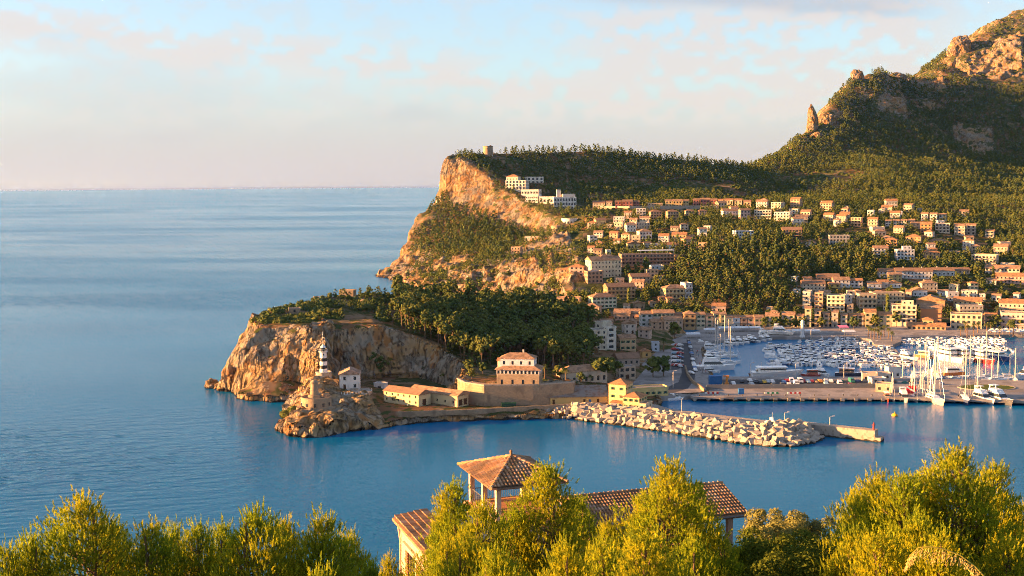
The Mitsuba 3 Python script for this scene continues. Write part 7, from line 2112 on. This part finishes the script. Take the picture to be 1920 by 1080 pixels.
part(rw, 'ridge_tiles', rt.ply('roof_tile', color=True), kind='stuff')
Mw = rot_frame(er + U * 1.3)
part(villa, 'wing_column', MB().box(-.2, .2, .3, .7, -6, -.35, (.34, .22, .16), M=Mw).ply('plaster', color=True))
part(villa, 'wing_beam', MB().box(-8, 1.3, .25, .5, -.42, -.22, (.22, .14, .10), M=Mw).ply('painted', color=True))
part(villa, 'gutter', MB().tube([er + [0, 0, -.2], er + U * LEN + [0, 0, -.2]], .08, (.16, .15, .15)).ply('painted', color=True))
part(villa, 'wing_wall', MB().box(-LEN, -3.2, 1.0, 7.0, -9, -.25, (.56, .42, .30), M=Mw).ply('plaster', color=True))
# left house: the sunlit side wall runs towards the camera from its far top corner
fl_ = at(750, 972, 76.0)
Ml = np.eye(4)
Ml[:3, 0], Ml[:3, 1], Ml[:3, 2], Ml[:3, 3] = V_, -U, (0, 0, 1), fl_       # x along the wall (towards the camera), y into the house
mb = MB()
holes = [(2.3, 4.3, -3.6, -1.5), (5.1, 7.0, -3.6, -1.5)]
facade(mb, 9.0, -.1, holes, .3, Ml, (.48, .36, .28), base=-2.4 if False else -14)
mb.box(0, 9, .35, 5.2, -14, -.12, (.48, .36, .28), M=Ml)
part(villa, 'side_wall', mb.ply('plaster', color=True))
st = MB().box(1.2, 9.05, -.12, -.003, -14, -3.75, M=Ml)
part(villa, 'stone_facing', st.ply('stone'))
for n, (a, b, c, d) in enumerate(holes):
    wk = part(villa, 'window', unit_box('window_glass', Ml, a, b, .2, .27, c, d))
    part(wk, 'frame', MB().box((a + b) / 2 - .05, (a + b) / 2 + .05, .14, .198, c, d, (.6, .55, .5), M=Ml).ply('painted', color=True))
    for lo in (a - .62, b + .04):
        sh = MB().box(lo, lo + .58, -.09, -.003, c, d, (.22, .11, .06), M=Ml)
        for k in range(12):
            sh.box(lo + .06, lo + .52, -.12, -.093, c + .1 + k * .165, c + .2 + k * .165, (.20, .10, .055), M=Ml)
        part(wk, 'shutter', sh.ply('painted', color=True))
part(villa, 'lintel', MB().box(1.2, 8.0, -.2, -.003, -1.35, -1.1, (.55, .40, .30), M=Ml).ply('plaster', color=True))
part(villa, 'drainpipe', MB().tube([fl_ + V_ * -.1 + U * .15 + [0, 0, -.2], fl_ + V_ * .3 + U * .1 + [0, 0, -1.2], fl_ + V_ * .35 + U * .1 + [0, 0, -12]], .06, (.55, .38, .30)).ply('painted', color=True))
r0 = fl_ + U * .45 - V_ * .3
dl = np.array([*(-U[:2] * .97), .13])
dl /= np.linalg.norm(dl)
lr = part(villa, 'low_roof', (lambda mb: (slab3(mb, r0, r0 + V_ * 9.6, r0 + V_ * 9.6 + dl * 2.3, r0 + dl * 2.3, .16, (.34, .2, .12)), mb.ply('roof_tile', color=True))[1])(MB()))
mb = MB()
tiles(mb, r0 + dl * 2.3 + [0, 0, .03], V_, -dl, 9.6, 2.3)
part(lr, 'tiles', mb.ply('roof_tile', color=True), kind='stuff')
part(villa, 'terrace_wall', MB().box(9.05, 12.0, -1.2, -.6, -14, -6.0, M=Ml).ply('stone'))


# near pines: upright shoots set with needles on a limbed trunk
def pine_kind(name, seed, n_tip, per, wide, tall=7.0):
    rg = np.random.default_rng(seed)
    tips, normals = [], []
    for i in range(n_tip):
        t = ((i + .5) / n_tip) ** .8
        z = tall * (1.0 - t * .82) - .25
        R = wide * .96 * min(1, (t * 1.25)) ** .52 * rg.uniform(.72, 1.08) * (.35 + .75 * meshkit.noise(np.array([math.cos(i * 2.4) * 2 + seed, math.sin(i * 2.4) * 2, z * .8]), seed) + .2)
        if rg.random() < .35:
            R *= rg.uniform(.35, .8)
        a = i * 2.39996 + rg.uniform(-.3, .3)
        tips.append((R * math.cos(a), R * math.sin(a), z + rg.normal() * .15))
        normals.append((math.cos(a) * .55, math.sin(a) * .55, .85))
    tips, normals = np.array(tips), np.array(normals)
    mb = MB()
    z = np.linspace(-2.5, tall * .95, 9)
    wob = np.cumsum(rg.normal(scale=.06, size=(9, 2)), 0)
    mb.tube(np.column_stack([wob, z]), np.linspace(.16, .03, 9), seg=6)
    for c in tips[rg.permutation(n_tip)[: n_tip * 2 // 3]]:
        zb = max(-1.0, c[2] - .4 - .35 * math.hypot(c[0], c[1]))
        s = np.array([np.interp(zb, z, wob[:, 0]), np.interp(zb, z, wob[:, 1]), zb])
        mb.tube([s, s * .45 + c * .55 + [0, 0, -.12], c], [.035, .026, .010], seg=3)
    V, N = [], 0
    base = np.repeat(tips, per, 0)
    out = np.repeat(normals, per, 0)
    k = len(base)
    off = rg.normal(size=(k, 3)) * [.19, .19, .17]
    p0 = base + off
    ax = out * .35 + off * .9 + [0, 0, .95] + rg.normal(scale=.16, size=(k, 3))
    ax /= np.linalg.norm(ax, axis=1, keepdims=True)
    L = rg.uniform(.12, .30, (k, 1))
    for j in range(11):                      # needles along each shoot
        t = (j + .5) / 11
        rad = rg.normal(size=(k, 3))
        rad -= (rad * ax).sum(1, keepdims=True) * ax
        rad /= np.linalg.norm(rad, axis=1, keepdims=True)
        b = p0 + ax * L * t
        d = ax * .95 + rad * (.62 - .30 * t)
        tip = b + d * rg.uniform(.065, .105, (k, 1))
        sd = np.cross(d, rg.normal(size=(k, 3)))
        sd /= np.linalg.norm(sd, axis=1, keepdims=True)
        V.append(np.stack([b - sd * .017, b + sd * .017, tip], 1).reshape(-1, 3))
    V = np.vstack(V)
    scene[name] = {'type': 'shapegroup', 'trunk': mb.ply('bark'), 'needles': mikit.ply((V, np.arange(len(V)).reshape(-1, 3)), 'needles')}
    used_keys.add(name)
    return name


NEAR_PINE = [pine_kind('kind_near_pine_1', 101, 190, 26, 1.9), pine_kind('kind_near_pine_2', 102, 160, 26, 1.6), pine_kind('kind_near_pine_3', 103, 210, 26, 2.3)]
NP = ((8, 1012, 40, .8, 'dark pine tip cut off by the left edge'), (55, 985, 41, .9, 'narrow pine second from the left edge'), (153, 922, 42, 1.25, 'tall pine highest of the left clump'), (215, 966, 46, .75, 'dark slim pine behind the tall one of the left clump'), (285, 966, 43, 1.05, 'rounded pine right of the tall one of the left clump'),
      (325, 975, 47, .7, 'slim dark pine in the middle of the left clump'), (370, 968, 44, .8, 'narrow pine with a lone top shoot in the left clump'), (418, 968, 45, .85, 'pine between two higher tops in the left clump'), (480, 943, 42, 1.1, 'pine with bright upright shoots in the left clump'), (535, 962, 45, .8, 'dark pine behind the right end of the left clump'),
      (605, 952, 43, 1.15, 'pine at the right end of the left clump'), (655, 990, 46, .8, 'dark pine leaning out over the water'), (692, 1040, 44, .6, 'small dark pine top beside open water'), (598, 1045, 31, .65, 'small bright green pine top at the bottom edge'),
      (728, 1035, 62, .7, 'thin pine in front of the sunlit villa wall'), (832, 950, 62, .75, 'upright pine before the low villa roof'), (848, 893, 58, 1.15, 'tall pine left of the roof tower'), (905, 935, 52, 1.0, 'bushy pine under the roof tower'), (962, 945, 56, 1.0, 'pine right of the railing of the roof tower'),
      (1026, 858, 57, 1.35, 'tall pine covering the right of the roof tower'), (1085, 925, 62, 1.0, 'dark pine before the tiled wing'), (1145, 965, 47, .8, 'pine left of the big bright pine'), (1205, 925, 48, .8, 'left shoulder of pine beside the big bright pine'), (1258, 856, 46, 1.25, 'big bright pine in the middle of the picture'),
      (1303, 925, 48, .8, 'pine touching the big bright pine on its right'), (1058, 998, 36, .9, 'bright young pine at the bottom middle'), (930, 1020, 33, .9, 'bright yellow green pine top under the roof tower'), (1215, 985, 34, 1.2, 'bright young pine in front of the big pine'), (1300, 995, 42, 1.0, 'pine below the end of the tiled wing'),
      (1345, 985, 45, .8, 'pine reaching up to the tiled eave'), (1380, 1015, 48, .8, 'dark pine under the wing column'), (835, 1000, 50, .8, 'pine low before the low villa roof'), (880, 1000, 42, 1.0, 'pine between the villa and the bright top'), (1130, 1010, 40, 1.0, 'dense pine at the bottom behind the young ones'),
      (1605, 908, 52, .9, 'narrow pine at the left of the right clump'), (1645, 880, 47, 1.05, 'pine behind the left of the right clump'), (1692, 878, 45, 1.25, 'broad pine in the middle of the right clump'), (1742, 888, 47, 1.05, 'pine below the highest top of the right clump'), (1792, 832, 46, 1.3, 'highest pine of the right clump'),
      (1860, 858, 50, 1.0, 'slim dark pine right of the highest one'), (1905, 930, 52, 1.1, 'dark pine cut off by the right edge'), (1600, 985, 43, 1.0, 'pine low at the left of the right clump'), (1655, 985, 40, 1.2, 'bushy pine at the bottom of the right clump'), (1765, 985, 39, 1.1, 'young pine with bright tips before the shaded ones'),
      (1830, 965, 46, 1.3, 'shaded pine behind the reed plume'), (1890, 1000, 42, 1.2, 'shaded pine in the bottom right corner'), (1560, 1000, 50, .7, 'small pine at the left foot of the right clump'), (1720, 960, 42, 1.0, 'pine in front of the broad pine'))
for n, (px, py, D, w, lab) in enumerate(NP):
    p = at(px, py, D)
    tall = 7.0
    sz = min(1.25, max(.85, (p[2] - float(bank(p[0], p[1]))) / 8.0))
    k = thing('near_pine', lab, 'pine tree')
    S_ = np.eye(4)
    S_[:3, :3] = frame(0, 0, 0, rnd.uniform(0, 360))[:3, :3] @ np.diag([w, w, 1.0])
    S_[:3, 3] = (p[0], p[1], p[2] - tall - .33)
    scene[k] = {'type': 'instance', 'g': {'type': 'ref', 'id': NEAR_PINE[n % 3]}, 'to_world': T(S_.tolist())}
# grey green bushes and undergrowth between the clumps
rg = np.random.default_rng(5)
for s in (1, 2):
    C = rg.normal(size=(16, 3)) * [.75, .75, .55] + [0, 0, 1.3]
    scene[f'kind_olive_{s}'] = {'type': 'shapegroup', 'trunk': MB().tube([(0, 0, -1.5), (.1, 0, .3), (0, .1, 1.2)], [.1, .08, .05]).ply('bark'), 'leaves': mikit.ply(clumps(rg, C, rg.uniform(.3, .55, 16), 420, .055, False), 'olive_leaf')}
scene['olive_leaf'] = {'type': 'principledthin', 'base_color': rgb((.22, .22, .07)), 'roughness': .5, 'diff_trans': .6}
scene['broad_leaf'] = {'type': 'principledthin', 'base_color': rgb((.10, .13, .02)), 'roughness': .5, 'diff_trans': .6}
used_keys.update(('olive_leaf', 'broad_leaf'))
C = rg.normal(size=(22, 3)) * [1.1, 1.1, .4] + [0, 0, .7]
scene['kind_bush'] = {'type': 'shapegroup', 'leaves': mikit.ply(clumps(rg, C, rg.uniform(.4, .65, 22), 300, .06, False), 'broad_leaf')}
for px, py, D, s, kd, lab in ((1442, 975, 66, 1.25, 'kind_olive_1', 'pale olive bush left of its smaller twin near the water'), (1470, 990, 64, 1.0, 'kind_olive_2', 'low olive bush against the bigger olive bush'), (1520, 993, 66, 1.05, 'kind_olive_2', 'pale olive bush standing free against the water'),
                              (1420, 1015, 60, 1.2, 'kind_bush', 'dark green bush under the olive bushes'), (1470, 1015, 58, 1.3, 'kind_bush', 'dark leafy bush in the middle of the gap'), (1520, 1020, 56, 1.3, 'kind_bush', 'dark leafy bush at the right of the gap'), (1450, 1048, 46, 1.2, 'kind_bush', 'leafy bush with yellowish tips at the bottom edge'), (1500, 1052, 44, 1.1, 'kind_bush', 'leafy bush at the bottom edge beside the right clump'),
                              (1560, 1040, 46, 1.2, 'kind_bush', 'leafy bush at the foot of the right clump')):
    p = at(px, py, D)
    h = 1.75 if 'olive' in kd else 1.6
    plant(thing('bush', lab, 'bush'), kd, (p[0], p[1], p[2] - h * s), s)
for n in range(260):
    x, y = rnd.uniform(-28, 34), rnd.uniform(26, 80)
    px_, py_ = project(np.array([[x, y, float(bank(x, y)) + 2.2]]))
    if py_[0] < 1010 or (690 < px_[0] < 740 and y > 50):
        continue
    plant(f'undergrowth__{n:03d}', 'kind_bush', (x, y, float(bank(x, y)) - .2), rnd.uniform(.7, 1.3))
labels['undergrowth'] = {'label': 'low leafy undergrowth on the near slope under the pines', 'category': 'undergrowth', 'kind': 'stuff'}
# agave-like spikes behind the olive bush
k = thing('spiky_plant', 'pale spiky leaves rising behind the olive bush', 'plant')
p = at(1402, 1003, 68)
for n in range(9):
    a = math.radians(-60 + n * 15)
    L = .85
    q = [p + [math.sin(a) * L * t * .7, rnd.uniform(-.1, .1) * t, math.cos(a) * L * t - .25 * t * t] for t in (0, .35, .7, 1.0)]
    put(key_for(k + '__leaf'), MB().tube(q, [.06, .06, .04, .01], (.24, .23, .08), seg=5).ply('painted', color=True))
# reed plume arching in from the lower right corner, very near the camera
k = thing('reed_plume', 'golden reed plume drooping into the lower right corner', 'reed')
pts = [at(px, py, 6.0 - .0 * i) for i, (px, py) in enumerate(((1880, 1125), (1852, 1088), (1828, 1062), (1800, 1041), (1772, 1030), (1745, 1025), (1722, 1027), (1706, 1042), (1702, 1060)))]
pts = np.array(pts)
put(k + '__stem', MB().tube(pts, np.linspace(.0045, .0015, 9), (.40, .30, .04), seg=6).ply('painted', color=True, smooth=True))
sp = MB()
cum = np.r_[0, np.cumsum(np.linalg.norm(np.diff(pts, axis=0), axis=1))]
for n in range(34):
    t = .30 + .70 * n / 33
    q = np.array([np.interp(t * cum[-1], cum, pts[:, c]) for c in range(3)])
    reach = .085 * math.sin(math.pi * min(.85, max(.16, (1.10 - t) / .75))) * rnd.uniform(.6, 1.1)
    lean = np.array([-.30 + rnd.gauss(0, .10), rnd.gauss(0, .12), -1.0])
    lean /= np.linalg.norm(lean)
    sp.tube([q, q + lean * reach * .5 + [-.004, 0, .004], q + lean * reach], .0005, (.40, .30, .08), seg=3)
    for m_ in range(16):
        o = q + lean * reach * rnd.uniform(.1, 1.0) + np.array([rnd.gauss(0, .004), rnd.gauss(0, .004), 0])
        d = lean + np.array([rnd.gauss(0, .28), rnd.gauss(0, .28), 0])
        d /= np.linalg.norm(d)
        L = rnd.uniform(.008, .015)
        sp.tube([o, o + d * L * .5, o + d * L], [.0004, .0016, .0003], np.array((.48, .33, .09)) * rnd.uniform(.7, 1.1), seg=4)
put(k + '__spikelets', sp.ply('painted', color=True), kind='stuff')
q = np.array([at(px, py, 6.05) for px, py in ((1800, 1050), (1812, 1062), (1826, 1080), (1840, 1100))])
put(k + '__leaf', MB().tube(q, [.002, .004, .004, .002], (.38, .30, .05), seg=4).ply('painted', color=True))

# ---------------------------------------------------------------- air: thin evening haze over land and sea
scene['air'] = {'type': 'homogeneous', 'albedo': {'type': 'rgb', 'value': [0.85, 0.92, 0.97]}, 'sigma_t': {'type': 'rgb', 'value': [0.6e-5, 1.0e-5, 1.9e-5]}, 'phase': {'type': 'hg', 'g': 0.82}}
scene['haze'] = {'type': 'cube', 'to_world': T().translate([0, 500, 318]) @ T().scale([95000, 95000, 325]), 'bsdf': {'type': 'null'}, 'interior': {'type': 'ref', 'id': 'air'}}
scene['camera']['medium'] = {'type': 'ref', 'id': 'air'}
labels['haze'] = {'kind': 'stuff', 'label': 'thin evening haze over the bay and the hills', 'category': 'haze'}
